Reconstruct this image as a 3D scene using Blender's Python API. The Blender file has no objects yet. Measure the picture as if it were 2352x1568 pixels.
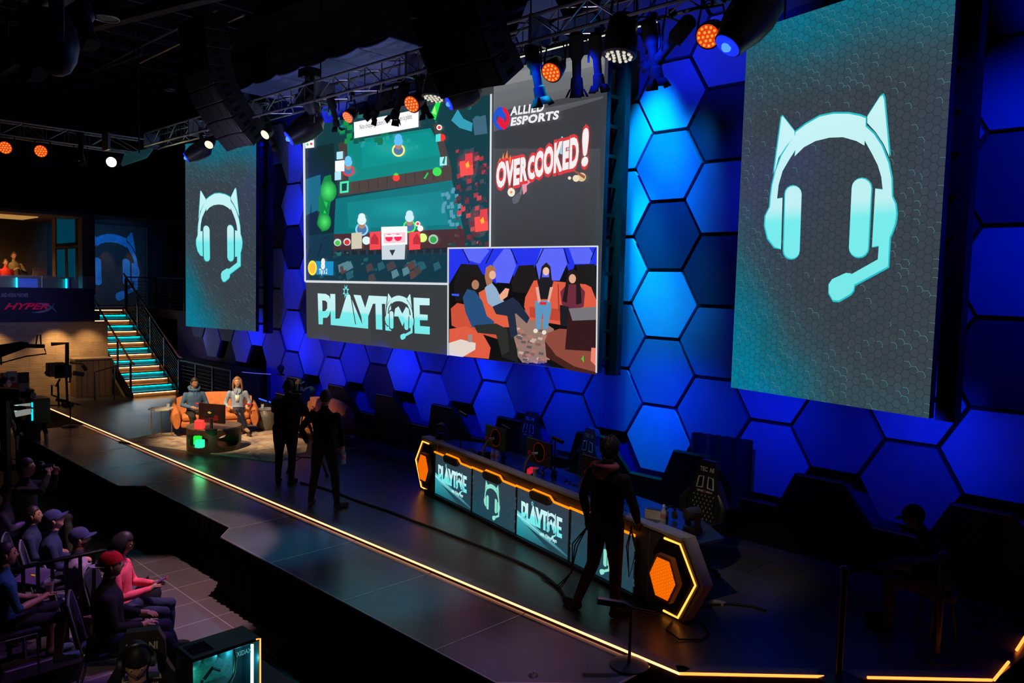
import bpy, bmesh, math, random
import numpy as np
from mathutils import Vector as V, Matrix, Euler
PI = math.pi
SC = bpy.context.scene; COL = SC.collection
# ------------------------------------------------------------------ camera, world, light, exposure
H = 3.3                       # camera height above the stage floor (stage floor is z = 0)
FPX, YAW, PITCH, ROLL = 1786.82, -0.76999, -0.07097, 0.026019
_f = np.array([math.sin(YAW)*math.cos(PITCH), math.cos(YAW)*math.cos(PITCH), math.sin(PITCH)])
_r0 = np.array([math.cos(YAW), -math.sin(YAW), 0.0]); _u0 = np.cross(_r0, _f)
_r = _r0*math.cos(ROLL)+_u0*math.sin(ROLL); _u = -_r0*math.sin(ROLL)+_u0*math.cos(ROLL)
cam = bpy.data.cameras.new('camera'); cam.lens = FPX/2352*36; cam.sensor_width = 36; cam.clip_end = 200
co = bpy.data.objects.new('camera', cam); COL.objects.link(co); SC.camera = co
M4 = Matrix([[_r[i], _u[i], -_f[i], (0, 0, H)[i]] for i in range(3)]+[[0, 0, 0, 1]]); co.matrix_world = M4
SC.view_settings.view_transform = 'Standard'; SC.view_settings.look = 'None'
SC.view_settings.exposure = 0.0; SC.view_settings.gamma = 1.0; SC.view_settings.use_curve_mapping = False
w = bpy.data.worlds.new('world'); SC.world = w; w.use_nodes = True
w.node_tree.nodes['Background'].inputs[0].default_value = (0.05, 0.06, 0.16, 1)
w.node_tree.nodes['Background'].inputs[1].default_value = 0.006
SC.cycles.max_bounces = 6; SC.cycles.diffuse_bounces = 3; SC.cycles.glossy_bounces = 3
SC.cycles.transparent_max_bounces = 8; SC.cycles.caustics_reflective = False; SC.cycles.caustics_refractive = False
SC.cycles.use_denoising = True; SC.cycles.sample_clamp_indirect = 3.0

def spot(loc, to, energy, color, size_deg, blend=0.5, r=0.08, name='stage_or_fill_spot'):
    L = bpy.data.lights.new(name, 'SPOT'); L.energy = energy; L.color = color
    L.spot_size = math.radians(size_deg); L.spot_blend = blend; L.shadow_soft_size = r
    o = bpy.data.objects.new(name, L); COL.objects.link(o); o.location = loc
    o.rotation_euler = (V(to)-V(loc)).to_track_quat('-Z', 'Y').to_euler(); return o
def area(loc, to, energy, color, sx, sy, spread=180, name='area_fill'):
    L = bpy.data.lights.new(name, 'AREA'); L.energy = energy; L.color = color; L.shape = 'RECTANGLE'
    L.size = sx; L.size_y = sy; L.spread = math.radians(spread)
    o = bpy.data.objects.new(name, L); COL.objects.link(o); o.location = loc
    o.rotation_euler = (V(to)-V(loc)).to_track_quat('-Z', 'Y').to_euler(); return o
BLUE = (0.0, 0.022, 1.0); DBLUE = (0.004, 0.006, 1.0); CYAN = (0.0, 0.55, 1.0); WARM = (1.0, 0.72, 0.42); PURP = (0.42, 0.16, 1.0)
# blue wash over the hexagon wall: lamps over the screens, added spots without fixtures under them
for x in (-20.4, -16.6, -15.7, -14.9, -6.7, -5.9, -5.0, -1.7, -.5, .8):
    spot((x+.1, 6.9, 6.0), (x, 9.6, 4.3), 290, BLUE, 68, .9, .05)
for x in (-18, -12, -9, -3.6): spot((x, 9.1, 7.1), (x, 9.6, 5.0), 60, BLUE, 80, 1, .05)
for x in (-18.5, -16.4, -14.3, -12.3, -10.3, -8.3, -6.3, -4.6, -2.8):
    spot((x+.2, 8.5, 2.0), (x, 9.7, 1.45), 34 if x > -5 else 60, BLUE, 125, 1, .05)
# cyan beams grazing the wall between the centre and the right screen, and some under the centre screen
spot((-6.4, 8.85, 7.3), (-6.62, 9.55, 4.3), 1100, CYAN, 42, .8, .1)
spot((-6.6, 8.7, 6.4), (-6.75, 9.55, 3.2), 800, (0, .75, 1), 30, .9, .1)
spot((-5.6, 8.6, 6.9), (-6.05, 9.55, 4.6), 300, (0, .5, 1), 36, .9, .1)
spot((-12.3, 8.95, 2.2), (-12.55, 9.55, 1.75), 12, CYAN, 80, 1, .1)
spot((-9.4, 8.95, 2.2), (-9.6, 9.55, 1.6), 12, CYAN, 90, 1, .1)
spot((-14.3, 8.2, 3.4), (-14.6, 9.5, 1.5), 10, (.3, .2, 1), 70, 1, .1)
spot((-6.9, 6.6, 6.0), (-6.3, 9.5, 3.6), 420, (0, .7, 1), 30, 1, .1)
spot((-6.9, 6.6, 6.0), (-6.2, 9.5, 5.4), 300, (0, .6, 1), 24, 1, .1)
for x in (-16, -13.4, -10.6, -8, -5.4, -2.8): spot((x, 6.4, 4.9), (x, 7.1, 6.4), 30, (.8, .7, .9), 100, 1, .03)  # fill spots added below the truss to brighten it, no fixtures
area((-12.4, 6.4, 4.9), (-12.4, 8.2, 7.0), 34, (.42, .46, 1), 5, .4)  # added area fill for the ceiling cloud, no fixture
for x in (-16.6, -15.8, -15.0, -6.5, -5.4, -1.2, .6): spot((x, 7.6, 5.9), (x, 9.6, 6.6), 90, BLUE, 62, 1, .05)
for x in (-13.5, -10, -7, -4.2): spot((x, 9.3, 7.2), (x+.3, 7.6, 8.6), 26, DBLUE, 110, 1, .05)
spot((-6.6, 7.6, 4.4), (-5.5, 2.5, .7), 60, (.1, .75, .9), 14, 1, .1)  # added teal spot on the computer tower, standing in for screen reflection
# warm key on the sofa set, faint light on the desk and the apron
spot((-12.0, 3.2, 6.6), (-15.3, 7.4, 0.5), 4400, WARM, 24, .6, .1)
spot((-17.5, 4.0, 6.6), (-15.2, 7.6, 0.6), 1600, WARM, 26, .6, .1)
spot((-3.0, 3.0, 6.6), (-4.3, 7.6, 0.7), 420, (1, .75, .5), 17, .8, .1)
spot((-8.0, 2.6, 6.6), (-7.0, 6.6, 0.2), 420, (1, .78, .55), 30, 1, .1)
# spots added on the apron and stage floor, teal ones for screen reflections
for x, y, e, c in ((-16.5, 5.2, 420, (.9, .62, .36)), (-14, 5.0, 1150, (.03, .5, .75)), (-11.2, 5.0, 1200, (.03, .5, .78)), (-8.6, 4.9, 1250, (.04, .45, .85)), (-6.6, 5.0, 1450, (.02, .6, .85)), (-4.4, 4.9, 650, (.75, .35, .8)), (-18.6, 7.4, 420, (.02, .42, .62)), (-11.5, 8.2, 60, (.1, .12, 1)), (-8.0, 6.8, 260, (1, .8, .6))):
    spot((x, 7.4, 6.1), (x, y+.1, 0), e*.9, c, 17, 1, .1)
# purple and pink light on the audience
spot((-8.0, 5.6, 5.6), (-8.9, 2.6, 0.2), 700, PURP, 40, .8, .12)
spot((-13, 6.0, 5.6), (-10.6, 2.8, 0.2), 620, PURP, 30, .7, .12)
spot((-6.2, 5.4, 5.6), (-8.3, 2.6, .3), 240, (1, .45, .4), 24, .8, .06)
spot((-8.3, 5.0, 6.2), (-9.9, 3.5, -.8), 1500, (1, .55, .6), 29, .3, .06)
spot((-12.0, 6.5, 6.0), (-11.2, 2.9, .8), 160, (1, .7, .45), 14, .6, .06)
# ------------------------------------------------------------------ photo pixel -> place
def ray(x, y): return _f+_r*(x-1176)/FPX-_u*(y-784)/FPX
def onz(x, y, z=0.0):
    d = ray(x, y); k = (z-H)/d[2]; return V((d[0]*k, d[1]*k, z))
def ony(x, y, Y):
    d = ray(x, y); k = Y/d[1]; return V((d[0]*k, Y, H+d[2]*k))
def onx(x, y, X):
    d = ray(x, y); k = X/d[0]; return V((X, d[1]*k, H+d[2]*k))
def ond(x, y, D):
    d = ray(x, y); k = D/math.hypot(d[0], d[1]); return V((d[0]*k, d[1]*k, H+d[2]*k))
class Plane:      # a vertical plane; uv in metres from its origin
    def __init__(s, org, ang): s.o = V(org); s.a = ang; s.u = V((math.cos(ang), math.sin(ang), 0)); s.n = V((-math.sin(ang), math.cos(ang), 0))
    def hit(s, x, y):
        d = V(ray(x, y)); c = V((0, 0, H)); k = ((s.o-c).dot(s.n))/d.dot(s.n); return c+d*k
    def uv(s, x, y): p = s.hit(x, y)-s.o; return (p.dot(s.u), p.z)
# ------------------------------------------------------------------ materials
def nodes(m): m.use_nodes = True; return m.node_tree, m.node_tree.nodes['Principled BSDF']
def mat(name, col, rough=.6, metal=0.0, emit=None, es=1.0, noise=.18, scale=6.0, spec=.5, alpha=1.0, bump=0.0, bscale=60., trans=0.0):
    m = bpy.data.materials.new(name); nt, b = nodes(m); N = nt.nodes; L = nt.links
    b.inputs['Base Color'].default_value = (*col, 1); b.inputs['Roughness'].default_value = rough
    b.inputs['Metallic'].default_value = metal; b.inputs['Specular IOR Level'].default_value = spec
    if noise:
        tc = N.new('ShaderNodeTexCoord'); n = N.new('ShaderNodeTexNoise'); n.inputs['Scale'].default_value = scale; n.inputs['Detail'].default_value = 4
        r = N.new('ShaderNodeValToRGB'); c = r.color_ramp
        c.elements[0].position = .3; c.elements[1].position = .7
        c.elements[0].color = (*[x*(1-noise) for x in col], 1); c.elements[1].color = (*[min(1, x*(1+noise)) for x in col], 1)
        L.new(tc.outputs['Object'], n.inputs['Vector']); L.new(n.outputs['Fac'], r.inputs['Fac']); L.new(r.outputs['Color'], b.inputs['Base Color'])
    if bump:
        tc = N.new('ShaderNodeTexCoord'); n = N.new('ShaderNodeTexNoise'); n.inputs['Scale'].default_value = bscale
        bp = N.new('ShaderNodeBump'); bp.inputs['Strength'].default_value = bump; bp.inputs['Distance'].default_value = .02
        L.new(tc.outputs['Object'], n.inputs['Vector']); L.new(n.outputs['Fac'], bp.inputs['Height']); L.new(bp.outputs['Normal'], b.inputs['Normal'])
    if emit: b.inputs['Emission Color'].default_value = (*emit, 1); b.inputs['Emission Strength'].default_value = es
    if alpha < 1: b.inputs['Alpha'].default_value = alpha
    if trans: b.inputs['Transmission Weight'].default_value = trans
    return m
def glow(name, col, s=1.0): return mat(name, (0.01, 0.01, 0.01), .5, 0, col, s, 0)
def srgb(r, g, b):
    f = lambda c: (c/255/12.92) if c/255 <= .04045 else ((c/255+.055)/1.055)**2.4
    return (f(r), f(g), f(b))
black = mat('black_metal', (.012, .012, .014), .45, .3); blackp = mat('black_plastic', (.010, .010, .012), .38)
matte = mat('matte_black', (.008, .008, .009), .9, spec=.1); steel = mat('truss_aluminium', (.33, .33, .36), .32, .85)
dgrey = mat('dark_grey', (.03, .03, .034), .55); chrome = mat('chrome', (.6, .6, .6), .15, 1); cable = mat('cable_rubber', (.006, .006, .007), .7)
white = mat('white_plastic', (.75, .75, .75), .4); redp = mat('red_plastic', (.55, .01, .02), .35)
glass = mat('clear_glass', (.9, .95, 1), .03, 0, noise=0, alpha=.16, spec=.8)
# ------------------------------------------------------------------ mesh builder
class M:
    def __init__(s): s.v = []; s.f = []; s.m = []; s.c = []; s.uv = None
    def add(s, vs, fs, mi=0):
        o = len(s.v); s.v += [tuple(p) for p in vs]; s.f += [tuple(o+i for i in f) for f in fs]; s.m += [mi]*len(fs); return s
    def box(s, c, d, rz=0.0, mi=0, rx=0.0, ry=0.0):
        R = Euler((rx, ry, rz)).to_matrix(); c = V(c)
        vs = [c+R @ V((x*d[0]/2, y*d[1]/2, z*d[2]/2)) for x in (-1, 1) for y in (-1, 1) for z in (-1, 1)]
        return s.add(vs, [(0, 1, 3, 2), (4, 6, 7, 5), (0, 4, 5, 1), (2, 3, 7, 6), (0, 2, 6, 4), (1, 5, 7, 3)], mi)
    def rings(s, rs, mi=0, cap=True, closed=False):
        n = len(rs[0]); vs = [p for r in rs for p in r]; fs = []
        k = len(rs)
        for i in range(k if closed else k-1):
            a, b = i*n, ((i+1) % k)*n
            for j in range(n): fs.append((a+j, a+(j+1) % n, b+(j+1) % n, b+j))
        if cap and not closed: fs.append(tuple(reversed(range(n)))); fs.append(tuple(range((k-1)*n, k*n)))
        return s.add(vs, fs, mi)
    def cyl(s, p0, p1, r0, r1=None, n=10, mi=0, cap=True):
        return s.tube([p0, p1], [r0, r0 if r1 is None else r1], n, mi, cap)
    def tube(s, pts, r, n=8, mi=0, cap=True, closed=False, sx=1.0, up=None):
        pts = [V(p) for p in pts]; k = len(pts)
        if not hasattr(r, '__len__'): r = [r]*k
        rs = []; prev = None
        for i, p in enumerate(pts):
            a = pts[(i-1) % k] if (i or closed) else p; b = pts[(i+1) % k] if (i < k-1 or closed) else p
            t = (b-a).normalized()
            if t.length < .5: t = V((0, 0, 1))
            if prev is None:
                q = V(up) if up else (V((0, 0, 1)) if abs(t.z) < .95 else V((1, 0, 0)))
            else: q = prev
            x = t.cross(q)
            if x.length < 1e-5: x = t.cross(V((1, 0.1, 0)))
            x.normalize(); y = x.cross(t).normalized(); prev = y
            rs.append([p+(x*math.cos(2*PI*j/n)*sx+y*math.sin(2*PI*j/n))*r[i] for j in range(n)])
        return s.rings(rs, mi, cap, closed)
    def sph(s, c, r, n=12, mi=0, R=None):
        c = V(c); r = V((r, r, r)) if not hasattr(r, '__len__') else V(r); rs = []
        for i in range(1, n//2+1):
            th = PI*i/(n//2+1); ring = []
            for j in range(n):
                q = V((math.sin(th)*math.cos(2*PI*j/n)*r.x, math.sin(th)*math.sin(2*PI*j/n)*r.y, -math.cos(th)*r.z))
                ring.append(c+(R @ q if R else q))
            rs.append(ring)
        return s.rings(rs, mi)
    def lathe(s, c, prof, n=20, mi=0, ax=(0, 0, 1)):
        ax = V(ax).normalized(); q = V((1, 0, 0)) if abs(ax.x) < .8 else V((0, 1, 0)); x = ax.cross(q).normalized(); y = ax.cross(x); c = V(c)
        return s.rings([[c+ax*z+(x*math.cos(2*PI*j/n)+y*math.sin(2*PI*j/n))*r for j in range(n)] for r, z in prof], mi)
    def prism(s, poly, z0, z1, mi=0, fr=None, side=None):     # polygon in (a,b), extruded along third axis; fr maps (a,b,c)->xyz
        fr = fr or (lambda a, b, c: (a, b, c)); n = len(poly)
        vs = [fr(a, b, z0) for a, b in poly]+[fr(a, b, z1) for a, b in poly]
        s.add(vs, [tuple(reversed(range(n))), tuple(range(n, 2*n))], mi)
        return s.add(vs, [(i, (i+1) % n, n+(i+1) % n, n+i) for i in range(n)], mi if side is None else side)
    def face(s, pts, mi=0): return s.add(pts, [tuple(range(len(pts)))], mi)
    def build(s, name, mats, parent=None, smooth=35, bevel=0.0, kind=None, fix=True):
        me = bpy.data.meshes.new(name); me.from_pydata(s.v, [], s.f)
        if not hasattr(mats, '__len__'): mats = [mats]
        for m in mats: me.materials.append(m)
        me.polygons.foreach_set('material_index', s.m)
        if fix:
            bm = bmesh.new(); bm.from_mesh(me); bmesh.ops.recalc_face_normals(bm, faces=bm.faces); bm.to_mesh(me); bm.free()
        if smooth:
            me.polygons.foreach_set('use_smooth', [True]*len(me.polygons)); me.set_sharp_from_angle(angle=math.radians(smooth))
        me.update()
        o = bpy.data.objects.new(name, me); COL.objects.link(o)
        if parent: o.parent = parent
        if bevel:
            b = o.modifiers.new('bevel', 'BEVEL'); b.width = bevel; b.segments = 2; b.limit_method = 'ANGLE'
        if kind: o['kind'] = kind
        return o
def thing(name, label, cat, loc=(0, 0, 0), rz=0.0, group=None, rot=None):
    o = bpy.data.objects.new(name, None); COL.objects.link(o); o.location = loc; o.rotation_euler = rot or (0, 0, rz)
    o['label'] = label; o['category'] = cat; o.empty_display_size = .1
    if group: o['group'] = group
    return o
def tag(o, label, cat, group=None):
    o['label'] = label; o['category'] = cat
    if group: o['group'] = group
    return o
def dup(src, loc=None, rz=None, label=None, group=None, rot=None):
    r = src.copy(); COL.objects.link(r)
    if loc is not None: r.location = loc
    if rot is not None: r.rotation_euler = rot
    elif rz is not None: r.rotation_euler = (0, 0, rz)
    if label: r['label'] = label
    if group: r['group'] = group
    for ch in list(src.children):
        c = ch.copy(); COL.objects.link(c); c.parent = r
        for g in ch.children:
            d = g.copy(); COL.objects.link(d); d.parent = c
    return r
def struct(o, **k): o['kind'] = 'structure'; return o
def arc(cx, cy, r, a0, a1, n, ry=None): return [(cx+r*math.cos(math.radians(a0+(a1-a0)*i/n)), cy+(ry or r)*math.sin(math.radians(a0+(a1-a0)*i/n))) for i in range(n+1)]
# ================================================================== the setting
def brickmat(name, c1, c2, cm, bw, bh, mortar, rough, offs=.5, rvar=.08, axis='XY', bump=.3, spec=.5, noise_col=0.25, nscale=1.5):
    m = bpy.data.materials.new(name); nt, b = nodes(m); N = nt.nodes; L = nt.links
    tc = N.new('ShaderNodeTexCoord'); mp = N.new('ShaderNodeMapping'); br = N.new('ShaderNodeTexBrick')
    if axis == 'XZ': mp.inputs['Rotation'].default_value = (PI/2, 0, 0)
    if axis == 'YZ':
        sep = N.new('ShaderNodeSeparateXYZ'); cmb = N.new('ShaderNodeCombineXYZ')
        L.new(tc.outputs['Object'], sep.inputs[0]); L.new(sep.outputs[1], cmb.inputs[0]); L.new(sep.outputs[2], cmb.inputs[1]); L.new(cmb.outputs[0], br.inputs['Vector'])
    else:
        L.new(tc.outputs['Object'], mp.inputs['Vector']); L.new(mp.outputs['Vector'], br.inputs['Vector'])
    br.offset = offs; br.inputs['Scale'].default_value = 1; br.inputs['Brick Width'].default_value = bw; br.inputs['Row Height'].default_value = bh
    br.inputs['Mortar Size'].default_value = mortar; br.inputs['Mortar Smooth'].default_value = .1
    br.inputs['Color1'].default_value = (*c1, 1); br.inputs['Color2'].default_value = (*c2, 1); br.inputs['Mortar'].default_value = (*cm, 1)
    n = N.new('ShaderNodeTexNoise'); n.inputs['Scale'].default_value = nscale; n.inputs['Detail'].default_value = 6; L.new(tc.outputs['Object'], n.inputs['Vector'])
    mr = N.new('ShaderNodeMapRange'); mr.inputs['To Min'].default_value = 1-noise_col; mr.inputs['To Max'].default_value = 1+noise_col; L.new(n.outputs['Fac'], mr.inputs['Value'])
    mx = N.new('ShaderNodeVectorMath'); mx.operation = 'SCALE'; L.new(br.outputs['Color'], mx.inputs[0]); L.new(mr.outputs[0], mx.inputs['Scale']); L.new(mx.outputs[0], b.inputs['Base Color'])
    r2 = N.new('ShaderNodeMapRange'); r2.inputs['To Min'].default_value = rough-rvar; r2.inputs['To Max'].default_value = rough+rvar; L.new(n.outputs['Fac'], r2.inputs['Value']); L.new(r2.outputs[0], b.inputs['Roughness'])
    bp = N.new('ShaderNodeBump'); bp.inputs['Strength'].default_value = bump; bp.inputs['Distance'].default_value = .01; bp.invert = True
    L.new(br.outputs['Fac'], bp.inputs['Height']); L.new(bp.outputs['Normal'], b.inputs['Normal']); b.inputs['Specular IOR Level'].default_value = spec
    return m
tile = brickmat('stage_tile', (.055, .053, .05), (.075, .072, .068), (.012, .012, .012), 1.2, .6, .004, .36, noise_col=.35)
atile = brickmat('hall_tile', (.105, .095, .095), (.125, .115, .112), (.33, .30, .30), .595, .595, .006, .5, offs=0, bump=.1, noise_col=.15)
brick = brickmat('stacked_brick', (.36, .27, .19), (.44, .34, .24), (.2, .15, .1), .62, .045, .004, .75, axis='YZ', bump=.8, noise_col=.3, nscale=5)
planks = brickmat('stair_planks', (.20, .14, .085), (.25, .18, .11), (.03, .02, .012), .15, 9, .006, .6, offs=0, axis='XZ')
planksY = brickmat('counter_planks', (.20, .14, .085), (.25, .18, .11), (.03, .02, .012), .15, 9, .006, .6, offs=0, axis='YZ')
deckm = mat('deck_laminate', (.085, .088, .095), .26, 0, noise=.12, scale=2.5, spec=.6, bump=.03, bscale=9)
trimm = mat('aluminium_edge', (.42, .40, .38), .4, .7)
curtain = mat('black_curtain', (.006, .006, .007), .85, spec=.15)
darkwall = mat('dark_painted_wall', (.012, .013, .022), .85, spec=.2)
midwall = mat('charcoal_wall', (.05, .047, .05), .8); tanwall = mat('warm_wall', (.22, .15, .08), .7)
led_or = glow('orange_led', (1, .19, .03), 3.5); led_orl = glow('orange_light_panel', (1, .21, .0), 1.6); led_pk = glow('salmon_led', (1, .36, .16), 3.0)
led_cy = glow('cyan_led', (.0, .62, .95), 24); led_wm = glow('amber_led', (1, .42, .12), 18); led_bl = glow('blue_led', (.02, .05, 1), 3)

# floor of the stage
e1 = onz(1560, 1552); e2 = onz(2278, 1566); YL = 5.70
led_path = [V((-21.2, YL, 0)), V((e1.x, YL, 0)), e2, V((-1.3, 9.4, 0))]
fl = M(); poly = [(-27, YL), (e1.x, YL), (e2.x, e2.y), (-1.3, 9.4), (3.2, 9.9), (3.2, 10.6), (-27, 10.6)]
fl.prism(poly, -.85, 0); o = struct(fl.build('floor', tile))
ts = M(); ts.prism([(-30, -6), (8, -6), (8, 9.7), (-1.3, 9.7), (e2.x-.02, e2.y-.1), (e1.x, YL-.02), (-30, YL-.02)], -.9, -.8)
struct(ts.build('floor_hall', atile))
# light strip along the stage edge (one thing, a tube in a channel, in the photo's three runs)
ls = thing('edge_light_strip', 'glowing orange led strip running along the front edge of the stage', 'led strip', (0, 0, 0))
t = M(); t.tube([p+V((0, -.005, .018)) for p in led_path[:2]], .011, 6); t.build('light_run', led_pk, ls)
a_ = led_path[1]; b_ = led_path[2]; t = M(); t.tube([a_+(b_-a_)*.0+V((0, 0, .018)), a_+(b_-a_)*.52+V((0, 0, .018))], .012, 6); t.tube([a_+(b_-a_)*.60+V((0, 0, .018)), b_+V((0, 0, .018))], .012, 6); t.build('light_run', led_or, ls)
t = M(); c0 = onz(2283, 1566); c1 = onz(2316, 1525); c2 = onz(2335, 1497); c3 = onz(2356, 1464)
t.tube([c0+V((0, 0, .02)), c1+V((0, 0, .02))], .014, 6); t.tube([c2+V((0, 0, .02)), c3+V((0, 0, .02))], .014, 6); t.build('light_run', led_or, ls)
t = M(); q = [led_path[0], led_path[1], led_path[2]]
for a, b in zip(q, q[1:]):
    d = (b-a).normalized(); n = V((-d.y, d.x, 0)); t.add([a+n*.01+V((0, 0, .0)), b+n*.01, b+n*.17, a+n*.17, a+n*.01+V((0, 0, .006)), b+n*.01+V((0, 0, .006)), b+n*.17+V((0, 0, .006)), a+n*.17+V((0, 0, .006))], [(0, 1, 2, 3), (7, 6, 5, 4), (0, 4, 5, 1), (1, 5, 6, 2), (2, 6, 7, 3), (3, 7, 4, 0)])
t.build('metal_channel', mat('edge_plate', (.16, .15, .16), .5, .2), ls)

# the apron: deck panels on a riser with a pleated skirt
ap = thing('stage_apron', 'dark glossy deck panels joined in front of the stage over a black pleated skirt', 'stage platform', (0, 0, 0))
xs = [-3.70, -5.20, -6.68, -8.18, -9.67, -11.16, -12.64, -14.13, -15.62, -17.2, -18.6]
front = [(-3.70, 5.2), (-4.41, 4.46), (-9.44, 4.46), (-9.73, 4.72), (-12.57, 4.70), (-12.83, 4.38), (-18.65, 4.36)]
def yfront(x):
    for (xa, ya), (xb, yb) in zip(front, front[1:]):
        if xb <= x <= xa: return ya+(yb-ya)*(x-xa)/(xb-xa)
    return front[-1][1]
for a, b in zip(xs, xs[1:]):
    g = .006; pts = [(a-g, 5.66), (b+g, 5.66)]+[(x, yfront(x)+.012) for x in sorted({b+g, a-g, *[f[0] for f in front if b+g < f[0] < a-g]})]
    t = M(); t.prism(pts, -.10, -.004); t.build('deck_panel', deckm, ap, bevel=.002)
for x in xs[1:-1]:
    t = M(); t.box((x, (5.6+yfront(x))/2, -.02), (.016, 5.6-yfront(x), .036)); t.build('joint_trim', trimm, ap)
t = M()
for a, b in zip(front, front[1:]): t.tube([(a[0], a[1]+.006, -.012), (b[0], b[1]+.006, -.012)], .012, 6)
t.tube([(-3.7, 5.2, -.012), (-3.7, 5.66, -.012)], .011, 6); t.tube([(-18.65, 4.36, -.012), (-18.6, 5.66, -.012)], .010, 6); t.tube([(-3.7, 5.585, -.004), (-18.6, 5.585, -.004)], .006, 4)
t.build('edge_trim', trimm, ap)
t = M(); sk = []
for a, b in zip([(-3.70, 5.66)]+front, front+[(-18.6, 5.66)]):
    n = max(2, int(math.hypot(b[0]-a[0], b[1]-a[1])/.035)); d = V((b[0]-a[0], b[1]-a[1], 0)).normalized(); nn = V((-d.y, d.x, 0))
    for i in range(n):
        k = len(sk); w_ = .014*math.sin(k*2.1)+.008*math.sin(k*.77)-.02
        sk.append((a[0]+(b[0]-a[0])*i/n+nn.x*-w_, a[1]+(b[1]-a[1])*i/n-nn.y*w_))
vs = [(x, y, -.03) for x, y in sk]+[(x, y, -.8) for x, y in sk]; n = len(sk)
t.add(vs, [(i, i+1, n+i+1, n+i) for i in range(n-1)]); t.build('skirt', curtain, ap, fix=False)

# ---- hexagon wall
S = .57; X0 = -6.554; Z0 = -1.6822+H; HH = S*math.sqrt(3)*.9973; YW = 9.576
wb = thing('wall_back', '', 'wall'); del wb['label']; del wb['category']; struct(wb)
pan_mats = [mat('blue_panel_lit', (.30, .42, .80), .55, noise=.04), mat('blue_panel_half_lit', (.13, .19, .42), .5, noise=.04), mat('blue_panel_shaded', (.015, .025, .09), .5, noise=.04)]  # brightness from panel tilt and wash light put into three base colours
pframe = mat('panel_frame', (.01, .011, .015), .6)
t = M(); t.box((-7.5, 9.97, 3.6), (21.8, .1, 7.8)); t.build('backing_wall', mat('recess_blue_wall', (.10, .13, .5), .7), wb)
def hexp(t_, v, s, inset):   # hexagon column t_ (left flat corner), lower edge row v
    cx = X0+(t_+.5)*S; cz = Z0+(v+.5)*HH; r = s*S-inset; h = HH/2*s-inset*.87
    return [(cx-r, cz), (cx-r/2, cz-h), (cx+r/2, cz-h), (cx+r, cz), (cx+r/2, cz+h), (cx-r/2, cz+h)]
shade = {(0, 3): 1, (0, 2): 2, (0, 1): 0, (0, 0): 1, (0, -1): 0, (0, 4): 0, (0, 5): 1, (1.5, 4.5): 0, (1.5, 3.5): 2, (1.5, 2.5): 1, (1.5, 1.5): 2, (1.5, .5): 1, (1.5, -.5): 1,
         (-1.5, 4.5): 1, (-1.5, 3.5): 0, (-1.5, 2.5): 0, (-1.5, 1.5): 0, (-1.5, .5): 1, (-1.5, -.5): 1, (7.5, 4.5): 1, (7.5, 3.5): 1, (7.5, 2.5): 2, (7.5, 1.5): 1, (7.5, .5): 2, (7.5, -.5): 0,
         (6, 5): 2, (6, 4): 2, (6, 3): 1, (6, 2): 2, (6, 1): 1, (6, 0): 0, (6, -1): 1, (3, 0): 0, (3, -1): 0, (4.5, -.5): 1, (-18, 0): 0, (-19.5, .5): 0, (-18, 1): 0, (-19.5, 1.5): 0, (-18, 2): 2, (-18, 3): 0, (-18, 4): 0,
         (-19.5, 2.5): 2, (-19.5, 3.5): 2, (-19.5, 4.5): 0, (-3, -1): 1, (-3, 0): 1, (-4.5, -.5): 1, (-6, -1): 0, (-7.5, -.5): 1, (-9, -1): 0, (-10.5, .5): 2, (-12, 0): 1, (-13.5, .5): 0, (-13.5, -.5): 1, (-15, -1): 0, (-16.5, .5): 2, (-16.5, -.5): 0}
cells = []; tt = -27.0
while tt <= 10.6:
    odd = abs((tt/3) % 1-.5) < .1
    vb = -.5 if odd else (-1 if tt >= -18 else 0)
    v = vb
    while v < 6: cells.append((tt, v)); v += 1
    tt += 1.5
cells.sort(key=lambda c: math.hypot(X0+c[0]*S, 9.6)+abs(c[1]-1)*.3); rnd = random.Random(4)
frA = lambda a, b, c: (a, c, b)
merged = M()
for i, (a, v) in enumerate(cells):
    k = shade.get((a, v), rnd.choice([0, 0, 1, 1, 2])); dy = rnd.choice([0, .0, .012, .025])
    if i < 99:
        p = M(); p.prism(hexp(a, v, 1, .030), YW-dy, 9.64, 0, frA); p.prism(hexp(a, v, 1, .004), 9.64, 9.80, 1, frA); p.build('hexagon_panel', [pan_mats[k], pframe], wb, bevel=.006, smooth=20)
    else:
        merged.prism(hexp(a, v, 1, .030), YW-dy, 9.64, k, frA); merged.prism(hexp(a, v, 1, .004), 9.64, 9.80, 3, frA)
o = merged.build('far_hexagon_panels', pan_mats+[pframe], wb, smooth=20); o['kind'] = 'stuff'
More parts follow.
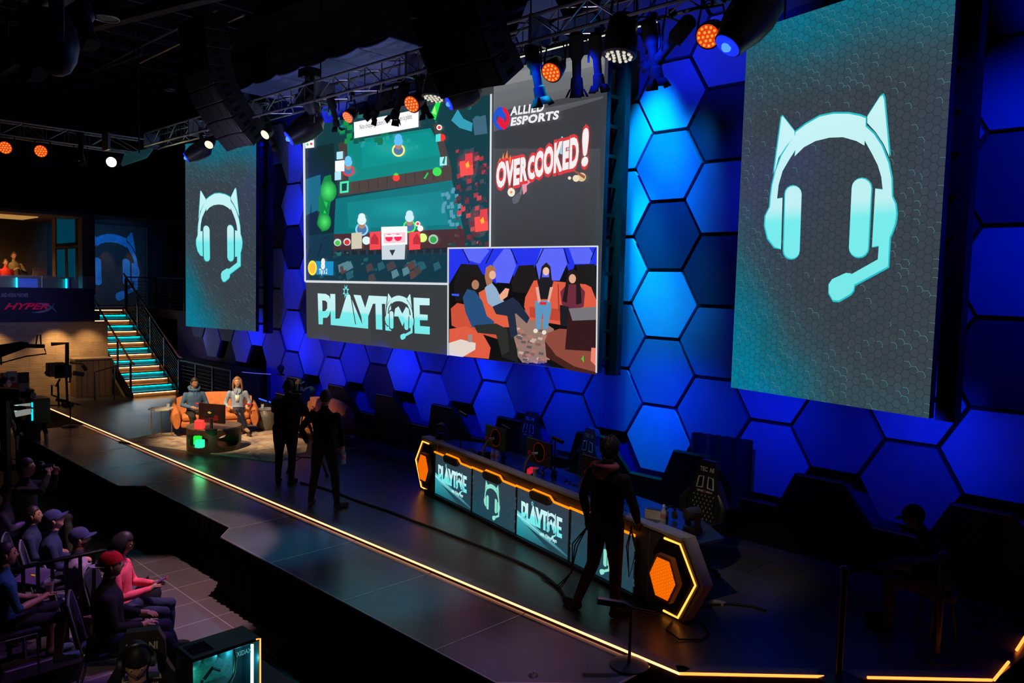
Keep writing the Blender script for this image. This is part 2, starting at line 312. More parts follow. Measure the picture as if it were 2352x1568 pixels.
# ---- low base of black hexagon fronts, leaning back to the floor
bs = thing('trim_1', '', ''); del bs['label']; del bs['category']; struct(bs)
leanY = lambda z: 9.50-.40*min(z, 1.13)/1.13
ledge = mat('ledge_warm_highlight', (.26, .22, .16), .5); hexblk = mat('base_black', (.008, .0075, .0065), .7, noise=.3, scale=20)
tt = -18.0
while tt <= 9.1:
    odd = abs((tt/3) % 1-.5) < .1; cx = X0+(tt+.5)*S
    if odd: zt = Z0-.5*HH; zc = zt-HH/2; zb = zt-HH; pl = [(cx-S/2, zt), (cx+S/2, zt), (cx+S, zc), (cx+S/2, zb), (cx+S/2, 0), (cx-S/2, 0), (cx-S/2, zb), (cx-S, zc)]
    else: zt = Z0-HH; pl = [(cx-S/2, zt), (cx+S/2, zt), (cx+S, max(0, zt-HH/2)), (cx+S, 0), (cx-S, 0), (cx-S, max(0, zt-HH/2))]
    p = M(); n = len(pl); off = 0 if odd else .02
    vs = [(x, leanY(z)+off, z) for x, z in pl]+[(x, leanY(z)+off+.07, z) for x, z in pl]
    p.add(vs, [tuple(range(n)), tuple(reversed(range(n, 2*n)))]+[(i, (i+1) % n, n+(i+1) % n, n+i) for i in range(n)])
    p.build('hexagon_base_panel', hexblk, bs, smooth=20)
    p = M(); p.box((cx, leanY(zt)-.004+off, zt-.012), (S*.96, .012, .016)); p.build('ledge_highlight', ledge, bs)  # tan strip paints in the warm highlight along the ledge
    tt += 1.5
# ---- other walls and the ceiling
def wbox(name, c, d, m): t = M(); t.box(c, d); return struct(t.build(name, m))
wbox('wall_left', (-28.6, 6, 4.2), (.2, 20, 10), midwall)
wbox('wall_right', (3.4, 4, 3.7), (.2, 16, 9.2), darkwall)
t = M(); t.box((-24.9, 10.9, 3.7), (7.2, .2, 9.2)); t.build('wall_rear', darkwall); struct(bpy.data.objects['wall_rear'])
wbox('wall_behind_stage', (-9.0, 10.6, 3.8), (25, .1, 9.4), darkwall)
wbox('ceiling', (-12.5, 2.5, 8.65), (33, 18, .12), matte)
wbox('wall_partition', (-20.5, 9.7, .5), (4.6, .1, 1.0), darkwall)
wbox('wall_purple', (-22.4, 10.15, 1.1), (3.9, .08, 2.2), mat('violet_grey_wall', (.10, .085, .14), .7))
# soffit (dark drop above the balcony)
wbox('ceiling_soffit', (-26.3, 6.2, 6.47), (4.4, 9.4, 2.9), mat('soffit_navy', (.006, .006, .012), .8))

# ================================================================== staircase
NS, X_b, X_t, ZT = 15, -22.0, -26.05, 2.27; rise = ZT/NS; run = (X_b-X_t)/(NS-1); YA, YB = 7.90, 9.10
stw = mat('stair_tread', (.22, .17, .13), .4); strg = mat('black_stringer', (.012, .012, .013), .5)
st = thing('staircase', 'wide stairs lit by alternating blue and amber light under each tread', 'staircase', (0, 0, 0))
for i in range(NS):
    x = X_b-i*run; z = (i+1)*rise; p = M(); p.box((x-run/2, (YA+YB)/2, z-.02), (run+.03, YB-YA, .04)); p.build('tread', stw, st, bevel=.004)
    p = M(); p.box((x-.03, (YA+YB)/2, z-rise/2-.02), (.02, YB-YA, rise-.04)); p.build('riser', stw, st)
    p = M(); p.box((x+.008, (YA+YB)/2, z-.046), (.012, YB-YA-.06, .010)); p.build('tread_light', led_wm if i % 2 == 0 else led_cy, st)
for y in (YA-.03, YB+.03):
    p = M(); p.prism([(X_b+.12, 0), (X_b+.12, .12), (X_t, ZT+.06), (X_t, ZT-.25), (X_b-.35, 0)], y-.02, y+.02, 0, frA); p.build('stringer', strg, st)
woodr = mat('handrail_wood', (.20, .075, .03), .4); railm = mat('rail_steel', (.08, .10, .13), .4, .5)
def stair_rail(y, label, skip=0):
    r = thing('stair_railing', label, 'railing', (0, 0, 0)); sl = ZT/(X_t-X_b)
    zz = lambda x: (x-X_b)*sl+.08
    xsr = [X_b+.05-i*1.0 for i in range(5)]
    for x in xsr: p = M(); p.box((x, y, zz(x)+.45), (.045, .045, .98)); p.build('post', railm, r)
    p = M(); p.tube([(X_b+.25, y, zz(X_b)+.98), (X_b+.05, y, zz(X_b+.05)+1.03), (X_t-.05, y, zz(X_t)+1.03)], .028, 8); p.build('handrail', woodr, r)
    for k in range(9): p = M(); p.cyl((X_b, y, zz(X_b)+.1+k*.09), (X_t, y, zz(X_t)+.1+k*.09), .005, n=5); p.build('cable', railm, r)
    return r
stair_rail(YB+.05, 'railing with wooden handrail and steel cables on the far side of the lit stairs')
r = thing('stair_railing', 'railing with wooden handrail on the near side of the lit stairs', 'railing', (0, 0, 0)); sl = ZT/(X_t-X_b)
for i in range(5): x = X_b+.05-i*.95; p = M(); p.box((x, YA-.05, (x-X_b)*sl+.5), (.045, .045, 1.0)); p.build('post', railm, r)
p = M(); p.tube([(X_b+.3, YA-.05, .95), (X_b+.05, YA-.05, 1.02), (X_t, YA-.05, ZT+1.02)], .028, 8); p.build('handrail', woodr, r)
p = M(); p.tube([(X_b+.3, YA-.05, .95), (X_b+.3, YA-.45, .95), (X_b-.1, YA-.9, .75), (X_b-.1, YA-.9, .0)], .02, 6); p.tube([(X_b+.0, YA-.45, .95), (X_b+.0, YA-.45, .0)], .02, 6); p.build('return_rail', railm, r)
# upper landing
t = M(); t.prism([(-28.5, 1.9), (-24.3, 1.9), (-24.3, 7.86), (-26.05, 7.86), (-26.05, 10.15), (-20.5, 10.15), (-20.5, 10.8), (-28.5, 10.8)], ZT-.28, ZT); struct(t.build('floor_landing', mat('landing_floor', (.10, .08, .07), .5)))
def guard(pts, label, n_wire=9, h=1.0, z=ZT, sub=1.1):
    r = thing('guard_rail', label, 'railing', (0, 0, 0))
    for a, b in zip(pts, pts[1:]):
        a = V(a); b = V(b); k = max(1, round((b-a).length/sub))
        for i in range(k+1):
            q = a+(b-a)*i/k; p = M(); p.box((q.x, q.y, z+h/2), (.045, .045, h)); p.build('post', railm, r)
        p = M(); p.tube([a+V((0, 0, z+h)), b+V((0, 0, z+h))], .024, 6); p.build('top_rail', railm, r)
        for j in range(n_wire): p = M(); p.cyl(a+V((0, 0, z+.08+j*(h-.12)/n_wire)), b+V((0, 0, z+.08+j*(h-.12)/n_wire)), .006, n=5); p.build('cable', railm, r)
    return r
guard([(-26.0, 9.2, 0), (-26.0, 10.12, 0), (-20.6, 10.12, 0)], 'steel cable guard rail around the upper landing beside the stair top')
guard([(-22.35, 9.35, 0), (-19.2, 9.35, 0)], 'low steel cable rail on the stage behind the orange sofa', 8, .92, 0, 1.05)
# plank side of the stair, brick wall, counter
p = M(); p.prism([(X_b-.2, 0), (X_t, ZT-.2), (-26.2, ZT-.2), (-26.2, 0)], YA-.14, YA-.08, 0, frA); struct(p.build('wall_stair_side', planks))
t = M(); t.box((-23.75, 5.2, 1.0), (.2, 5.3, 2.0)); struct(t.build('wall_brick', brick))
cn = thing('plank_counter', 'low counter clad in vertical wooden planks beside the brick wall', 'counter', (0, 0, 0))
p = M(); p.box((-23.1, 7.22, .5), (.5, .9, 1.0)); p.build('body', planksY, cn); p = M(); p.box((-23.1, 7.22, 1.02), (.56, .96, .04)); p.build('worktop', stw, cn)
# ================================================================== balcony
bal = thing('balcony_front', 'navy balcony fascia lettered with an arena partner name over a glass band', 'balcony', (0, 0, 0))
XF = -24.25
fasm = mat('fascia_navy', (.035, .03, .09), .5)
p = M(); p.box((XF-.05, 5.0, 2.36), (.1, 5.4, 1.12)); p.build('fascia', fasm, bal)
p = M(); p.box((XF, 5.0, 1.66), (.03, 5.4, .30)); p.build('glass_band', mat('glossy_band', (.02, .02, .05), .08, spec=.9), bal)
def text_mesh(s, size, bold=0.0, shear=0.0, font_sp=1.0):
    cu = bpy.data.curves.new('lettering', 'FONT'); cu.body = s; cu.size = size; cu.offset = bold; cu.shear = shear; cu.space_character = font_sp; cu.resolution_u = 3
    o = bpy.data.objects.new('lettering', cu); COL.objects.link(o); dg = bpy.context.evaluated_depsgraph_get(); dg.update()
    me = o.evaluated_get(dg).to_mesh(); vs = [tuple(v.co) for v in me.vertices]; fs = [tuple(q.vertices) for q in me.polygons]
    o.evaluated_get(dg).to_mesh_clear(); bpy.data.objects.remove(o); bpy.data.curves.remove(cu); return vs, fs
def put_text(s, size, fr, m, parent, name='lettering', bold=0.0, shear=0.0, width=None, sp=1.0):
    vs, fs = text_mesh(s, size, bold, shear, sp)
    k = 1 if width is None else width/max(1e-6, max(v[0] for v in vs)-min(v[0] for v in vs))
    t = M(); t.add([fr(v[0]*k, v[1]) for v in vs], fs); return t.build(name, m, parent, smooth=0, fix=False)
a = onx(0, 688, XF+.012); b = onx(67, 684, XF+.012)
put_text('L AND ARENA PARTNER', .15, lambda x, y: (XF+.004, a.y-.02+x, 2.66+y), mat('pale_lettering', (.5, .5, .6), .6), bal, width=b.y-a.y, bold=.002)
a = onx(8, 705, XF); b = onx(112, 705, XF)
put_text('HYPER', .24, lambda x, y: (XF+.004, a.y+x, 2.33+y), mat('crimson_lettering', (.5, .01, .08), .5, emit=(.5, .0, .06), es=.25), bal, shear=.45, width=b.y-a.y, bold=.006)
def crescent(p0, p1, c, w_, n=14):
    a = []; b = []
    for i in range(n+1):
        s = i/n; x = (1-s)**2*p0[0]+2*s*(1-s)*c[0]+s*s*p1[0]; y = (1-s)**2*p0[1]+2*s*(1-s)*c[1]+s*s*p1[1]; hw = w_*math.sin(PI*s)**.8
        a.append((x, y+hw)); b.append((x, y-hw))
    return a+b[::-1]
t = M()
for poly in (crescent((72, 717), (127, 693), (118, 719), 2.6), crescent((88, 697), (131, 720), (122, 700), 2.4)): t.face([onx(x, y, XF+.006) for x, y in poly])
t.build('cross_emblem', mat('pale_emblem', (.45, .45, .6), .5), bal, smooth=0, fix=False)
# upper balcony: column, window frame, room behind, counter, glass
wbox('trim_2', (XF-.3, 7.60, 4.2), (.35, .34, 2.9), mat('column_brown', (.10, .065, .035), .6))
wbox('wall_balcony_room', (-28.4, 4.6, 4.0), (.1, 6.0, 3.4), mat('room_wall', (.11, .075, .05), .8))
wbox('ceiling_balcony', (-26.3, 4.7, 4.97), (4.2, 5.6, .08), mat('room_ceiling', (.18, .12, .07), .7))
cove = thing('ceiling_cove', 'amber lit recess in the balcony room ceiling', 'ceiling light', (0, 0, 0))
p = M(); p.box((-26.2, 5.3, 4.915), (1.6, 2.6, .03)); p.build('diffuser', glow('cove_amber', (.75, .38, .10), .55), cove)
wf = thing('window_1', '', ''); del wf['label']; del wf['category']; struct(wf)
wfm = mat('window_frame_metal', (.30, .19, .09), .4, .3)
def WX(x, y, X=-25.6): return onx(x, y, X)
p = M()
for (xa, ya), (xb, yb), wd in (((125, 500), (126, 640), .06), ((176, 492), (178, 640), .05), ((124, 497), (178, 493), .05), ((125, 567), (178, 563), .09), ((152, 566), (154, 640), .04)):
    p.tube([WX(xa, ya), WX(xb, yb)], wd, 4)
p.build('window_frame', wfm, wf)
p = M(); q = [WX(125, 498, -25.65), WX(178, 494, -25.65), WX(178, 640, -25.65), WX(125, 640, -25.65)]; p.face(q); p.build('pane', mat('teal_glass', (.02, .12, .17), .1, emit=(.0, .05, .09), es=.7), wf, fix=False)
gl = thing('glass_balustrade', 'clear glass balustrade on top of the balcony fascia', 'balustrade', (0, 0, 0))
for i in range(4):
    p = M(); p.box((XF-.05, 3.0+i*1.36, 3.08), (.012, 1.33, .36)); p.build('glass_panel', glass, gl)
for i in (0, 1, 2): p = M(); p.box((XF-.05, 3.66+i*1.36, 3.07), (.03, .02, .36)); p.build('clamp', chrome, gl)
ct = thing('bar_counter', 'bar counter with blue lit front panels in the balcony room', 'counter', (0, 0, 0))
p = M(); p.box((-25.5, 5.9, 2.72), (.5, 3.0, .9)); p.build('body', mat('bar_body', (.10, .09, .07), .5), ct); p = M(); p.box((-25.5, 5.9, 3.2), (.6, 3.1, .05)); p.build('worktop', mat('bar_top', (.55, .38, .2), .4), ct)
for a, b in ((36, 86), (150, 158)):
    A_ = onx(a+2, 656, -25.22).y; B_ = onx(b, 656, -25.22).y; p = M(); p.box((-25.22, (A_+B_)/2, 2.98), (.02, B_-A_, .36)); p.build('light_panel', glow('blue_glow_panel', (.0, .03, .45), 1), ct)
    p = M(); p.box((-25.2, A_, 2.98), (.02, .03, .38)); p.build('led_edge', led_cy, ct)
lp = thing('laptop', 'silver laptop open on the bar counter upstairs', 'laptop', onx(88, 645, -25.5)*1.0)
lp.location.z = 3.23
p = M(); p.box((0, 0, .01), (.22, .33, .015)); p.build('base', steel, lp); p = M(); p.box((.11, 0, .12), (.012, .33, .22), ry=.2); p.build('lid', mat('laptop_lid', (.35, .28, .24), .4), lp)
# mural on the landing wall: dark panel with the cat-ear headset painted in blue
mural_x = -28.45
mb = thing('wall_mural', 'large blue cat-ear headset mural painted on the landing wall', 'mural', (0, 0, 0))
p = M(); p.box((mural_x, 9.4, 3.7), (.04, 2.6, 2.8)); p.build('board', mat('mural_board', (.035, .032, .04), .7), mb)
for y in (8.7, 9.4, 10.2): spot((-27.9, y, 4.9), (-28.4, y, 3.4), 26, (1, .6, .4), 34, .6, .03)
spot((-24.6, 8.6, 4.6), (-28.4, 9.3, 3.8), 260, (.1, .45, 1), 70, 1, .2)
spot((-24.6, 6.4, 6.5), (-25.5, 9.0, 2.4), 90, (.2, .3, 1), 60, 1, .2)
# lamps of the brick wall and balcony room, plus added fill spots
for y, e in ((3.4, 70), (5.0, 75), (6.5, 110), (7.3, 60)): spot((-23.15, y, 2.05), (-23.65, y, 0.4), e, (1, .55, .2), 95, 1, .05)
spot((-25.4, 5.0, 4.8), (-26.2, 5.2, 2.6), 330, (1, .55, .22), 130, 1, .2)
spot((-22.2, 6.6, 4.4), (-22.5, 6.6, 0), 70, (1, .6, .28), 60, 1, .2)
spot((-20.0, 5.0, 5.0), (-24.2, 5.6, 2.3), 150, (.35, .35, 1), 40, 1, .2)  # added spot to bring up the fascia lettering
spot((-20.5, 7.5, 3.0), (-23.0, 7.6, .8), 60, (1, .6, .3), 60, 1, .1)
spot((-20.6, 8.4, 1.8), (-22.8, 10.1, 1.3), 60, (.45, .25, 1), 60, 1, .2)  # added violet fill for the wall under the landing
# ================================================================== screens
def hexnodes(nt, vec, sx, sy):
    """hexagon grid (pointed left and right): returns edge distance 0..0.5, cell id vector, local vector"""
    N = nt.nodes; L = nt.links
    def vm(op, a, b=None, c=None):
        n = N.new('ShaderNodeVectorMath'); n.operation = op
        for i, x in enumerate((a, b)):
            if x is None: continue
            if isinstance(x, tuple): n.inputs[i].default_value = x
            else: L.new(x, n.inputs[i])
        if c is not None: n.inputs['Scale'].default_value = c
        return n
    p = vm('MULTIPLY', vec, (sx, sy, 0)).outputs[0]
    R_ = (1.7320508, 1, 1); Hh = (.8660254, .5, .5)
    def cell(off):
        q = vm('SUBTRACT', p, off).outputs[0] if off else p
        fl_ = vm('FLOOR', vm('DIVIDE', q, R_).outputs[0]).outputs[0]
        return vm('SUBTRACT', vm('SUBTRACT', q, vm('MULTIPLY', fl_, R_).outputs[0]).outputs[0], Hh).outputs[0]
    a = cell(None); b = cell(Hh)
    za = vm('MULTIPLY', a, (1, 1, 0)).outputs[0]; zb = vm('MULTIPLY', b, (1, 1, 0)).outputs[0]
    da = vm('LENGTH', za).outputs['Value']; db = vm('LENGTH', zb).outputs['Value']
    lt = N.new('ShaderNodeMath'); lt.operation = 'LESS_THAN'; L.new(da, lt.inputs[0]); L.new(db, lt.inputs[1])
    mx = N.new('ShaderNodeMix'); mx.data_type = 'VECTOR'; L.new(lt.outputs[0], mx.inputs[0]); L.new(zb, mx.inputs[4]); L.new(za, mx.inputs[5])
    g = mx.outputs[1]; ab = vm('ABSOLUTE', g).outputs[0]
    d1 = vm('DOT_PRODUCT', ab, (.8660254, .5, 0)).outputs['Value']; sep = N.new('ShaderNodeSeparateXYZ'); L.new(ab, sep.inputs[0])
    m = N.new('ShaderNodeMath'); m.operation = 'MAXIMUM'; L.new(d1, m.inputs[0]); L.new(sep.outputs[1], m.inputs[1])
    e = N.new('ShaderNodeMath'); e.operation = 'SUBTRACT'; e.inputs[0].default_value = .5; L.new(m.outputs[0], e.inputs[1])
    return e.outputs[0], vm('SUBTRACT', p, g).outputs[0], g
def node_math(nt, op, *a):
    n = nt.nodes.new('ShaderNodeMath'); n.operation = op
    for i, x in enumerate(a):
        if hasattr(x, 'default_value'): nt.links.new(x, n.inputs[i])
        else: n.inputs[i].default_value = x
    return n.outputs[0]
def ramp(nt, fac, stops, interp='LINEAR'):
    r = nt.nodes.new('ShaderNodeValToRGB'); c = r.color_ramp; c.interpolation = interp
    while len(c.elements) < len(stops): c.elements.new(.5)
    for e, (p, col) in zip(c.elements, stops): e.position = p; e.color = (*col, 1)
    nt.links.new(fac, r.inputs[0]); return r.outputs[0]
def mixc(nt, f, a, b, mode='MIX'):
    n = nt.nodes.new('ShaderNodeMix'); n.data_type = 'RGBA'; n.blend_type = mode
    for i, x in ((0, f), (6, a), (7, b)):
        if isinstance(x, tuple): n.inputs[i].default_value = (*x, 1)
        elif hasattr(x, 'default_value'): nt.links.new(x, n.inputs[i])
        else: n.inputs[i].default_value = x
    return n.outputs[2]
def emit_mat(name, build, strength=1.0):
    m = bpy.data.materials.new(name); nt, b = nodes(m); b.inputs['Base Color'].default_value = (.01, .01, .01, 1); b.inputs['Roughness'].default_value = .5
    uv = nt.nodes.new('ShaderNodeUVMap'); nt.links.new(build(nt, uv.outputs[0]), b.inputs['Emission Color']); b.inputs['Emission Strength'].default_value = strength; return m
def teal_bg(nt, uv):      # uv in metres
    e, cid, g = hexnodes(nt, uv, 11, 11); sp = nt.nodes.new('ShaderNodeSeparateXYZ'); nt.links.new(uv, sp.inputs[0])
    wn = nt.nodes.new('ShaderNodeTexWhiteNoise'); nt.links.new(cid, wn.inputs['Vector']); wv = wn.outputs['Value']
    y = node_math(nt, 'DIVIDE', node_math(nt, 'SUBTRACT', sp.outputs[1], 2.08), 4.46); x = node_math(nt, 'DIVIDE', sp.outputs[0], 2.55)
    n = nt.nodes.new('ShaderNodeTexNoise'); n.inputs['Scale'].default_value = .9; n.inputs['Detail'].default_value = 1; nt.links.new(uv, n.inputs['Vector'])
    t1 = node_math(nt, 'MULTIPLY', node_math(nt, 'SUBTRACT', y, .73), 3.2)              # top band
    t2 = node_math(nt, 'SUBTRACT', node_math(nt, 'SUBTRACT', .62, node_math(nt, 'MULTIPLY', x, .75)), y)   # bottom left corner
    t3 = node_math(nt, 'MULTIPLY', node_math(nt, 'SUBTRACT', .16, y), 2.0)
    t = node_math(nt, 'MAXIMUM', node_math(nt, 'MAXIMUM', t1, node_math(nt, 'MULTIPLY', t2, 2.3)), t3)
    t = node_math(nt, 'ADD', t, node_math(nt, 'MULTIPLY', node_math(nt, 'SUBTRACT', n.outputs[0], .62), .5))
    t = node_math(nt, 'MAXIMUM', node_math(nt, 'MINIMUM', t, 1), 0)
    base = ramp(nt, t, [(0, srgb(60, 68, 76)), (.3, srgb(54, 78, 88)), (.65, srgb(20, 104, 124)), (1, srgb(0, 124, 154))])
    base = mixc(nt, node_math(nt, 'MULTIPLY', wv, .22), base, (0.01, .03, .04))
    line = node_math(nt, 'LESS_THAN', e, .045); col = mixc(nt, node_math(nt, 'MULTIPLY', line, .55), base, (.008, .022, .03))
    s = nt.nodes.new('ShaderNodeSeparateXYZ'); nt.links.new(g, s.inputs[0])
    rim = node_math(nt, 'MULTIPLY', node_math(nt, 'LESS_THAN', e, .06), node_math(nt, 'GREATER_THAN', node_math(nt, 'ADD', s.outputs[0], s.outputs[1]), .18))
    edge = node_math(nt, 'ABSOLUTE', node_math(nt, 'SUBTRACT', y, .45)); edge = node_math(nt, 'MAXIMUM', edge, node_math(nt, 'ABSOLUTE', node_math(nt, 'SUBTRACT', x, .5)))
    pick = node_math(nt, 'GREATER_THAN', node_math(nt, 'ADD', wv, node_math(nt, 'MULTIPLY', edge, .7)), 1.04)
    return mixc(nt, node_math(nt, 'MULTIPLY', node_math(nt, 'MULTIPLY', rim, pick), .30), col, srgb(120, 200, 205))
def vcol(nt, uv):
    a = nt.nodes.new('ShaderNodeVertexColor'); a.layer_name = 'paint'; return a.outputs[0]
def logo_g(nt, uv):
    sp = nt.nodes.new('ShaderNodeSeparateXYZ'); nt.links.new(uv, sp.inputs[0])
    a = nt.nodes.new('ShaderNodeVertexColor'); a.layer_name = 'paint'; s2 = nt.nodes.new('ShaderNodeSeparateColor'); nt.links.new(a.outputs[0], s2.inputs[0])
    return ramp(nt, s2.outputs[0], [(0, srgb(120, 232, 232)), (.42, srgb(120, 236, 236)), (.50, srgb(190, 240, 242)), (1, srgb(200, 244, 244))])
M_TEAL = emit_mat('screen_hex_pattern', teal_bg); M_PAINT = emit_mat('screen_picture', vcol); M_LOGO = emit_mat('screen_logo', logo_g)
class Painter:      # flat picture shapes on one screen: every shape a face a hair in front of the last
    def __init__(s, plane, sc=None): s.p = plane; s.v = []; s.f = []; s.m = []; s.c = []; s.uv = []; s.k = 0; s.xf = sc or (lambda x, y: (x, y))
    def raw(s, pts, col, mi=0, cols=None):     # pts in plane metres (u, z)
        s.k += 1; o = s.p.n*(-.00006*s.k); b = len(s.v)
        for i, (u, z) in enumerate(pts):
            q = s.p.o+s.p.u*u+o; s.v.append((q.x, q.y, z)); s.uv.append((u, z)); c = cols[i] if cols else col; s.c.append((*c, 1))
        s.f.append(tuple(range(b, b+len(pts)))); s.m.append(mi)
    def px(s, pts, rgb, mi=0):                 # pts in photo pixels
        s.raw([s.p.uv(*s.xf(x, y)) for x, y in pts], srgb(*rgb), mi)
    def tri(s, vs, fs, col, mi=0):             # ready triangulated piece (lettering)
        s.k += 1; o = s.p.n*(-.00006*s.k); b = len(s.v)
        for u, z in vs: q = s.p.o+s.p.u*u+o; s.v.append((q.x, q.y, z)); s.uv.append((u, z)); s.c.append((*col, 1))
        for f in fs: s.f.append(tuple(b+i for i in f)); s.m.append(mi)
    def build(s, name, mats, parent):
        me = bpy.data.meshes.new(name); me.from_pydata(s.v, [], s.f)
        for m in mats: me.materials.append(m)
        me.polygons.foreach_set('material_index', s.m)
        ca = me.color_attributes.new('paint', 'FLOAT_COLOR', 'POINT'); ca.data.foreach_set('color', [x for c in s.c for x in c])
        uvl = me.uv_layers.new(name='UVMap'); uvl.data.foreach_set('uv', [x for l in me.loops for x in s.uv[l.vertex_index]])
        o = bpy.data.objects.new(name, me); COL.objects.link(o); o.parent = parent; return o
cropR = lambda x, y: (1400+x*.44653, y*.44653)
HEADSET = [  # main outline of the headset, crop coordinates
    [(826, 1063), (830, 1010), (838, 950), (855, 880), (885, 800), (925, 735), (955, 695), (957, 680), (1010, 640), (1080, 600), (1150, 585), (1230, 585), (1290, 597), (1318, 608), (1317, 650), (1360, 690), (1400, 750),
     (1435, 840), (1450, 920), (1452, 1010), (1470, 1050), (1475, 1100), (1468, 1150), (1450, 1200), (1440, 1220), (1432, 1370), (1262, 1462), (1240, 1412), (1380, 1333), (1385, 1262), (1350, 1270), (1367, 970), (1405, 975), (1398, 910), (1380, 850),
     (1350, 790), (1312, 722), (1310, 748), (1270, 725), (1200, 705), (1130, 708), (1060, 725), (1000, 757), (953, 803), (957, 770), (925, 820), (890, 880), (870, 950), (862, 1022), (890, 1017), (882, 1280), (850, 1270), (815, 1225), (800, 1160), (803, 1110)],
    arc(946, 998, 42, 0, -180, 8)[::1]+arc(937, 1288, 41, 180, 0, 8),
    arc(1296, 968, 50, 0, -180, 8)+arc(1281, 1272, 49, 180, 0, 8),
    [(1215, 1403), (1240, 1405), (1262, 1445), (1255, 1490), (1240, 1510), (1180, 1545), (1150, 1543), (1128, 1505), (1128, 1460), (1145, 1435)],
    [(892, 598), (952, 675), (952, 700), (910, 750), (870, 810), (845, 898), (875, 680), (885, 605)],
    [(1405, 490), (1412, 510), (1440, 808), (1410, 740), (1370, 680), (1326, 632), (1326, 600), (1390, 500)]]
cropP = lambda x, y: (400+x*.25510, 650+y*.25510)
PLAY = [[(1302, 92), (1375, 97), (1405, 115), (1418, 150), (1418, 245), (1405, 290), (1385, 312), (1350, 312), (1348, 372), (1310, 370)],
        [(1415, 97), (1460, 98), (1462, 320), (1500, 318), (1560, 115), (1572, 103), (1590, 104), (1607, 140), (1704, 372), (1695, 300), (1625, 105), (1690, 110), (1730, 222), (1763, 112), (1960, 122), (1962, 190), (1880, 186), (1885, 420), (1827, 415), (1822, 185), (1800, 186), (1757, 300), (1757, 410), (1420, 376)],
        [(1910, 186), (1962, 190), (1965, 430), (1912, 425)],
        [(1990, 300), (2000, 230), (2030, 208), (2065, 275), (2098, 212), (2122, 232), (2132, 300), (2105, 300), (2066, 388), (2028, 300)],
        [(2165, 130), (2310, 137), (2310, 200), (2220, 198), (2222, 280), (2293, 285), (2293, 335), (2222, 333), (2224, 385), (2312, 392), (2312, 462), (2175, 452)]]
PLAY_HOLE = [(1343, 155), (1345, 253), (1372, 250), (1388, 225), (1388, 175), (1372, 158)]
PLAY_LINE = [(1596, 110), (1604, 112), (1648, 372), (1640, 370)]
PR = Plane((-4.87, 9.07, 0), -.22); PC = Plane((-14.75, 8.9, 0), 0.0)
hs_uv = [[PR.uv(*cropR(x, y)) for x, y in poly] for poly in HEADSET]
us = [p[0] for q in hs_uv for p in q]; zs = [p[1] for q in hs_uv for p in q]; HB = (min(us), max(us), min(zs), max(zs))
pl_uv = [[PC.uv(*cropP(x, y)) for x, y in poly] for poly in PLAY+[PLAY_HOLE, PLAY_LINE]]
us = [p[0] for q in pl_uv[:5] for p in q]; zs = [p[1] for q in pl_uv[:5] for p in q]; PB = (min(us), max(us), min(zs), max(zs))
def put_headset(P, u0, u1, z0, z1, mi=1, grow=0.0, col=None, solid=False):
    for q in hs_uv:
        pts = [((u-HB[0])/(HB[1]-HB[0]), (z-HB[2])/(HB[3]-HB[2])) for u, z in q]
        if grow:
            cx = sum(p[0] for p in pts)/len(pts); cy = sum(p[1] for p in pts)/len(pts)
            n = len(pts); out = []; ar = sum(pts[i][0]*pts[(i+1) % n][1]-pts[(i+1) % n][0]*pts[i][1] for i in range(n)); sg = 1 if ar > 0 else -1
            for i in range(n):
                a = pts[i-1]; b = pts[(i+1) % n]; dx, dy = b[0]-a[0], b[1]-a[1]; l = math.hypot(dx, dy) or 1; out.append((pts[i][0]+sg*dy/l*grow, pts[i][1]-sg*dx/l*grow))
            pts = out
        P.raw([(u0+a*(u1-u0), z0+b*(z1-z0)) for a, b in pts], col or (0, 0, 0), mi, None if col else [(b, b, b) for a, b in pts])
def put_play(P, u0, u1, z0, z1, bgcol, mi=1):
    nm = [[((u-PB[0])/(PB[1]-PB[0]), (z-PB[2])/(PB[3]-PB[2])) for u, z in q] for q in pl_uv]
    T = lambda q: [(u0+a*(u1-u0), z0+b*(z1-z0)) for a, b in q]
    for q in nm[:3]: P.raw(T(q), (0, 0, 0), mi, [(b, b, b) for a, b in q])
    P.raw(T(nm[5]), bgcol); P.raw(T(nm[6]), bgcol)
    P.raw(T(nm[4]), (0, 0, 0), mi, [(b, b, b) for a, b in nm[4]])
    w_, h_ = u1-u0, z1-z0; a0, a1, b0, b1 = .640, .875, -.21, 1.09
    put_headset(P, u0+a0*w_, u0+a1*w_, z0+b0*h_, z0+b1*h_, 0, .03, bgcol)
    P.raw(T([(a*1.0, b) for a, b in nm[3]]), (0, 0, 0), mi, [(b, b, b) for a, b in nm[3]])
    put_headset(P, u0+a0*w_, u0+a1*w_, z0+b0*h_, z0+b1*h_, mi)
    cx, cz = u0+.283*w_, z0+1.09*h_                                   # burst over the A
    for r, c in ((.040, None), (.022, bgcol)):
        pts = [(cx+w_*r*(1 if i % 2 else .5)*math.sin(PI*i/8)*.8, cz+w_*r*(1 if i % 2 else .5)*math.cos(PI*i/8)) for i in range(16)]
        P.raw(pts, c or (0, 0, 0), 0 if c else mi, None if c else [(.3,)*3]*16)
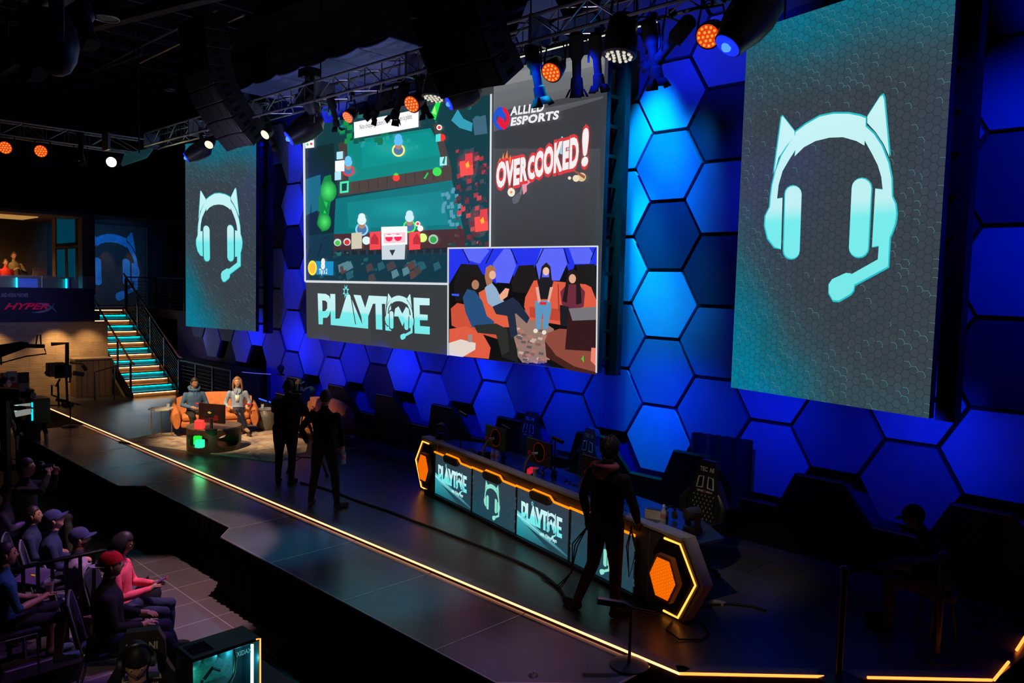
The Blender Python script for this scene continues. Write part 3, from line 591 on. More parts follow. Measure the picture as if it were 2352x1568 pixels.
def screen_body(t, pl, w_, z0, z1, thick=.09, frame=True):
    p = M(); fr = lambda a, b, c: tuple((pl.o+pl.u*a+pl.n*c).xy)+(b,)
    p.prism([(0, z0), (w_, z0), (w_, z1), (0, z1)], .004, thick, 0, fr); p.build('cabinet', blackp, t)
    if frame:
        for side in ((w_-.10, ) if pl.a >= 0 or True else ()):
            p = M(); p.prism([(side, z0-.05), (side+.2, z0-.05), (side+.2, z1+.1), (side, z1+.1)], .30, .42, 0, fr); k = z0+.15
            p.build('support_mast', black, t)
            while k < z1:
                p = M(); p.prism([(w_-.06, k), (w_-.02, k), (w_-.02, k+.05), (w_-.06, k+.05)], thick, .32, 0, fr); p.build('bracket', black, t); k += .42
        for u in (w_*.2, w_*.8): p = M(); q = pl.o+pl.u*u+pl.n*.05; p.cyl((q.x, q.y, z1), (q.x, q.y, 8.6), .012, n=6); p.build('hanging_cable', black, t)
def side_screen(pl, label, z0, z1):
    t = thing('led_screen', label, 'led screen', (0, 0, 0)); W_ = 2.55
    screen_body(t, pl, W_, z0, z1); P = Painter(pl)
    P.raw([(0, z0), (W_, z0), (W_, z1), (0, z1)], (0, 0, 0), 2)
    put_headset(P, HB[0]-.012, HB[1]+.012, HB[2]-.012, HB[3]+.012, 0, .004, srgb(40, 190, 200)); put_headset(P, *HB)
    P.build('display', [M_PAINT, M_LOGO, M_TEAL], t); return t
ZB, ZTP = 2.08, 6.52
side_screen(PR, 'tall led screen right of the desk side with pale cat-ear headset logo on teal hexagons', ZB, ZTP)
L0 = PR.o  # the left one mirrors the right one about the centre screen
pa = ray(427, 750); D_ = 20.9; k_ = D_/math.hypot(pa[0], pa[1]); PL = Plane((pa[0]*k_, pa[1]*k_, 0), .22)
side_screen(PL, 'tall led screen above the stairs side with smaller looking cat-ear headset logo', ZB+.02, ZTP+.03)
# ---- centre screen
cs = thing('led_screen', 'largest led screen, in the middle, showing a game, logos and a live sofa view', 'led screen', (0, 0, 0))
WC = PC.uv(1373, 857)[0]; screen_body(cs, PC, WC, ZB-.0, ZTP); P = Painter(PC, lambda x, y: (690+x*.42720, 200+y*.42720))
R_ = lambda a, b, c, d, col: P.px([(a, b), (c, b), (c, d), (a, d)], col)
P.raw([(0, ZB), (WC, ZB), (WC, ZTP), (0, ZTP)], srgb(58, 60, 64))
def grad(pts, c1, c2):   # quad whose first two corners have c1 and the last two c2
    P.raw([P.p.uv(*P.xf(x, y)) for x, y in pts], None, 0, [srgb(*c1)]*2+[srgb(*c2)]*2)
grad([(1037, 330), (1612, 330), (1612, 850), (1032, 858)], (72, 74, 78), (56, 57, 60))
grad([(1040, -90), (1640, -190), (1628, 60), (1038, 240)], (122, 126, 128), (84, 86, 90))
for y0_, y1_, c in ((-30, 30, (104, 108, 112)), (75, 110, (64, 66, 70)), (-120, -60, (132, 134, 136))): P.px([(1040, y0_+62), (1630, y0_-60), (1630, y1_-62), (1040, y1_+60)], c)
# game picture (plain shapes)
T_ = lambda c: tuple(min(255, int(v*1.18+4)) for v in c)
G0 = [(22, 215), (1030, 40), (1022, 860), (800, 862), (800, 1056), (36, 1040)]
P.px(G0, (14, 60, 66))
def q(pts, c): P.px(pts, T_(c))
rg0 = random.Random(21)
q([(26, 330), (180, 300), (200, 780), (36, 800)], (10, 32, 36)); q([(36, 800), (800, 850), (800, 1054), (36, 1038)], (12, 44, 56))
q([(250, 290), (700, 220), (810, 430), (260, 545)], (0, 112, 106)); q([(330, 300), (690, 235), (770, 360), (330, 440)], (0, 122, 118))
q([(190, 600), (815, 500), (880, 780), (180, 790)], (0, 96, 102)); q([(250, 620), (760, 560), (800, 740), (260, 760)], (4, 110, 116))
q([(205, 300), (250, 292), (262, 560), (205, 575)], (54, 46, 42)); q([(205, 520), (810, 425), (816, 500), (205, 585)], (62, 52, 46)); q([(712, 200), (745, 195), (812, 430), (770, 440)], (60, 50, 46))
for i in range(12): x = 215+i*50; q([(x, 520-i*8), (x+3, 520-i*8), (x+3, 580-i*8), (x, 580-i*8)], (40, 34, 30))
q([(180, 790), (880, 760), (890, 860), (180, 880)], (58, 34, 36)); q([(170, 880), (890, 860), (890, 885), (165, 905)], (22, 30, 36))
for i in range(16): x = 175+i*44; q([(x, 870), (x+14, 870), (x+14, 900), (x, 900)], (30, 44, 56))
for pts, c in ((([(100, 560), (130, 480), (165, 470), (175, 560), (160, 640), (150, 720), (120, 780), (90, 740)]), (10, 110, 40)), (([(120, 600), (150, 500), (165, 560), (140, 650)]), (20, 170, 50)), (([(105, 740), (130, 660), (150, 700), (140, 770)]), (24, 190, 60)), (([(148, 555), (158, 515), (168, 550), (158, 570)]), (150, 255, 120)), (([(122, 745), (130, 708), (140, 740), (130, 755)]), (150, 255, 120))): q(pts, c)
def halo(x, y, r, c, e, ry=None, n=20):      # round patch, bright middle fading into its surroundings
    C_ = P.p.uv(*P.xf(x, y)); rim_ = [P.p.uv(*P.xf(a, b)) for a, b in arc(x, y, r, 0, 360, n, ry)]; P.k += 0
    for i in range(n): P.k -= (1 if i else 0); P.raw([C_, rim_[i], rim_[i+1]], None, 0, [srgb(*c), srgb(*e), srgb(*e)])
halo(150, 560, 46, (80, 240, 100), (15, 134, 51), 60); halo(130, 725, 36, (80, 235, 100), (15, 134, 51), 48); halo(500, 330, 160, (16, 172, 160), (4, 148, 143), 62); halo(540, 660, 190, (14, 156, 160), (9, 134, 141), 56); halo(900, 420, 60, (150, 50, 58), (20, 75, 82), 90); halo(960, 720, 58, (150, 50, 56), (20, 75, 82), 90)
for i in range(60):
    x = rg0.uniform(30, 1000); y = rg0.choice([rg0.uniform(880, 1040), rg0.uniform(90, 210)]); y = y if x < 780 or y < 300 else 840; s_ = rg0.uniform(6, 26); q([(x, y), (x+s_, y-s_*.2), (x+s_*.9, y+s_*.6), (x-s_*.1, y+s_*.7)], rg0.choice([(16, 58, 66), (20, 76, 80), (12, 44, 54), (26, 92, 90)]))
for (x, y, w_, h_) in ((30, 500, 80, 110), (30, 610, 70, 80)): q([(x, y-5), (x+w_, y-30), (x+w_, y+h_-30), (x, y+h_)], (20, 86, 104))
rg = random.Random(7)
for i in range(12):      # dark bare branches
    x = rg.uniform(30, 190); y = rg.choice([380, 700, 820, 900])+rg.uniform(-40, 40); dx, dy = rg.uniform(-60, 60), rg.uniform(-90, 90); q([(x, y), (x+8, y+3), (x+dx+2, y+dy), (x+dx, y+dy)], (20, 26, 34))
for i in range(46):      # flagstones
    x, y = (rg.uniform(300, 700), rg.uniform(240, 330)) if i < 18 else (rg.uniform(750, 850), rg.uniform(540, 740)); q([(x, y), (x+18, y-3), (x+19, y+16), (x+1, y+19)], (28, 132, 126) if i < 18 else (70, 130, 150))
for i in range(120):      # red rubble, lamps and railings on the right
    x, y = rg.uniform(830, 1005), rg.uniform(330, 840); s = rg.uniform(5, 26); c = rg.choice([(96, 34, 42), (140, 44, 52), (70, 38, 46), (40, 42, 52), (34, 50, 58), (56, 60, 70), (170, 60, 64)]); q([(x, y), (x+s, y-6), (x+s, y+s*.7), (x, y+s)], c)
for x, y in ((900, 420), (980, 720)): q([(x-40, y-20), (x+30, y-30), (x+34, y+50), (x-36, y+60)], (226, 66, 60)); q([(x-10, y-60), (x+30, y-66), (x+30, y), (x-10, y)], (190, 50, 56)); q([(x-10, y-5), (x+8, y-22), (x+14, y+8), (x-2, y+16)], (255, 150, 40))
for pts, c in (([(815, 180), (850, 120), (880, 170), (930, 195), (925, 240), (860, 220)], (40, 130, 150)), ([(700, 150), (735, 80), (760, 75), (730, 180)], (20, 190, 60)), ([(712, 140), (728, 100), (735, 150)], (140, 255, 110)), ([(930, 170), (1000, 150), (1010, 250), (940, 260)], (50, 84, 100))): q(pts, c)
for i in range(26):
    x, y = rg.uniform(180, 460), rg.uniform(180, 290); q([(x, y), (x+30, y-6), (x+28, y+22), (x, y+26)], rg.choice([(10, 96, 70), (14, 120, 60), (12, 70, 66)]))
for i in range(20):
    x, y = rg.uniform(200, 760), rg.uniform(930, 1020); q([(x, y), (x+30, y-14), (x+44, y+20), (x+8, y+40)], rg.choice([(30, 76, 90), (58, 52, 56), (76, 52, 50), (70, 110, 120)]))
q([(292, 190), (640, 120), (640, 215), (295, 276)], (216, 226, 232))                                   # speech box
vs, fs = text_mesh('Nice chopping action! Now, put it on a plate.', .13); a = P.p.uv(*P.xf(322, 228)); b = P.p.uv(*P.xf(606, 175)); mw = max(v[0] for v in vs)
P.tri([(a[0]+v[0]*(b[0]-a[0])/mw, a[1]+v[1]) for v in vs], fs, srgb(70, 84, 96))
q([(30, 218), (78, 210), (78, 282), (30, 290)], (226, 236, 232)); q([(30, 292), (78, 285), (78, 325), (32, 330)], (222, 232, 230))
for x, y, r, c in ((55, 235, 9, (235, 100, 60)), (46, 255, 9, (235, 110, 60)), (62, 258, 9, (60, 170, 60)), (43, 309, 7, (80, 180, 80)), (63, 306, 7, (220, 50, 40))): q(arc(x, y, r, 0, 330, 10), c)
q([(38, 222), (72, 215), (72, 228), (38, 234)], (40, 160, 60))
def disc(x, y, r, c, ry=None): q(arc(x, y, r, 0, 340, 18, ry), c)
for x, y, s, hat, ring in ((532, 330, 1.0, (80, 160, 230), (238, 214, 110)), (262, 440, .9, (90, 170, 235), (230, 40, 50)), (335, 755, 1.0, (190, 214, 240), (120, 180, 240)), (592, 740, 1.0, (170, 200, 240), (60, 220, 80))):   # plain ringed game tokens with white caps
    disc(x, y+10*s, 35*s, ring); disc(x, y+10*s, 26*s, (60, 100, 140)); disc(x, y-12*s, 18*s, (150, 110, 90)); disc(x, y-38*s, 24*s, hat); disc(x, y-58*s, 19*s, hat)
for x, y, r, c in ((520, 488, 19, (235, 50, 40)), (740, 455, 24, (50, 190, 70)), (765, 272, 20, (230, 40, 36)), (752, 218, 15, (240, 240, 240)), (752, 218, 9, (220, 50, 40)), (636, 735, 14, (240, 240, 240)), (636, 735, 8, (220, 60, 40)), (650, 760, 16, (230, 255, 220)), (662, 810, 24, (190, 240, 110)), (360, 825, 22, (190, 210, 230)),
                   (205, 835, 20, (170, 190, 190)), (205, 838, 14, (60, 170, 60)), (256, 832, 20, (170, 190, 190)), (256, 834, 14, (190, 40, 40)), (720, 818, 26, (150, 170, 160)), (720, 820, 18, (40, 140, 60))): disc(x, y, r, c)
q([(505, 470), (520, 460), (535, 470), (520, 478)], (70, 180, 60)); q([(668, 490), (690, 458), (694, 465), (676, 495)], (30, 170, 80))
for (x, y, w_, h_, c) in ((200, 350, 34, 40, (150, 196, 220)), (192, 398, 50, 58, (232, 230, 220)), (190, 458, 34, 44, (150, 196, 220)), (733, 256, 26, 40, (60, 190, 190)), (755, 378, 38, 46, (140, 200, 230)), (280, 785, 56, 86, (176, 170, 150)), (378, 780, 60, 96, (204, 60, 66)), (590, 780, 60, 96, (204, 60, 66))): q([(x, y), (x+w_, y-5), (x+w_, y+h_-4), (x, y+h_)], c)
q([(768, 410), (780, 372), (786, 374), (780, 415)], (20, 110, 60)); q([(218, 510), (266, 504), (264, 566), (218, 572)], (60, 200, 160)); q([(228, 520), (256, 516), (255, 556), (228, 560)], (20, 50, 50))
q([(440, 752), (580, 748), (580, 846), (442, 852)], (206, 214, 220)); q([(454, 785), (570, 780), (570, 835), (454, 840)], (240, 170, 180)); disc(482, 810, 20, (220, 30, 70)); disc(530, 808, 20, (220, 30, 70)); q([(462, 795), (552, 792), (552, 803), (462, 806)], (250, 230, 235))
q([(442, 852), (570, 846), (566, 926), (444, 928)], (170, 180, 188)); q([(484, 876), (516, 874), (500, 908)], (40, 44, 50))
for x in (385, 612): q([(x, 815), (x+20, 785), (x+40, 815), (x+40, 845), (x, 845)], (160, 36, 46))
q([(86, 935), (184, 937), (182, 1012), (90, 1008)], (22, 120, 170)); disc(70, 972, 24, (250, 196, 60), 40); disc(70, 972, 17, (230, 160, 40), 30)
def wordP(s, size, x0, y0, x1, y1, rgb, bold=0, shear=0, sp=1.0, growh=1.0):
    vs, fs = text_mesh(s, size, bold, shear, sp); a = P.p.uv(*P.xf(x0, y0)); b = P.p.uv(*P.xf(x1, y1)); mw = max(v[0] for v in vs)
    k = (b[0]-a[0])/mw; sl = (b[1]-a[1])/(b[0]-a[0]); P.tri([(a[0]+v[0]*k, a[1]+v[1]*growh+v[0]*k*sl) for v in vs], fs, srgb(*rgb))
wordP('8', .28, 118, 975, 138, 975, (245, 245, 245), .02); wordP('Tip x 2', .14, 106, 1002, 150, 1002, (240, 240, 240), .006)
# lower left: PLAYTIME on dark grey
T_ = lambda c: c
q([(36, 1052), (800, 1066), (798, 1440), (40, 1345)], (62, 65, 68)); q([(384, 1058), (800, 1066), (798, 1440), (385, 1388)], (57, 60, 64))
put_play(P, *PB, srgb(60, 63, 66)); S_ = PB
# lower right: live view of the sofas
q([(804, 866), (1604, 856), (1598, 1532), (804, 1440)], (14, 14, 16))
q([(806, 866), (1604, 858), (1604, 960), (1480, 955), (1460, 1040), (1440, 960), (1270, 950), (1250, 1060), (1160, 1055), (1140, 960), (1060, 1058), (980, 1000), (870, 950), (806, 1060)], (36, 52, 236))
for pts in ([(880, 870), (1010, 870), (1022, 880), (970, 950), (905, 930)], [(1040, 950), (1100, 870), (1140, 872), (1166, 960), (1130, 1055), (1060, 1050)], [(1300, 870), (1420, 868), (1440, 950), (1400, 1040), (1290, 1040), (1272, 950)], [(1450, 866), (1560, 864), (1580, 900), (1560, 950), (1480, 950)]): q(pts, (92, 104, 250))
for a in ((875, 870, 912, 945), (1040, 868, 1000, 950), (1135, 870, 1170, 950), (1310, 868, 1272, 950), (1420, 866, 1446, 950), (1590, 866, 1565, 930)): q([(a[0], a[1]), (a[0]+6, a[1]), (a[2]+6, a[3]), (a[2], a[3])], (10, 12, 60))
q([(870, 950), (960, 955), (1010, 1050), (960, 1150), (840, 1150), (830, 1060)], (26, 24, 26)); q([(1180, 960), (1260, 955), (1290, 1050), (1230, 1110), (1150, 1100), (1140, 1050)], (30, 26, 26)); q([(1490, 955), (1590, 950), (1600, 1150), (1500, 1060)], (30, 26, 26))
q([(820, 1110), (860, 1112), (860, 1124), (820, 1120)], (60, 90, 255))
q([(1130, 1240), (1200, 1190), (1370, 1300), (1330, 1480), (1200, 1480), (1110, 1360)], (150, 120, 110))
for i in range(50): x, y = rg.uniform(1130, 1330), rg.uniform(1290, 1470); q([(x, y), (x+26, y+4), (x+20, y+18), (x-4, y+12)], rg.choice([(176, 120, 106), (96, 88, 92), (200, 172, 160), (130, 96, 90)]))
def sofa2(pts, c): q(pts, c)
for pts, c in (([(965, 1105), (1000, 1085), (1060, 1120), (1140, 1240), (1140, 1300), (1080, 1320), (990, 1230)], (224, 96, 66)), ([(816, 1190), (850, 1160), (900, 1170), (960, 1210), (1080, 1320), (1130, 1330), (1120, 1370), (960, 1320), (860, 1300), (820, 1280)], (206, 82, 58)),
                ([(808, 1300), (900, 1285), (990, 1330), (1030, 1400), (1020, 1460), (806, 1440)], (222, 92, 66)), ([(1216, 1130), (1262, 1040), (1300, 1036), (1540, 1060), (1570, 1075), (1600, 1150), (1590, 1230), (1420, 1280), (1240, 1250), (1210, 1180)], (222, 92, 66)), ([(1240, 1180), (1500, 1200), (1500, 1270), (1240, 1235)], (190, 70, 52)), ([(1390, 1060), (1396, 1060), (1400, 1200), (1394, 1200)], (160, 56, 44))): q(pts, c)
def body(head, hair, skin, top, torso, legs, leg, shoes=None, extra=()):
    q(torso, top); q(legs, leg)
    for pts, c in extra: q(pts, c)
    q(hair[0], hair[1]); disc(*head, skin, head[2]*1.3)
q([(1062, 1290), (1140, 1290), (1170, 1400), (1180, 1480), (1090, 1450)], (30, 32, 30))
body((948, 1062, 20), ([(910, 1030), (925, 1005), (960, 1005), (972, 1040), (960, 1035), (930, 1080), (915, 1060)], (30, 22, 20)), (176, 124, 96), (40, 80, 124), [(880, 1130), (905, 1085), (945, 1095), (985, 1150), (1010, 1230), (1050, 1260), (1040, 1300), (930, 1290), (895, 1210)], [(940, 1280), (1060, 1270), (1120, 1300), (1130, 1420), (1090, 1440), (1060, 1330), (960, 1320)], (44, 46, 44))
body((1040, 1010, 18), ([(1005, 970), (1030, 955), (1055, 970), (1055, 1000), (1035, 1000), (1040, 1050), (1010, 1070), (998, 1020)], (170, 110, 76)), (236, 180, 150), (146, 176, 206), [(998, 1080), (1030, 1045), (1060, 1080), (1085, 1130), (1110, 1160), (1050, 1190), (1015, 1160)], [(1040, 1180), (1150, 1130), (1185, 1160), (1240, 1240), (1225, 1270), (1160, 1210), (1175, 1330), (1140, 1350), (1120, 1230), (1060, 1220)], (34, 44, 66), None, [([(1075, 1120), (1110, 1080), (1130, 1085), (1120, 1125), (1085, 1150)], (240, 170, 140))])
body((1328, 990, 17), ([(1305, 965), (1330, 942), (1352, 965), (1360, 1040), (1345, 1050), (1345, 980), (1310, 985), (1305, 1040), (1292, 1045)], (40, 28, 28)), (240, 190, 170), (30, 28, 34), [(1280, 1040), (1310, 1022), (1345, 1022), (1368, 1045), (1358, 1080), (1345, 1140), (1290, 1140), (1290, 1080)], [(1268, 1150), (1352, 1145), (1356, 1200), (1336, 1300), (1312, 1300), (1312, 1200), (1295, 1300), (1275, 1300)], (92, 150, 190), None, [([(1272, 1075), (1288, 1075), (1300, 1150), (1285, 1160)], (230, 170, 150)), ([(1350, 1075), (1366, 1075), (1345, 1160), (1335, 1150)], (230, 170, 150)), ([(1295, 1155), (1330, 1155), (1330, 1170), (1295, 1170)], (220, 40, 50))])
body((1470, 1030, 19), ([(1440, 1020), (1450, 985), (1475, 976), (1500, 1000), (1515, 1080), (1520, 1160), (1490, 1170), (1490, 1060), (1450, 1060), (1440, 1160), (1415, 1150), (1430, 1080)], (34, 26, 28)), (226, 170, 140), (110, 44, 60), [(1405, 1100), (1440, 1060), (1505, 1060), (1538, 1100), (1530, 1180), (1480, 1200), (1415, 1180)], [(1402, 1170), (1450, 1180), (1460, 1290), (1405, 1280)], (30, 30, 34))
disc(1318, 1318, 12, (235, 225, 210)); disc(1272, 1310, 12, (235, 225, 210))
q([(1322, 1360), (1340, 1320), (1400, 1298), (1598, 1310), (1598, 1532), (1480, 1500), (1380, 1440)], (142, 74, 60)); q([(1322, 1362), (1380, 1440), (1480, 1500), (1598, 1532), (1598, 1545), (1450, 1520), (1330, 1450)], (70, 34, 30))
q([(1450, 1190), (1598, 1180), (1598, 1250), (1470, 1255)], (120, 118, 122)); q([(1450, 1190), (1470, 1255), (1598, 1250), (1598, 1420), (1430, 1410)], (52, 26, 28))
q([(806, 1375), (870, 1355), (950, 1375), (948, 1410), (880, 1450), (806, 1440)], (226, 212, 200)); q([(908, 1330), (932, 1330), (930, 1370), (910, 1370)], (150, 140, 140)); q([(1572, 1400), (1600, 1402), (1598, 1500), (1568, 1470)], (240, 130, 110)); q([(1518, 1460), (1530, 1440), (1532, 1480)], (80, 200, 60))
# white dividers
for pts in ([(20, 215), (32, 213), (38, 1045), (28, 1045)], [(1028, 40), (1038, 38), (1032, 862), (1022, 862)], [(800, 862), (1608, 852), (1608, 860), (800, 870)], [(798, 862), (806, 862), (804, 1442), (797, 1441)], [(1602, 855), (1610, 855), (1602, 1536), (1594, 1534)], [(34, 1038), (800, 1052), (800, 1064), (34, 1050)]): q(pts, (214, 220, 224))
# upper right: the two logos
disc(1088, 170, 44, (30, 84, 210), 62); q(arc(1088, 170, 46, -80, 80, 14, 64), (226, 26, 60)); disc(1088, 170, 26, (66, 68, 74), 36)
q([(1066, 110), (1090, 118), (1112, 150), (1104, 190), (1080, 176), (1066, 150)], (30, 84, 210)); q([(1108, 232), (1088, 222), (1064, 190), (1074, 160), (1096, 170), (1112, 196)], (226, 26, 60))
wordP('ALLIED', .175, 1138, 153, 1318, 129, (238, 238, 240), .007, .12, 1.1, 1.0); wordP('ESPORTS', .165, 1136, 209, 1398, 171, (238, 238, 240), .008, .12, 1.1, 1.0)
for x, y, h_ in ((1072, 440, 60), (1090, 445, 90), (1110, 440, 100), (1128, 435, 70)): q([(x, y), (x-4, y-h_*.5), (x+10, y-h_), (x+16, y-h_*.45), (x+22, y)], (240, 130, 60)); q([(x+2, y), (x+2, y-h_*.3), (x+9, y-h_*.65), (x+14, y-h_*.3), (x+16, y)], (252, 200, 130))
for x, y, r in ((1420, 330, 34), (1445, 300, 14), (1400, 300, 12), (1382, 325, 9), (1432, 285, 8), (1455, 322, 10), (1415, 272, 5)): disc(x, y, r, (130, 220, 236))
q([(1272, 385), (1300, 352), (1320, 350), (1318, 370), (1300, 390)], (150, 90, 60)); disc(1305, 345, 7, (200, 130, 110)); disc(1520, 485, 24, (226, 196, 150)); disc(1490, 492, 18, (240, 226, 190)); disc(1455, 490, 9, (240, 226, 190)); q([(1470, 450), (1480, 445), (1540, 480), (1535, 495)], (150, 90, 60))
disc(1142, 566, 20, (240, 236, 220), 24); disc(1142, 566, 7, (240, 150, 60)); q([(1150, 625), (1146, 600), (1190, 560), (1198, 575), (1180, 620), (1160, 630)], (96, 98, 104)); q([(1186, 572), (1200, 520), (1208, 522), (1196, 580)], (120, 122, 128)); q([(1200, 520), (1250, 490), (1262, 500), (1225, 530), (1226, 560), (1206, 580)], (236, 150, 170))
for i, (ch, x, w_, y, sc_) in enumerate((('O', 1056, 62, 535, 1.0), ('V', 1104, 58, 522, .95), ('E', 1150, 42, 520, 1.0), ('R', 1186, 46, 500, .9), ('C', 1226, 48, 490, .85), ('O', 1262, 62, 478, .95), ('O', 1310, 62, 462, 1.0), ('K', 1366, 56, 452, 1.1), ('E', 1414, 44, 438, 1.05), ('D', 1450, 56, 430, 1.1), ('!', 1516, 42, 418, 1.35))):
    for pas in (0, 1):
        vs, fs = text_mesh(ch, .52*sc_, .075 if pas == 0 else .028); a = P.p.uv(*P.xf(x, y)); b = P.p.uv(*P.xf(x+w_, y)); x0_, x1_ = min(v[0] for v in vs), max(v[0] for v in vs); k = (b[0]-a[0])/(x1_-x0_)*(1 if pas == 0 else .86); cx_ = (a[0]+b[0])/2
        P.tri([(cx_+(v[0]-(x0_+x1_)/2)*k, a[1]+v[1]-(x-1300)*0+(v[0]-(x0_+x1_)/2)*k*.1) for v in vs], fs, srgb(222, 60, 62) if pas == 0 else srgb(244, 240, 240))
P.build('display', [M_PAINT, M_LOGO], cs)
# painted mural on the landing wall, same headset in blue paint
PM = Plane((mural_x+.025, 8.1, 0), PI/2); mp_ = M()
class FlatP:
    def raw(s, pts, col, mi=0, cols=None): mp_.face([(mural_x+.024, 8.1+u, z) for u, z in pts])
a = onx(208, 560, mural_x); b = onx(318, 690, mural_x); FP = FlatP(); rt_ = onx(320, 600, mural_x).y-8.1; top_ = onx(300, 533, mural_x).z; bot_ = onx(270, 690, mural_x).z; wd_ = (rt_-(onx(263, 600, mural_x).y-8.1))/.42*.92
put_headset(FP, rt_-wd_, rt_, bot_, top_)
mp_.build('painted_headset', mat('mural_blue_paint', (.05, .32, .75), .6, emit=(.0, .1, .28), es=.0), mb, smooth=0, fix=False)
# ================================================================== players' desk
DO = (-9.69, 7.90, 0); DA = -.22; PD = Plane(DO, DA)
def DW(u, d, z=0.0): return V(DO)+PD.u*u+PD.n*d+V((0, 0, z))
desk = thing('players_desk', 'long black players desk with four lit screens and orange hexagon ends', 'desk', DO, DA)
deskm = mat('desk_charcoal', (.035, .033, .032), .5, noise=.25, scale=30, bump=.05, bscale=120); deskt = mat('desk_blue_black_top', (.02, .05, .13), .25); greyl = mat('desk_grey_ledge', (.30, .28, .28), .5)
p = M(); p.prism([(.25, .04), (5.65, .04), (5.65, .80), (.25, .80)], .03, .10, 0, lambda a, b, c: (a, c, b)); p.build('front_panel', deskm, desk)
p = M(); p.prism([(.16, .40), (.0, .90), (5.9, .90), (5.75, .22), (4.95, .95), (.9, .95)][:0] or [(.12, .05), (5.82, .05), (5.82, .62), (5.2, .92), (.7, .92), (.12, .62)], .735, .76); p.build('worktop', deskt, desk, bevel=.005)
p = M(); p.box((2.97, .045, .845), (5.72, .13, .035)); p.build('front_ledge', greyl, desk, bevel=.006)
p = M(); p.box((2.97, .10, .78), (5.6, .02, .12)); p.build('upstand', deskm, desk)
p = M(); p.prism([(.35, .2), (5.6, .2), (5.4, .86), (.6, .86)], .0, .735); p.build('carcass', deskm, desk)
p = M(); p.box((2.9, .02, .03), (5.2, .14, .05)); p.build('plinth', black, desk)
PDs = Plane(DO, DA)
for k in range(4):
    a = .585+k*1.152; b = a+1.10; P = Painter(Plane((DO[0], DO[1], 0), DA)); P.p.o = V(DO)-P.p.n*.003
    P.raw([(a-.02, .045), (b+.02, .045), (b+.02, .70), (a-.02, .70)], (.004, .004, .005))
    dk = (46, 58, 70)
    P.raw([(a, .06), (b, .06), (b, .685), (a, .685)], None, 0, [srgb(*c) for c in ((20, 70, 86), (34, 66, 80), (48, 60, 72), (44, 58, 70))])
    if k % 2 == 0:
        for t_, c1, c2, w2 in ((0, (90, 210, 220), (40, 80, 96), .05), (1, (190, 240, 245), (60, 120, 140), .012)):
            P.raw([(a, .33-w2), (b, .10-w2*.3), (b, .10+w2*.3), (a, .33+w2)], None, 0, [srgb(*c1), srgb(*c2), srgb(*c2), srgb(*c1)])
        P.raw([(a, .06), (a+.75, .06), (a, .31)], None, 0, [srgb(20, 128, 142), srgb(38, 74, 90), srgb(60, 170, 182)])
        put_play(P, a+.09, a+.98, .28, .53, srgb(44, 62, 74))
        vs, fs = text_mesh('with KittyPlays', .07, .003); P.tri([(a+.52+v[0]*.85, .20+v[1]*.9) for v in vs], fs, srgb(190, 240, 240))
    else:
        for i in range(46):
            r5 = random.Random(i*7+k); x = a+(r5.random()**2*.3 if i % 2 else 1.1-r5.random()**2*.3); z = .08+r5.random()*.5; s = .018; P.raw([(x, z), (x+s, z), (x+s*1.5, z+s*.87), (x+s, z+s*.87*2), (x, z+s*.87*2), (x-s*.5, z+s*.87)], srgb(44, 84, 98)); s *= .78; x += .002; z += .004; P.raw([(x, z), (x+s, z), (x+s*1.5, z+s*.87), (x+s, z+s*.87*2), (x, z+s*.87*2), (x-s*.5, z+s*.87)], srgb(42, 62, 74))
        put_headset(P, a+.32, a+.74, .09, .60, 0, 0, srgb(140, 226, 206))
    o = P.build('display', [M_PAINT, M_LOGO], desk); o.matrix_parent_inverse = Matrix.LocRotScale(V(DO), Euler((0, 0, DA)), None).inverted()
    x = a-.03; zt = .765; ln = [(x, .70), (x+.34, .70), (x+.39, .74), (x+.76, .74), (x+.83, .69), (x+1.14, .69)]
    p = M(); p.tube([(u, -.008, z) for u, z in ln], .016, 4); p.build('orange_light_line', led_orl, desk)
    p = M(); p.prism([(x+.36, .71), (x+.40, .735), (x+.74, .735), (x+.79, .70), (x+.79, .66), (x+.75, .625), (x+.40, .625), (x+.36, .66)], -.05, .0, 0, lambda a_, b_, c_: (a_, c_, b_)); p.build('vent_pod', deskm, desk, bevel=.008)
led_dk = glow('desk_orange_led', (1, .30, .04), 3.0)
hexm = bpy.data.materials.new('orange_honeycomb'); nt, b_ = nodes(hexm); tc = nt.nodes.new('ShaderNodeTexCoord'); sx = nt.nodes.new('ShaderNodeSeparateXYZ'); nt.links.new(tc.outputs['Object'], sx.inputs[0]); cx_ = nt.nodes.new('ShaderNodeCombineXYZ'); nt.links.new(sx.outputs[0], cx_.inputs[0]); nt.links.new(sx.outputs[2], cx_.inputs[1])
e_, _, _ = hexnodes(nt, cx_.outputs[0], 28, 28); nt.links.new(mixc(nt, node_math(nt, 'LESS_THAN', e_, .07), (1, .17, 0), (.55, .07, .0)), b_.inputs['Emission Color']); b_.inputs['Emission Strength'].default_value = 1.0; b_.inputs['Base Color'].default_value = (.1, .03, 0, 1)
frD = lambda a, b, c: (a, c, b)
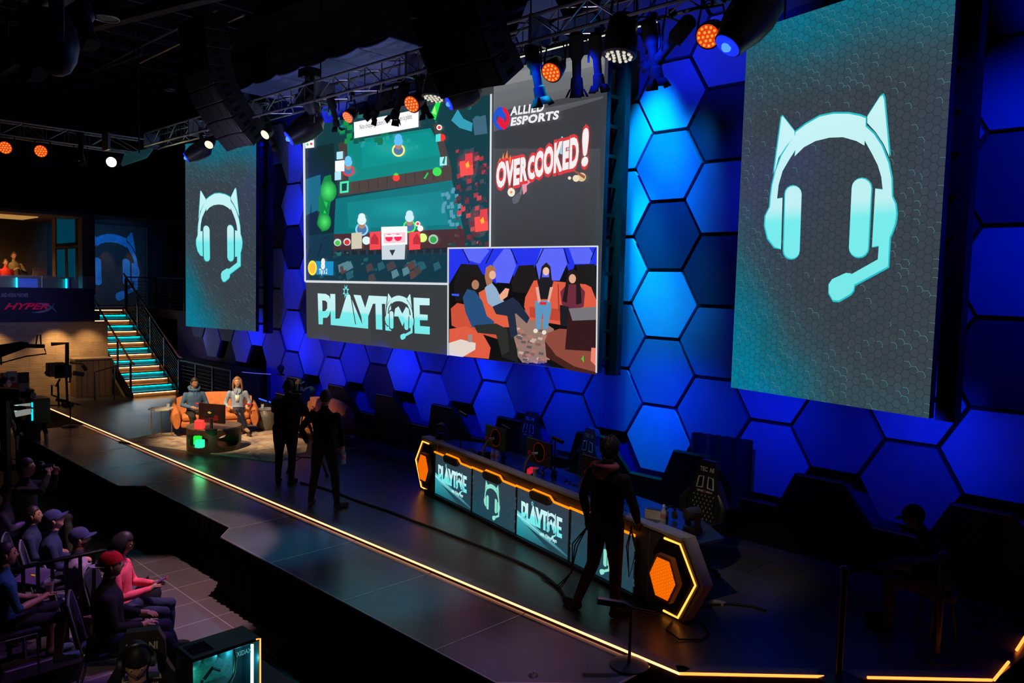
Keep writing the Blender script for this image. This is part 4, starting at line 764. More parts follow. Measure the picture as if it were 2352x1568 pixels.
for side in (0, 1):
    fx = (lambda u: u) if side == 0 else (lambda u: 5.945-u)
    fr2 = lambda a, b, c: (fx(a), c, b)
    outer = [(.08, .0), (-.165, .45), (.09, .865), (.60, .865), (.60, .0)]
    p = M(); p.prism(outer, .012, .15, 0, fr2); p.build('end_body', [greyl], desk, bevel=.004)
    p = M(); p.prism([(.10, .02), (-.12, .45), (.11, .83), (.58, .83), (.58, .02)], -.004, .012, 0, fr2); p.build('end_face', deskm, desk)
    p = M(); p.prism([(.17, .06), (-.03, .45), (.18, .78), (.42, .78), (.52, .60), (.40, .06)], -.006, -.003, 0, fr2); p.build('end_recess', matte, desk)
    pts = [(.36, .79), (.14, .79), (-.085, .45), (.13, .045), (.33, .045)]
    p = M(); p.tube([(fx(u), -.012, z) for u, z in pts], .0125, 4); p.build('orange_edge_light', led_dk, desk)
    hx = [(.20, .17), (.09, .40), (.20, .63), (.40, .63), (.51, .40), (.40, .17)]
    p = M(); p.prism(hx, -.075, 0, 0, fr2); p.build('hexagon_bezel', mat('bezel_brown', (.22, .12, .08), .5), desk, bevel=.004)
    hy = [((u-.3)*.86+.3, (z-.40)*.86+.40) for u, z in hx]; p = M(); p.prism(hy, -.080, -.074, 0, fr2); p.build('honeycomb_light', hexm, desk)
# ---- things on the desk
ringred = mat('monitor_red_ring', (.5, .03, .03), .35, emit=(.5, .02, .02), es=.08)
def monitor(u, d, label, rz=DA):
    t = thing('gaming_monitor', label, 'monitor', DW(u, d, .76), rz, None)
    p = M(); p.box((0, 0, .36), (.56, .03, .33)); p.build('shell', blackp, t, bevel=.008)
    p = M(); p.box((0, .017, .36), (.53, .004, .30)); p.build('screen', mat('dark_screen', (.01, .01, .012), .15), t)
    p = M(); p.tube([(.02+.125*math.cos(a), -.02, .37+.125*math.sin(a)) for a in [2*PI*i/28 for i in range(28)]], .006, 6, closed=True); p.build('ring', ringred, t)
    p = M(); p.lathe((.02, -.016, .37), [(.11, 0), (.105, .012), (.0, .014)], 24, ax=(0, -1, 0)); p.build('back_disc', matte, t)
    p = M(); p.tube([(.02, -.03, .36), (-.06, -.09, .34), (-.13, -.12, .22), (-.15, -.12, .0)], [.02, .02, .022, .026], 8); p.build('arm', steel, t)
    p = M(); p.lathe((-.15, -.12, 0), [(.09, 0), (.09, .012), (.03, .02)], 16); p.build('base', black, t)
    p = M(); p.lathe((-.06, -.105, .36), [(.028, 0), (.028, .02), (.018, .022)], 12, ax=(0, -1, 0)); p.build('red_knob', redp, t)
    return t
def on_desk(px, py, z): q_ = onz(px, py, z)-V(DO); return q_.dot(PD.u), q_.dot(PD.n)
for (x, y, lb) in ((1090, 1062, 'back of the gaming monitor nearest the desk camera, red ring on its back'), (1193, 1100, 'back of the middle gaming monitor behind the red topped bottles'), (1318, 1152, 'back of the gaming monitor nearest the standing person in black, red ring on its back')):
    u, d = on_desk(x, y, .80); monitor(u, max(.3, min(.62, d)), lb)
def cam_head(x, y, z, label, s=1.0, rz=0):
    q_ = onz(x, y, z); t = thing('robotic_camera', label, 'camera', q_, rz)
    p = M(); p.lathe((0, 0, 0), [(.075*s, 0), (.08*s, .03*s), (.07*s, .06*s), (.05*s, .07*s)], 20); p.build('base', blackp, t)
    p = M(); p.box((-.062*s, 0, .12*s), (.016*s, .05*s, .13*s)); p.build('yoke_arm', blackp, t); p = M(); p.box((.062*s, 0, .12*s), (.016*s, .05*s, .13*s)); p.build('yoke_arm', blackp, t)
    p = M(); p.lathe((0, .06*s, .16*s), [(.03*s, 0), (.052*s, .01*s), (.055*s, .08*s), (.045*s, .13*s), (.03*s, .135*s)], 18, ax=(0, -1, 0)); p.build('lens_barrel', dgrey, t); return t
cam_head(1012, 1006, .87, 'robotic camera standing on the left end of the desk', 1.15, .6)
cam_head(1590, 1225, .80, 'robotic camera at the right end of the desk beside the last gaming chair', 1.3, -.4)
def desk_mic(x, y, label, h=.62):
    t = thing('microphone_stand', label, 'microphone stand', DW(*on_desk(x, y, .76), .76), DA)
    p = M(); p.box((0, 0, .04), (.05, .05, .08)); p.build('clamp', black, t); p = M(); p.cyl((0, 0, 0), (0, 0, h), .011, n=8); p.build('pole', black, t)
    p = M(); p.tube([(0, 0, h*.3), (-.10, 0, h*.5), (-.12, 0, h*.8), (-.05, 0, h)], .008, 6); p.build('cable', cable, t)
    p = M(); p.cyl((-.05, .0, h+.01), (.16, 0, h-.02), .026, n=12); p.build('microphone', blackp, t)
for x, y, lb, hh in ((1057, 1042, 'tall microphone stand behind the left desk end', .62), (1156, 1058, 'microphone stand just right of the red capped bottles', .50), (1273, 1095, 'microphone stand left of the third monitor back', .52)): desk_mic(x, y, lb, hh)
botm = mat('bottle_plastic', (.7, .8, .95), .08, noise=0, alpha=.45, spec=.8); labm = mat('bottle_label', (.6, .2, .25), .5); watm = mat('clear_water', (.4, .55, .9), .1, noise=0, alpha=.5)
def bottle(loc, label, cap=white, h=.21, group=None):
    t = thing('water_bottle', label, 'bottle', loc, 0, group); r = .031
    p = M(); p.lathe((0, 0, 0), [(r*.9, 0), (r, .01), (r, .05), (r*.92, .06), (r, .07), (r, h*.62), (r*.85, h*.72), (r*.42, h*.84), (r*.40, h*.93)], 16); p.build('body', botm, t)
    p = M(); p.lathe((0, 0, 0), [(r*1.02, .075), (r*1.02, .115)], 16); p.build('label_band', labm, t); p = M(); p.lathe((0, 0, h*.9), [(r*.48, 0), (r*.48, .022), (r*.44, .025)], 12); p.build('cap', cap, t); return t
bottle(DW(*on_desk(1229, 1097, .76), .76), 'clear water bottle with white cap in the middle of the desk')
bottle(DW(*on_desk(1142, 1064, .76), .76), 'clear bottle with white cap right of the two red capped bottles', h=.24)
bottle(DW(*on_desk(1131, 1061, .76), .76), 'red capped bottle between the other two bottles on the desk', redp, .22)
bottle(DW(*on_desk(1128, 1059, .76)[0:1]+(on_desk(1128, 1059, .76)[1]+.07,), .76), 'red capped bottle nearest the black box on the desk', redp, .22)
bottle(DW(*on_desk(1523, 1203, .76), .76), 'water bottle near the right end of the desk beside a headset')
bottle(DW(*on_desk(1367, 1150, .76), .76), 'water bottle partly hidden behind the standing person at the desk')
bx = thing('speaker_box', 'small black box on the desk left of the bottles', 'speaker', DW(*on_desk(1113, 1057, .76), .76), DA); p = M(); p.box((0, 0, .07), (.17, .13, .14)); p.build('box', blackp, bx, bevel=.008); p = M(); p.lathe((0, -.066, .07), [(.04, 0), (.03, .004), (0, .002)], 14, ax=(0, -1, 0)); p.build('speaker_cone', dgrey, bx)
keyred = mat('keyboard_red_glow', (.3, .0, .01), .4, emit=(1, .02, .03), es=.5)
for x, y, lb, rz in ((1218, 1085, 'keyboard glowing red in the middle of the desk', -.9), (1370, 1135, 'keyboard beside the third monitor near the standing person', .2), (1085, 1040, 'keyboard behind the first monitor', -.3)):
    t = thing('keyboard', lb, 'keyboard', DW(*on_desk(x, y, .76), .762), DA+rz); p = M(); p.box((0, 0, .012), (.42, .14, .022)); p.build('case', blackp, t, bevel=.004); p = M()
    for i in range(14):
        for j in range(5): p.box((-.19+i*.029, -.05+j*.025, .027), (.022, .019, .008))
    p.build('keys', keyred if 'red' in lb else dgrey, t)
def headset(loc, rz, label, s=1.0):
    t = thing('headset', label, 'headphones', loc, rz); p = M(); p.tube([(.08*s*math.cos(a), 0, .06*s+.10*s*math.sin(a)) for a in [PI*i/12 for i in range(13)]], .011*s, 6); p.build('headband', blackp, t)
    for sx in (-1, 1): p = M(); p.lathe((sx*.085*s, 0, .055*s), [(.03*s, 0), (.045*s, .01*s), (.045*s, .03*s), (.02*s, .035*s)], 14, ax=(-sx, 0, 0)); p.build('ear_cup', dgrey, t)
    return t
headset(DW(*on_desk(1258, 1100, .76), .76), .5, 'black headset between the red keyboard and the third monitor'); headset(DW(*on_desk(1538, 1195, .76), .76), 1.2, 'black headset beside the bottle at the right desk end')
bxs = thing('carton', 'small white carton on the desk behind the last water bottle', 'box', DW(*on_desk(1508, 1190, .76), .76), DA+.5); p = M(); p.box((0, 0, .05), (.24, .10, .10)); p.build('body', mat('carton_white', (.55, .5, .5), .6), bxs); p = M(); p.box((0, 0, .103), (.22, .09, .006)); p.build('lid', mat('carton_lid', (.02, .05, .2), .5), bxs)
for x, y, lb in ((1215, 1092, 'red cable lying across the middle of the desk'), (1400, 1150, 'red cable on the desk beside the standing person')):
    a = onz(x-40, y-10, .768); b = onz(x+12, y+6, .768); p = M(); p.tube([a, (a+b)/2+V((.02, .03, 0)), b], .008, 6); tag(p.build('desk_cable', redp), lb, 'cable')
cb = M(); r8 = random.Random(3)
for i in range(9): u = r8.uniform(.9, 4.6); d = r8.uniform(.2, .6); cb.tube([DW(u+j*.06+r8.uniform(-.03, .03), d+r8.uniform(-.06, .06), .768) for j in range(7)], .004, 5)
tag(cb.build('cable_tangle', cable), 'thin black cables tangled between the gear on the desk', 'cable')
# ---- gaming chairs
chw = mat('chair_white', (.6, .6, .55), .5); chb = mat('chair_leather', (.018, .018, .02), .35, bump=.05); chblue = mat('chair_blue', (.02, .03, .25), .4); chdia = bpy.data.materials.new('diamond_stitch'); nt, b_ = nodes(chdia); b_.inputs['Roughness'].default_value = .4
tc = nt.nodes.new('ShaderNodeTexCoord'); vm_ = nt.nodes.new('ShaderNodeMapping'); vm_.inputs['Rotation'].default_value = (0, 0, 0); vm_.inputs['Scale'].default_value = (1, 0, .62); nt.links.new(tc.outputs['Object'], vm_.inputs['Vector'])
sx_ = nt.nodes.new('ShaderNodeSeparateXYZ'); nt.links.new(vm_.outputs[0], sx_.inputs[0])
def tri_(op): return node_math(nt, 'ABSOLUTE', node_math(nt, 'SUBTRACT', node_math(nt, 'FRACT', node_math(nt, 'MULTIPLY', node_math(nt, op, sx_.outputs[0], sx_.outputs[2]), 18)), .5))
dot = node_math(nt, 'LESS_THAN', node_math(nt, 'ADD', tri_('ADD'), tri_('SUBTRACT')), .22); nt.links.new(mixc(nt, dot, (.018, .018, .02), (.42, .38, .30)), b_.inputs['Base Color'])
def gaming_chair(label, loc, rz, recline=.12, group=None, accent=None):
    t = thing('gaming_chair', label, 'gaming chair', loc, rz, group); acc = accent or chb
    tilt = lambda a, b, c: (a, c+(b-.5)*recline, b)
    out = [(-.22, .48), (-.29, .62), (-.31, .80), (-.23, .95), (-.155, 1.08), (-.145, 1.22), (-.10, 1.30), (.10, 1.30), (.145, 1.22), (.155, 1.08), (.23, .95), (.31, .80), (.29, .62), (.22, .48)]
    hl = [(-.115, .98), (-.10, 1.10), (-.035, 1.11), (-.035, .99)]; hr = [(-x, z) for x, z in hl]
    A_ = [p_ for p_ in out if p_[0] <= 0]; B_ = [p_ for p_ in out if p_[0] > 0]
    p = M()      # backrest as two keyholed halves
    for sgn in (-1, 1):
        half = [(0, .48)]+[(sgn*abs(x), z) for x, z in A_]+[(0, 1.30)]
        hole = [(sgn*.035, 1.11), (sgn*.10, 1.10), (sgn*.115, .98), (sgn*.035, .99)]
        poly = half+[(0, 1.11)]+hole+[(sgn*.035, 1.11), (0, 1.1101)]
        p.prism(poly, -.035, .045, 0, tilt)
    p.build('backrest', acc, t, smooth=25)
    for sgn in (-1, 1):
        p = M(); p.tube([tilt(sgn*x, z, -.04) for x, z in ((.035, 1.115), (.10, 1.105), (.12, .975), (.035, .985))], .009, 6, closed=True); p.build('slot_frame', chw, t)
        p = M(); p.tube([tilt(sgn*x, z, -.05) for x, z in ((.20, .50), (.27, .64), (.285, .80), (.20, .94))], [.03, .055, .05, .02], 8); p.build('side_bolster', chb, t)
    p = M(); p.prism([(-.17, .50), (.17, .50), (.15, .90), (-.15, .90)], -.055, -.03, 0, tilt); p.build('back_pad', chdia, t, bevel=.01)
    p = M(); p.box((0, -.22, .46), (.50, .50, .10)); p.build('seat', chb, t, bevel=.03)
    for sgn in (-1, 1):
        p = M(); p.box((sgn*.30, -.18, .66), (.09, .26, .03)); p.build('armrest', blackp, t, bevel=.01); p = M(); p.cyl((sgn*.29, -.15, .46), (sgn*.30, -.15, .65), .018); p.build('arm_post', blackp, t)
    p = M(); p.cyl((0, -.15, .12), (0, -.15, .42), .03, n=12); p.build('gas_lift', black, t)
    for k in range(5):
        a = 2*PI*k/5+.3; p = M(); p.tube([(0, -.15, .12), (.30*math.cos(a), -.15+.30*math.sin(a), .07)], [.03, .02], 8); o = p.build('base_arm', black, t); p = M(); p.cyl((.30*math.cos(a)-.02, -.15+.30*math.sin(a), .03), (.30*math.cos(a)+.02, -.15+.30*math.sin(a), .03), .03, n=12); p.build('caster', black, o)
    o = put_text('TEC  NI', .07, lambda x, y: tilt(x-.10, y+1.175, -.037), chw, t, 'lettering', .002, width=.20)
    put_text('ESPORTS  ARENA', .03, lambda x, y: tilt(x-.11, y+.93, -.037), chw, t, 'lettering', .001, width=.22)
    p = M(); p.face([tilt(-.014, .925, -.038), tilt(0, .925, -.038), tilt(0, .96, -.038), tilt(-.014, .96, -.038)]); p.face([tilt(0, .925, -.038), tilt(.014, .925, -.038), tilt(.014, .96, -.038), tilt(0, .96, -.038)], 1); p.build('badge', [chblue, redp], t, fix=False)
    return t
for x, y, lb, rz, ac in ((1608, 1066, 'gaming chair with pale diamond stitching at the right end of the desk', DA+.10, None), (1203, 952, 'black gaming chair behind the second monitor, framed by a black hexagon', DA+.15, None), (1338, 990, 'gaming chair with blue backrest behind the third monitor', DA-.05, chblue)):
    q_ = onz(x, y, 1.27); gaming_chair(lb, (q_.x+.03, q_.y+.06, 0), rz, .12, None, ac)
# ---- sofas
sofm = mat('sofa_orange', (.52, .155, .04), .8, noise=.12, scale=14, bump=.15, bscale=160); legm = mat('sofa_leg_wood', (.35, .2, .09), .5)
def sofa(label, loc, rz, w_=1.62):
    t = thing('sofa', label, 'sofa', loc, rz); h = w_/2
    p = M(); p.rings([[(x, y, z) for x, y in ((-h+.12, .0), (-h+.12, .74), (h-.12, .74), (h-.12, .0))] for z in (.19, .32)]); p.build('seat_base', sofm, t, bevel=.04)
    for k in (0, 1): p = M(); p.box(((k-.5)*(h-.14), .33, .385), (h-.15, .66, .13)); p.build('seat_cushion', sofm, t, bevel=.045)
    p = M(); rs = []
    for i in range(17):
        s = i/16; x = (-h+.05)+(w_-.1)*s; hh = .84-.10*abs(2*s-1)**3; yb = .74-.10*(2*s-1)**2
        rs.append([(x, yb-.14, .32), (x, yb-.07, hh-.04), (x, yb-.01, hh), (x, yb+.08, hh-.05), (x, yb+.05, .25)])
    p.rings(rs); p.build('backrest', sofm, t, smooth=60)
    for k in range(3): p = M(); p.sph(((k-1)*.42, .60, .62), .012, 8); p.build('button', sofm, t)
    for sx in (-1, 1):
        p = M(); rs = []
        for i in range(13):
            s = i/12; y = -.02+.74*s; r = .15*math.sin(PI*(.12+.80*s))**.5; top = .50+.12*s; rs.append([(sx*(h-.02)+sx*(.02-.11*(1-s)*.4)+r*.75*math.cos(a), y, .20+(top-.20)/2+(top-.16)/2*math.sin(a)) for a in [2*PI*j/12 for j in range(12)]])
        p.rings(rs); p.build('armrest', sofm, t, smooth=60)
    for x, y in ((-h+.28, .08), (h-.28, .08), (-h+.28, .66), (h-.28, .66)): p = M(); p.cyl((x, y, .20), (x*1.03, y, 0), .028, .014, 10); p.build('leg', legm, t)
    return t
sq = (onz(417, 1003)+onz(574, 995))/2; SRZ = math.radians(68.3); Rs = Euler((0, 0, SRZ)).to_matrix()
SL = sq-Rs @ V((0, .08, 0)); sofa('orange two seat sofa with a man and a woman sitting on it', SL, SRZ)
S2 = V((-14.1, 8.35, 0)); S2R = math.radians(4); sofa('second orange sofa, mostly hidden behind the camera operators', S2, S2R)
# ---- rug
A_ = onz(273, 1015); C_ = onz(632, 1061); Dd = onz(820, 1003); Bb = A_+(Dd-C_)
rugm = bpy.data.materials.new('faded_rug'); nt, b_ = nodes(rugm); b_.inputs['Roughness'].default_value = .95
tc = nt.nodes.new('ShaderNodeTexCoord'); n1 = nt.nodes.new('ShaderNodeTexNoise'); n1.inputs['Scale'].default_value = 1.6; n1.inputs['Detail'].default_value = 7; n1.inputs['Distortion'].default_value = 1.2; nt.links.new(tc.outputs['Object'], n1.inputs['Vector'])
nt.links.new(ramp(nt, n1.outputs[0], [(.3, (.05, .055, .12)), (.42, (.30, .20, .14)), (.52, (.42, .36, .26)), (.62, (.30, .13, .09)), (.72, (.46, .42, .34))]), b_.inputs['Base Color'])
p = M(); p.prism([(q_.x, q_.y) for q_ in (A_, C_, Dd, Bb)], .001, .012); rg_ = p.build('area_rug', rugm); tag(rg_, 'large faded multicolour rug lying under the sofas and the round table', 'rug')
p = M(); p.tube([q_+V((0, 0, .008)) for q_ in (A_, C_, Dd, Bb)], .012, 6, closed=True); p.build('binding', mat('rug_binding', (.4, .36, .3), .8), rg_)
# ---- round table with two oval openings
woodt = mat('walnut', (.045, .025, .015), .45, noise=.35, scale=9); woodtop = mat('walnut_top', (.10, .06, .038), .4, noise=.3, scale=7)
f0 = onz(492, 1042); dirv = V((f0.x, f0.y, 0)).normalized(); TCn = f0+dirv*.50; TR_, TH = .50, .46
rt = thing('round_coffee_table', 'round walnut coffee table with oval openings, glowing cubes and a monitor', 'coffee table', TCn)
a0 = math.atan2(-dirv.y, -dirv.x)
p = M(); nA, nZ = 240, 56
op = [(a0+.62, .40, .21, .135), (a0-.62, .40, .21, .135), (a0+PI+.5, .4, .21, .13)]; op = [(a0-.72, .50), (a0+.62, .50), (a0+PI, .5)]
def inside(a, z):
    for c, hw in op:
        d = (a-c+PI) % (2*PI)-PI
        if (abs(d)/hw)**2.6+(abs(z-.225)/.125)**2.6 < 1: return True
    return False
idx = {}; vs = []; fs = []
for ri, rr in enumerate((TR_, TR_-.03)):
    for i in range(nA):
        for j in range(nZ+1): idx[(ri, i, j)] = len(vs); a = 2*PI*i/nA; vs.append((rr*math.cos(a), rr*math.sin(a), .01+j*(TH-.04)/nZ))
for i in range(nA):
    for j in range(nZ):
        a = 2*PI*(i+.5)/nA; z = .01+(j+.5)*(TH-.04)/nZ
        if not inside(a, z):
            for ri in (0, 1): f = (idx[(ri, i, j)], idx[(ri, (i+1) % nA, j)], idx[(ri, (i+1) % nA, j+1)], idx[(ri, i, j+1)]); fs.append(f if ri == 0 else f[::-1])
            for di, dj, e in ((-1, 0, ((i, j), (i, j+1))), (1, 0, ((i+1, j), (i+1, j+1))), (0, -1, ((i, j), (i+1, j))), (0, 1, ((i, j+1), (i+1, j+1)))):
                if inside(2*PI*(i+di+.5)/nA, .01+(j+dj+.5)*(TH-.04)/nZ): (x1, y1), (x2, y2) = e; fs.append((idx[(0, x1 % nA, y1)], idx[(0, x2 % nA, y2)], idx[(1, x2 % nA, y2)], idx[(1, x1 % nA, y1)]))
p.add(vs, fs); p.build('side_wall', woodt, rt, smooth=30)
p = M(); p.lathe((0, 0, TH-.035), [(TR_+.004, 0), (TR_+.008, .02), (TR_, .035)], 72); p.build('table_top', woodtop, rt)
p = M(); p.lathe((0, 0, 0), [(TR_-.03, .0), (TR_-.03, .075)], 48); p.build('base_shelf', woodt, rt)
def cube(x, y, z, s, col, st_, label, rz=.5):
    q_ = onz(x, y, z); t = M(); t.box((0, 0, s/2), (s, s, s)); o = t.build('glowing_cube', glow('cube_'+label.split()[0], col, st_), None, bevel=.012); o.location = q_; o.rotation_euler = (0, 0, rz); tag(o, label, 'cube light'); return o
cube(459, 984, TH+.002, .165, (1, .035, .03), 1.25, 'red glowing cube on the round table top', .95)
cube(459, 1028, .077, .15, (.03, .95, .55), 1.0, 'teal glowing cube inside the round table opening', .9)
cube(454, 1019, .077, .15, (.02, .9, .05), 1.0, 'green glowing cube behind the teal one in the round table', 1.1)
L = bpy.data.lights.new('cube_light', 'POINT'); L.energy = 2.2; L.color = (.05, 1, .35); L.shadow_soft_size = .1; o = bpy.data.objects.new('cube_light', L); COL.objects.link(o); o.location = onz(459, 1030, .25)
# monitor seen from behind on the round table
q_ = onz(487, 985, TH+.002); mt = thing('monitor', 'monitor turned away on the round table, small gold emblem on its back', 'monitor', q_, math.radians(0))
right = V((_r[0], _r[1], 0)).normalized(); mrz = math.atan2(right.y, right.x)-.30; mt.rotation_euler = (0, 0, mrz)
mbk = mat('monitor_back', (.02, .008, .008), .3)
p = M(); p.box((0, 0, .30), (.58, .035, .36)); p.build('shell', mbk, mt, bevel=.006)
p = M(); p.box((-.04, -.021, .31), (.20, .006, .15)); p.build('back_plate', blackp, mt)
for i, (x, z) in enumerate(((.13, .24), (.14, .16), (.0, .18), (-.06, .17))): pass
p = M(); [p.box((x, -.0195, z), (.11, .004, .10)) for x, z in ((.10, .22), (.0, .17))]; p.build('red_tint_panels', mat('dark_red_panel', (.12, .01, .01), .35), mt)
p = M(); p.tube([(-.075, -.026, .315), (-.05, -.026, .33), (.0, -.026, .31), (-.02, -.026, .295)], .008, 6, closed=True); p.build('emblem', mat('gold_emblem', (.6, .28, .03), .4, emit=(.5, .22, .02), es=.3), mt)
p = M(); p.tube([(0, -.03, .2), (0, -.02, .1), (0, -.02, 0)], [.03, .03, .03], 8); p.lathe((0, -.02, 0), [(.12, 0), (.12, .012), (.03, .02)], 20); p.build('stand', blackp, mt)
# ---- small tables and glasses
gold = mat('brass', (.55, .36, .16), .35, .8); marble = mat('marble_top', (.62, .58, .52), .3, noise=.12)
q_ = onz(371, 1000); hxt = thing('hexagon_side_table', 'small hexagonal pale topped side table on thin brass legs', 'side table', (q_.x, q_.y, 0), .2)
p = M(); p.prism(arc(0, 0, .25, 0, 300, 5), .555, .58); p.build('top', marble, hxt, bevel=.003)
for k in range(3): a = 2*PI*k/3+.5; p = M(); p.cyl((.22*math.cos(a), .22*math.sin(a), 0), (.22*math.cos(a), .22*math.sin(a), .555), .009, n=6); p.build('leg', gold, hxt)
p = M(); [p.tube([(0, 0, .02), (.22*math.cos(2*PI*k/3+.5), .22*math.sin(2*PI*k/3+.5), .02)], .007, 6) for k in range(3)]; p.build('base_spider', gold, hxt)
def tumbler(loc, label): p = M(); p.lathe((0, 0, 0), [(.028, 0), (.034, .095), (.031, .095), (.026, .01), (0, .008)], 16); o = p.build('glass', glass); o.location = loc; tag(o, label, 'glass'); p = M(); p.lathe((0, 0, .011), [(.026, 0), (.029, .045), (0, .046)], 14); p.build('water', watm, o)
tumbler((q_.x+.10, q_.y+.10, .581), 'water glass on the hexagonal side table')
q2 = onz(607, 990); dr = thing('drum_table', 'round hammered grey metal drum table between the two sofas', 'side table', (q2.x-.1, q2.y+.1, 0)); p = M(); p.lathe((0, 0, 0), [(.14, 0), (.20, .12), (.215, .25), (.20, .38), (.17, .46)], 28); p.build('drum', mat('hammered_metal', (.16, .15, .14), .45, .5, bump=.3, bscale=25), dr); p = M(); p.lathe((0, 0, .46), [(.19, 0), (.19, .02)], 28); p.build('top', mat('drum_top', (.2, .18, .17), .4), dr)
tumbler((q2.x-.12, q2.y+.02, .481), 'water glass on the drum table')
# ---- cables on the floor
def floor_cable(pts, label, r=.014, z=.014): p = M(); p.tube([onz(x, y, z) for x, y in pts], r, 6); return tag(p.build('floor_cable', cable), label, 'cable')
floor_cable([(690, 1108), (715, 1114), (740, 1120), (780, 1134), (815, 1148), (850, 1160), (900, 1176), (950, 1196), (1000, 1214), (1050, 1234), (1100, 1253), (1150, 1273), (1190, 1290), (1230, 1309), (1262, 1330), (1285, 1350), (1300, 1375), (1310, 1398)], 'long black cable running over the stage floor to the standing person', .016)
floor_cable([(900, 1178), (980, 1206), (1060, 1236), (1130, 1263), (1200, 1292), (1250, 1318), (1292, 1358), (1303, 1390)], 'second black cable lying beside the long floor cable', .008)
floor_cable([(1545, 1425), (1530, 1445), (1560, 1468), (1610, 1468), (1630, 1455), (1615, 1430), (1590, 1415)], 'loop of cable on the floor at the right desk end', .009)
floor_cable([(1600, 1395), (1640, 1388), (1680, 1386), (1730, 1392), (1760, 1402)], 'cable stretching right from the desk over the dark floor', .012)
def crumb(px): p = M(); p.box((0, 0, .02), (.09, .04, .04), .4); p.box((.05, .03, .015), (.03, .06, .03)); o = p.build('cable_connector', mat('connector_grey', (.3, .3, .3), .5)); o.location = onz(*px); tag(o, 'pale cable connector on the floor right of the desk', 'connector')
crumb((1648, 1388))
# ---- low stands at the stage edge
def low_stand(px, py, label, h=.72):
    t = thing('floor_stand', label, 'stand', onz(px, py)); p = M(); p.lathe((0, 0, .001), [(.17, 0), (.17, .012), (.03, .03)], 28); p.build('round_base', black, t)
    p = M(); p.cyl((0, 0, .02), (0, 0, h), .014, n=8); p.build('pole', black, t); d = right; p = M(); p.tube([d*-.30+V((0, 0, h+.06)), d*-.08+V((0, 0, h+.03)), V((0, 0, h))], [.035, .035, .02], 8); p.tube([V((0, 0, h)), d*.22+V((0, 0, h-.04))], .012, 6); p.build('crossbar', black, t)
low_stand(1445, 1528, 'low black stand on a round base at the stage edge below the standing person', .52); low_stand(162, 979, 'low black stand on a round base at the far left of the apron', .52)
# tape marks on the floor
for x, y, w_, lb in ((487, 1084, .09, 'small pale tape mark on the dark floor below the round table'),): p = M(); p.box((0, 0, .002), (.12, .03, .003), .6); p.box((0, 0, .002), (.03, .10, .003), .6); o = p.build('floor_mark', mat('tape', (.35, .33, .3), .7)); o.location = onz(x, y); tag(o, lb, 'tape mark')
# fold cloth over a stand at the wall
def hanging_cloth(px0, py0, px1, py1, pyb, Y, label):
    a = ony(px0, py0, Y); b = ony(px1, py1, Y); zb = ony((px0+px1)/2, pyb, Y).z; n = 40; top = []; bot = []
    for i in range(n+1):
        s = i/n; x = a.x+(b.x-a.x)*s; z = a.z+(b.z-a.z)*s; top.append((x, Y-.02*math.sin(s*40), z)); bot.append((x+.03*math.sin(i), Y-.07*math.sin(s*26)-.02, zb+.08*math.sin(s*7)))
    p = M(); v_ = top+bot; m_ = n+1; p.add(v_, [(i, i+1, m_+i+1, m_+i) for i in range(n)]); p.add([(x, y+.05, z) for x, y, z in v_], [(i, i+1, m_+i+1, m_+i) for i in range(n)]); o = p.build('draped_cloth', mat('navy_cloth', (.012, .014, .05), .8), fix=False); return tag(o, label, 'cloth')
hanging_cloth(1588, 992, 1727, 1012, 1150, 9.32, 'dark cloth draped in front of the blue wall behind the right gaming chair')
# speaker-like fixture on top of the leftmost black base panel
t = thing('wall_spotlight', 'small black spotlight standing on the base panel behind the brunette woman', 'spotlight', ony(645, 860, 9.15)); p = M(); p.lathe((0, 0, .12), [(.06, -.1), (.08, .1), (.06, .12)], 14, ax=(.5, -.3, .3)); p.build('lamp_head', black, t); p = M(); p.box((0, 0, .0), (.16, .1, .03)); p.box((0, 0, .06), (.03, .03, .12)); p.build('bracket', black, t)
for (x0, y0, x1, y1, lb) in ((595, 915, 612, 921, 'short blue light strip behind the drum table'), (618, 922, 628, 926, 'blue light strip just right of the drum table')):
    a = ony(x0, y0, 9.0); b = ony(x1, y1, 9.0); t = thing('light_bar', lb, 'led strip', (a.x, a.y, 0)); p = M(); p.tube([V((0, 0, a.z)), V((b.x-a.x, 0, b.z))], .015, 4); p.build('light_strip', led_bl, t); p = M(); p.box(((b.x-a.x)/2, .05, min(a.z, b.z)/2), (b.x-a.x, .06, min(a.z, b.z))); p.build('housing', black, t)
p = M(); p.tube([ony(556, 854, 9.3), ony(585, 857, 9.3), ony(622, 859, 9.3)], .008, 4); tag(p.build('light_strip', glow('violet_led', (.1, .1, .7), 1)), 'thin violet light line on the dark wall above the woman in denim', 'led strip')
# ================================================================== people
def skinmat(n, c): return mat(n, c, .5, noise=.06, spec=.4)
SK = {'light': skinmat('skin_light', (.55, .30, .20)), 'tan': skinmat('skin_tan', (.36, .19, .11)), 'brown': skinmat('skin_brown', (.16, .08, .045)), 'dark': skinmat('skin_dark', (.06, .03, .02))}
CL = {}
def cloth(n, c, r=.85):
    if n not in CL: CL[n] = mat('cloth_'+n, c, r, noise=.22, scale=9, spec=.2, bump=.12, bscale=40)
    return CL[n]
C_blk = cloth('black', (.010, .010, .011)); C_dark = cloth('dark', (.018, .018, .022)); C_navy = cloth('navy', (.02, .03, .075)); C_olive = cloth('olive', (.05, .048, .035)); C_jean = cloth('jeans', (.06, .10, .19)); C_ljean = cloth('light_jeans', (.16, .27, .38))
eyew = mat('eye_white', (.7, .68, .66), .3, noise=0); eyed = mat('eye_dark', (.015, .01, .01), .2, noise=0); lipm = mat('lips', (.42, .13, .11), .5, noise=0); browm = mat('brow', (.03, .02, .015), .8, noise=0); teeth = mat('teeth', (.75, .72, .68), .3, noise=0)
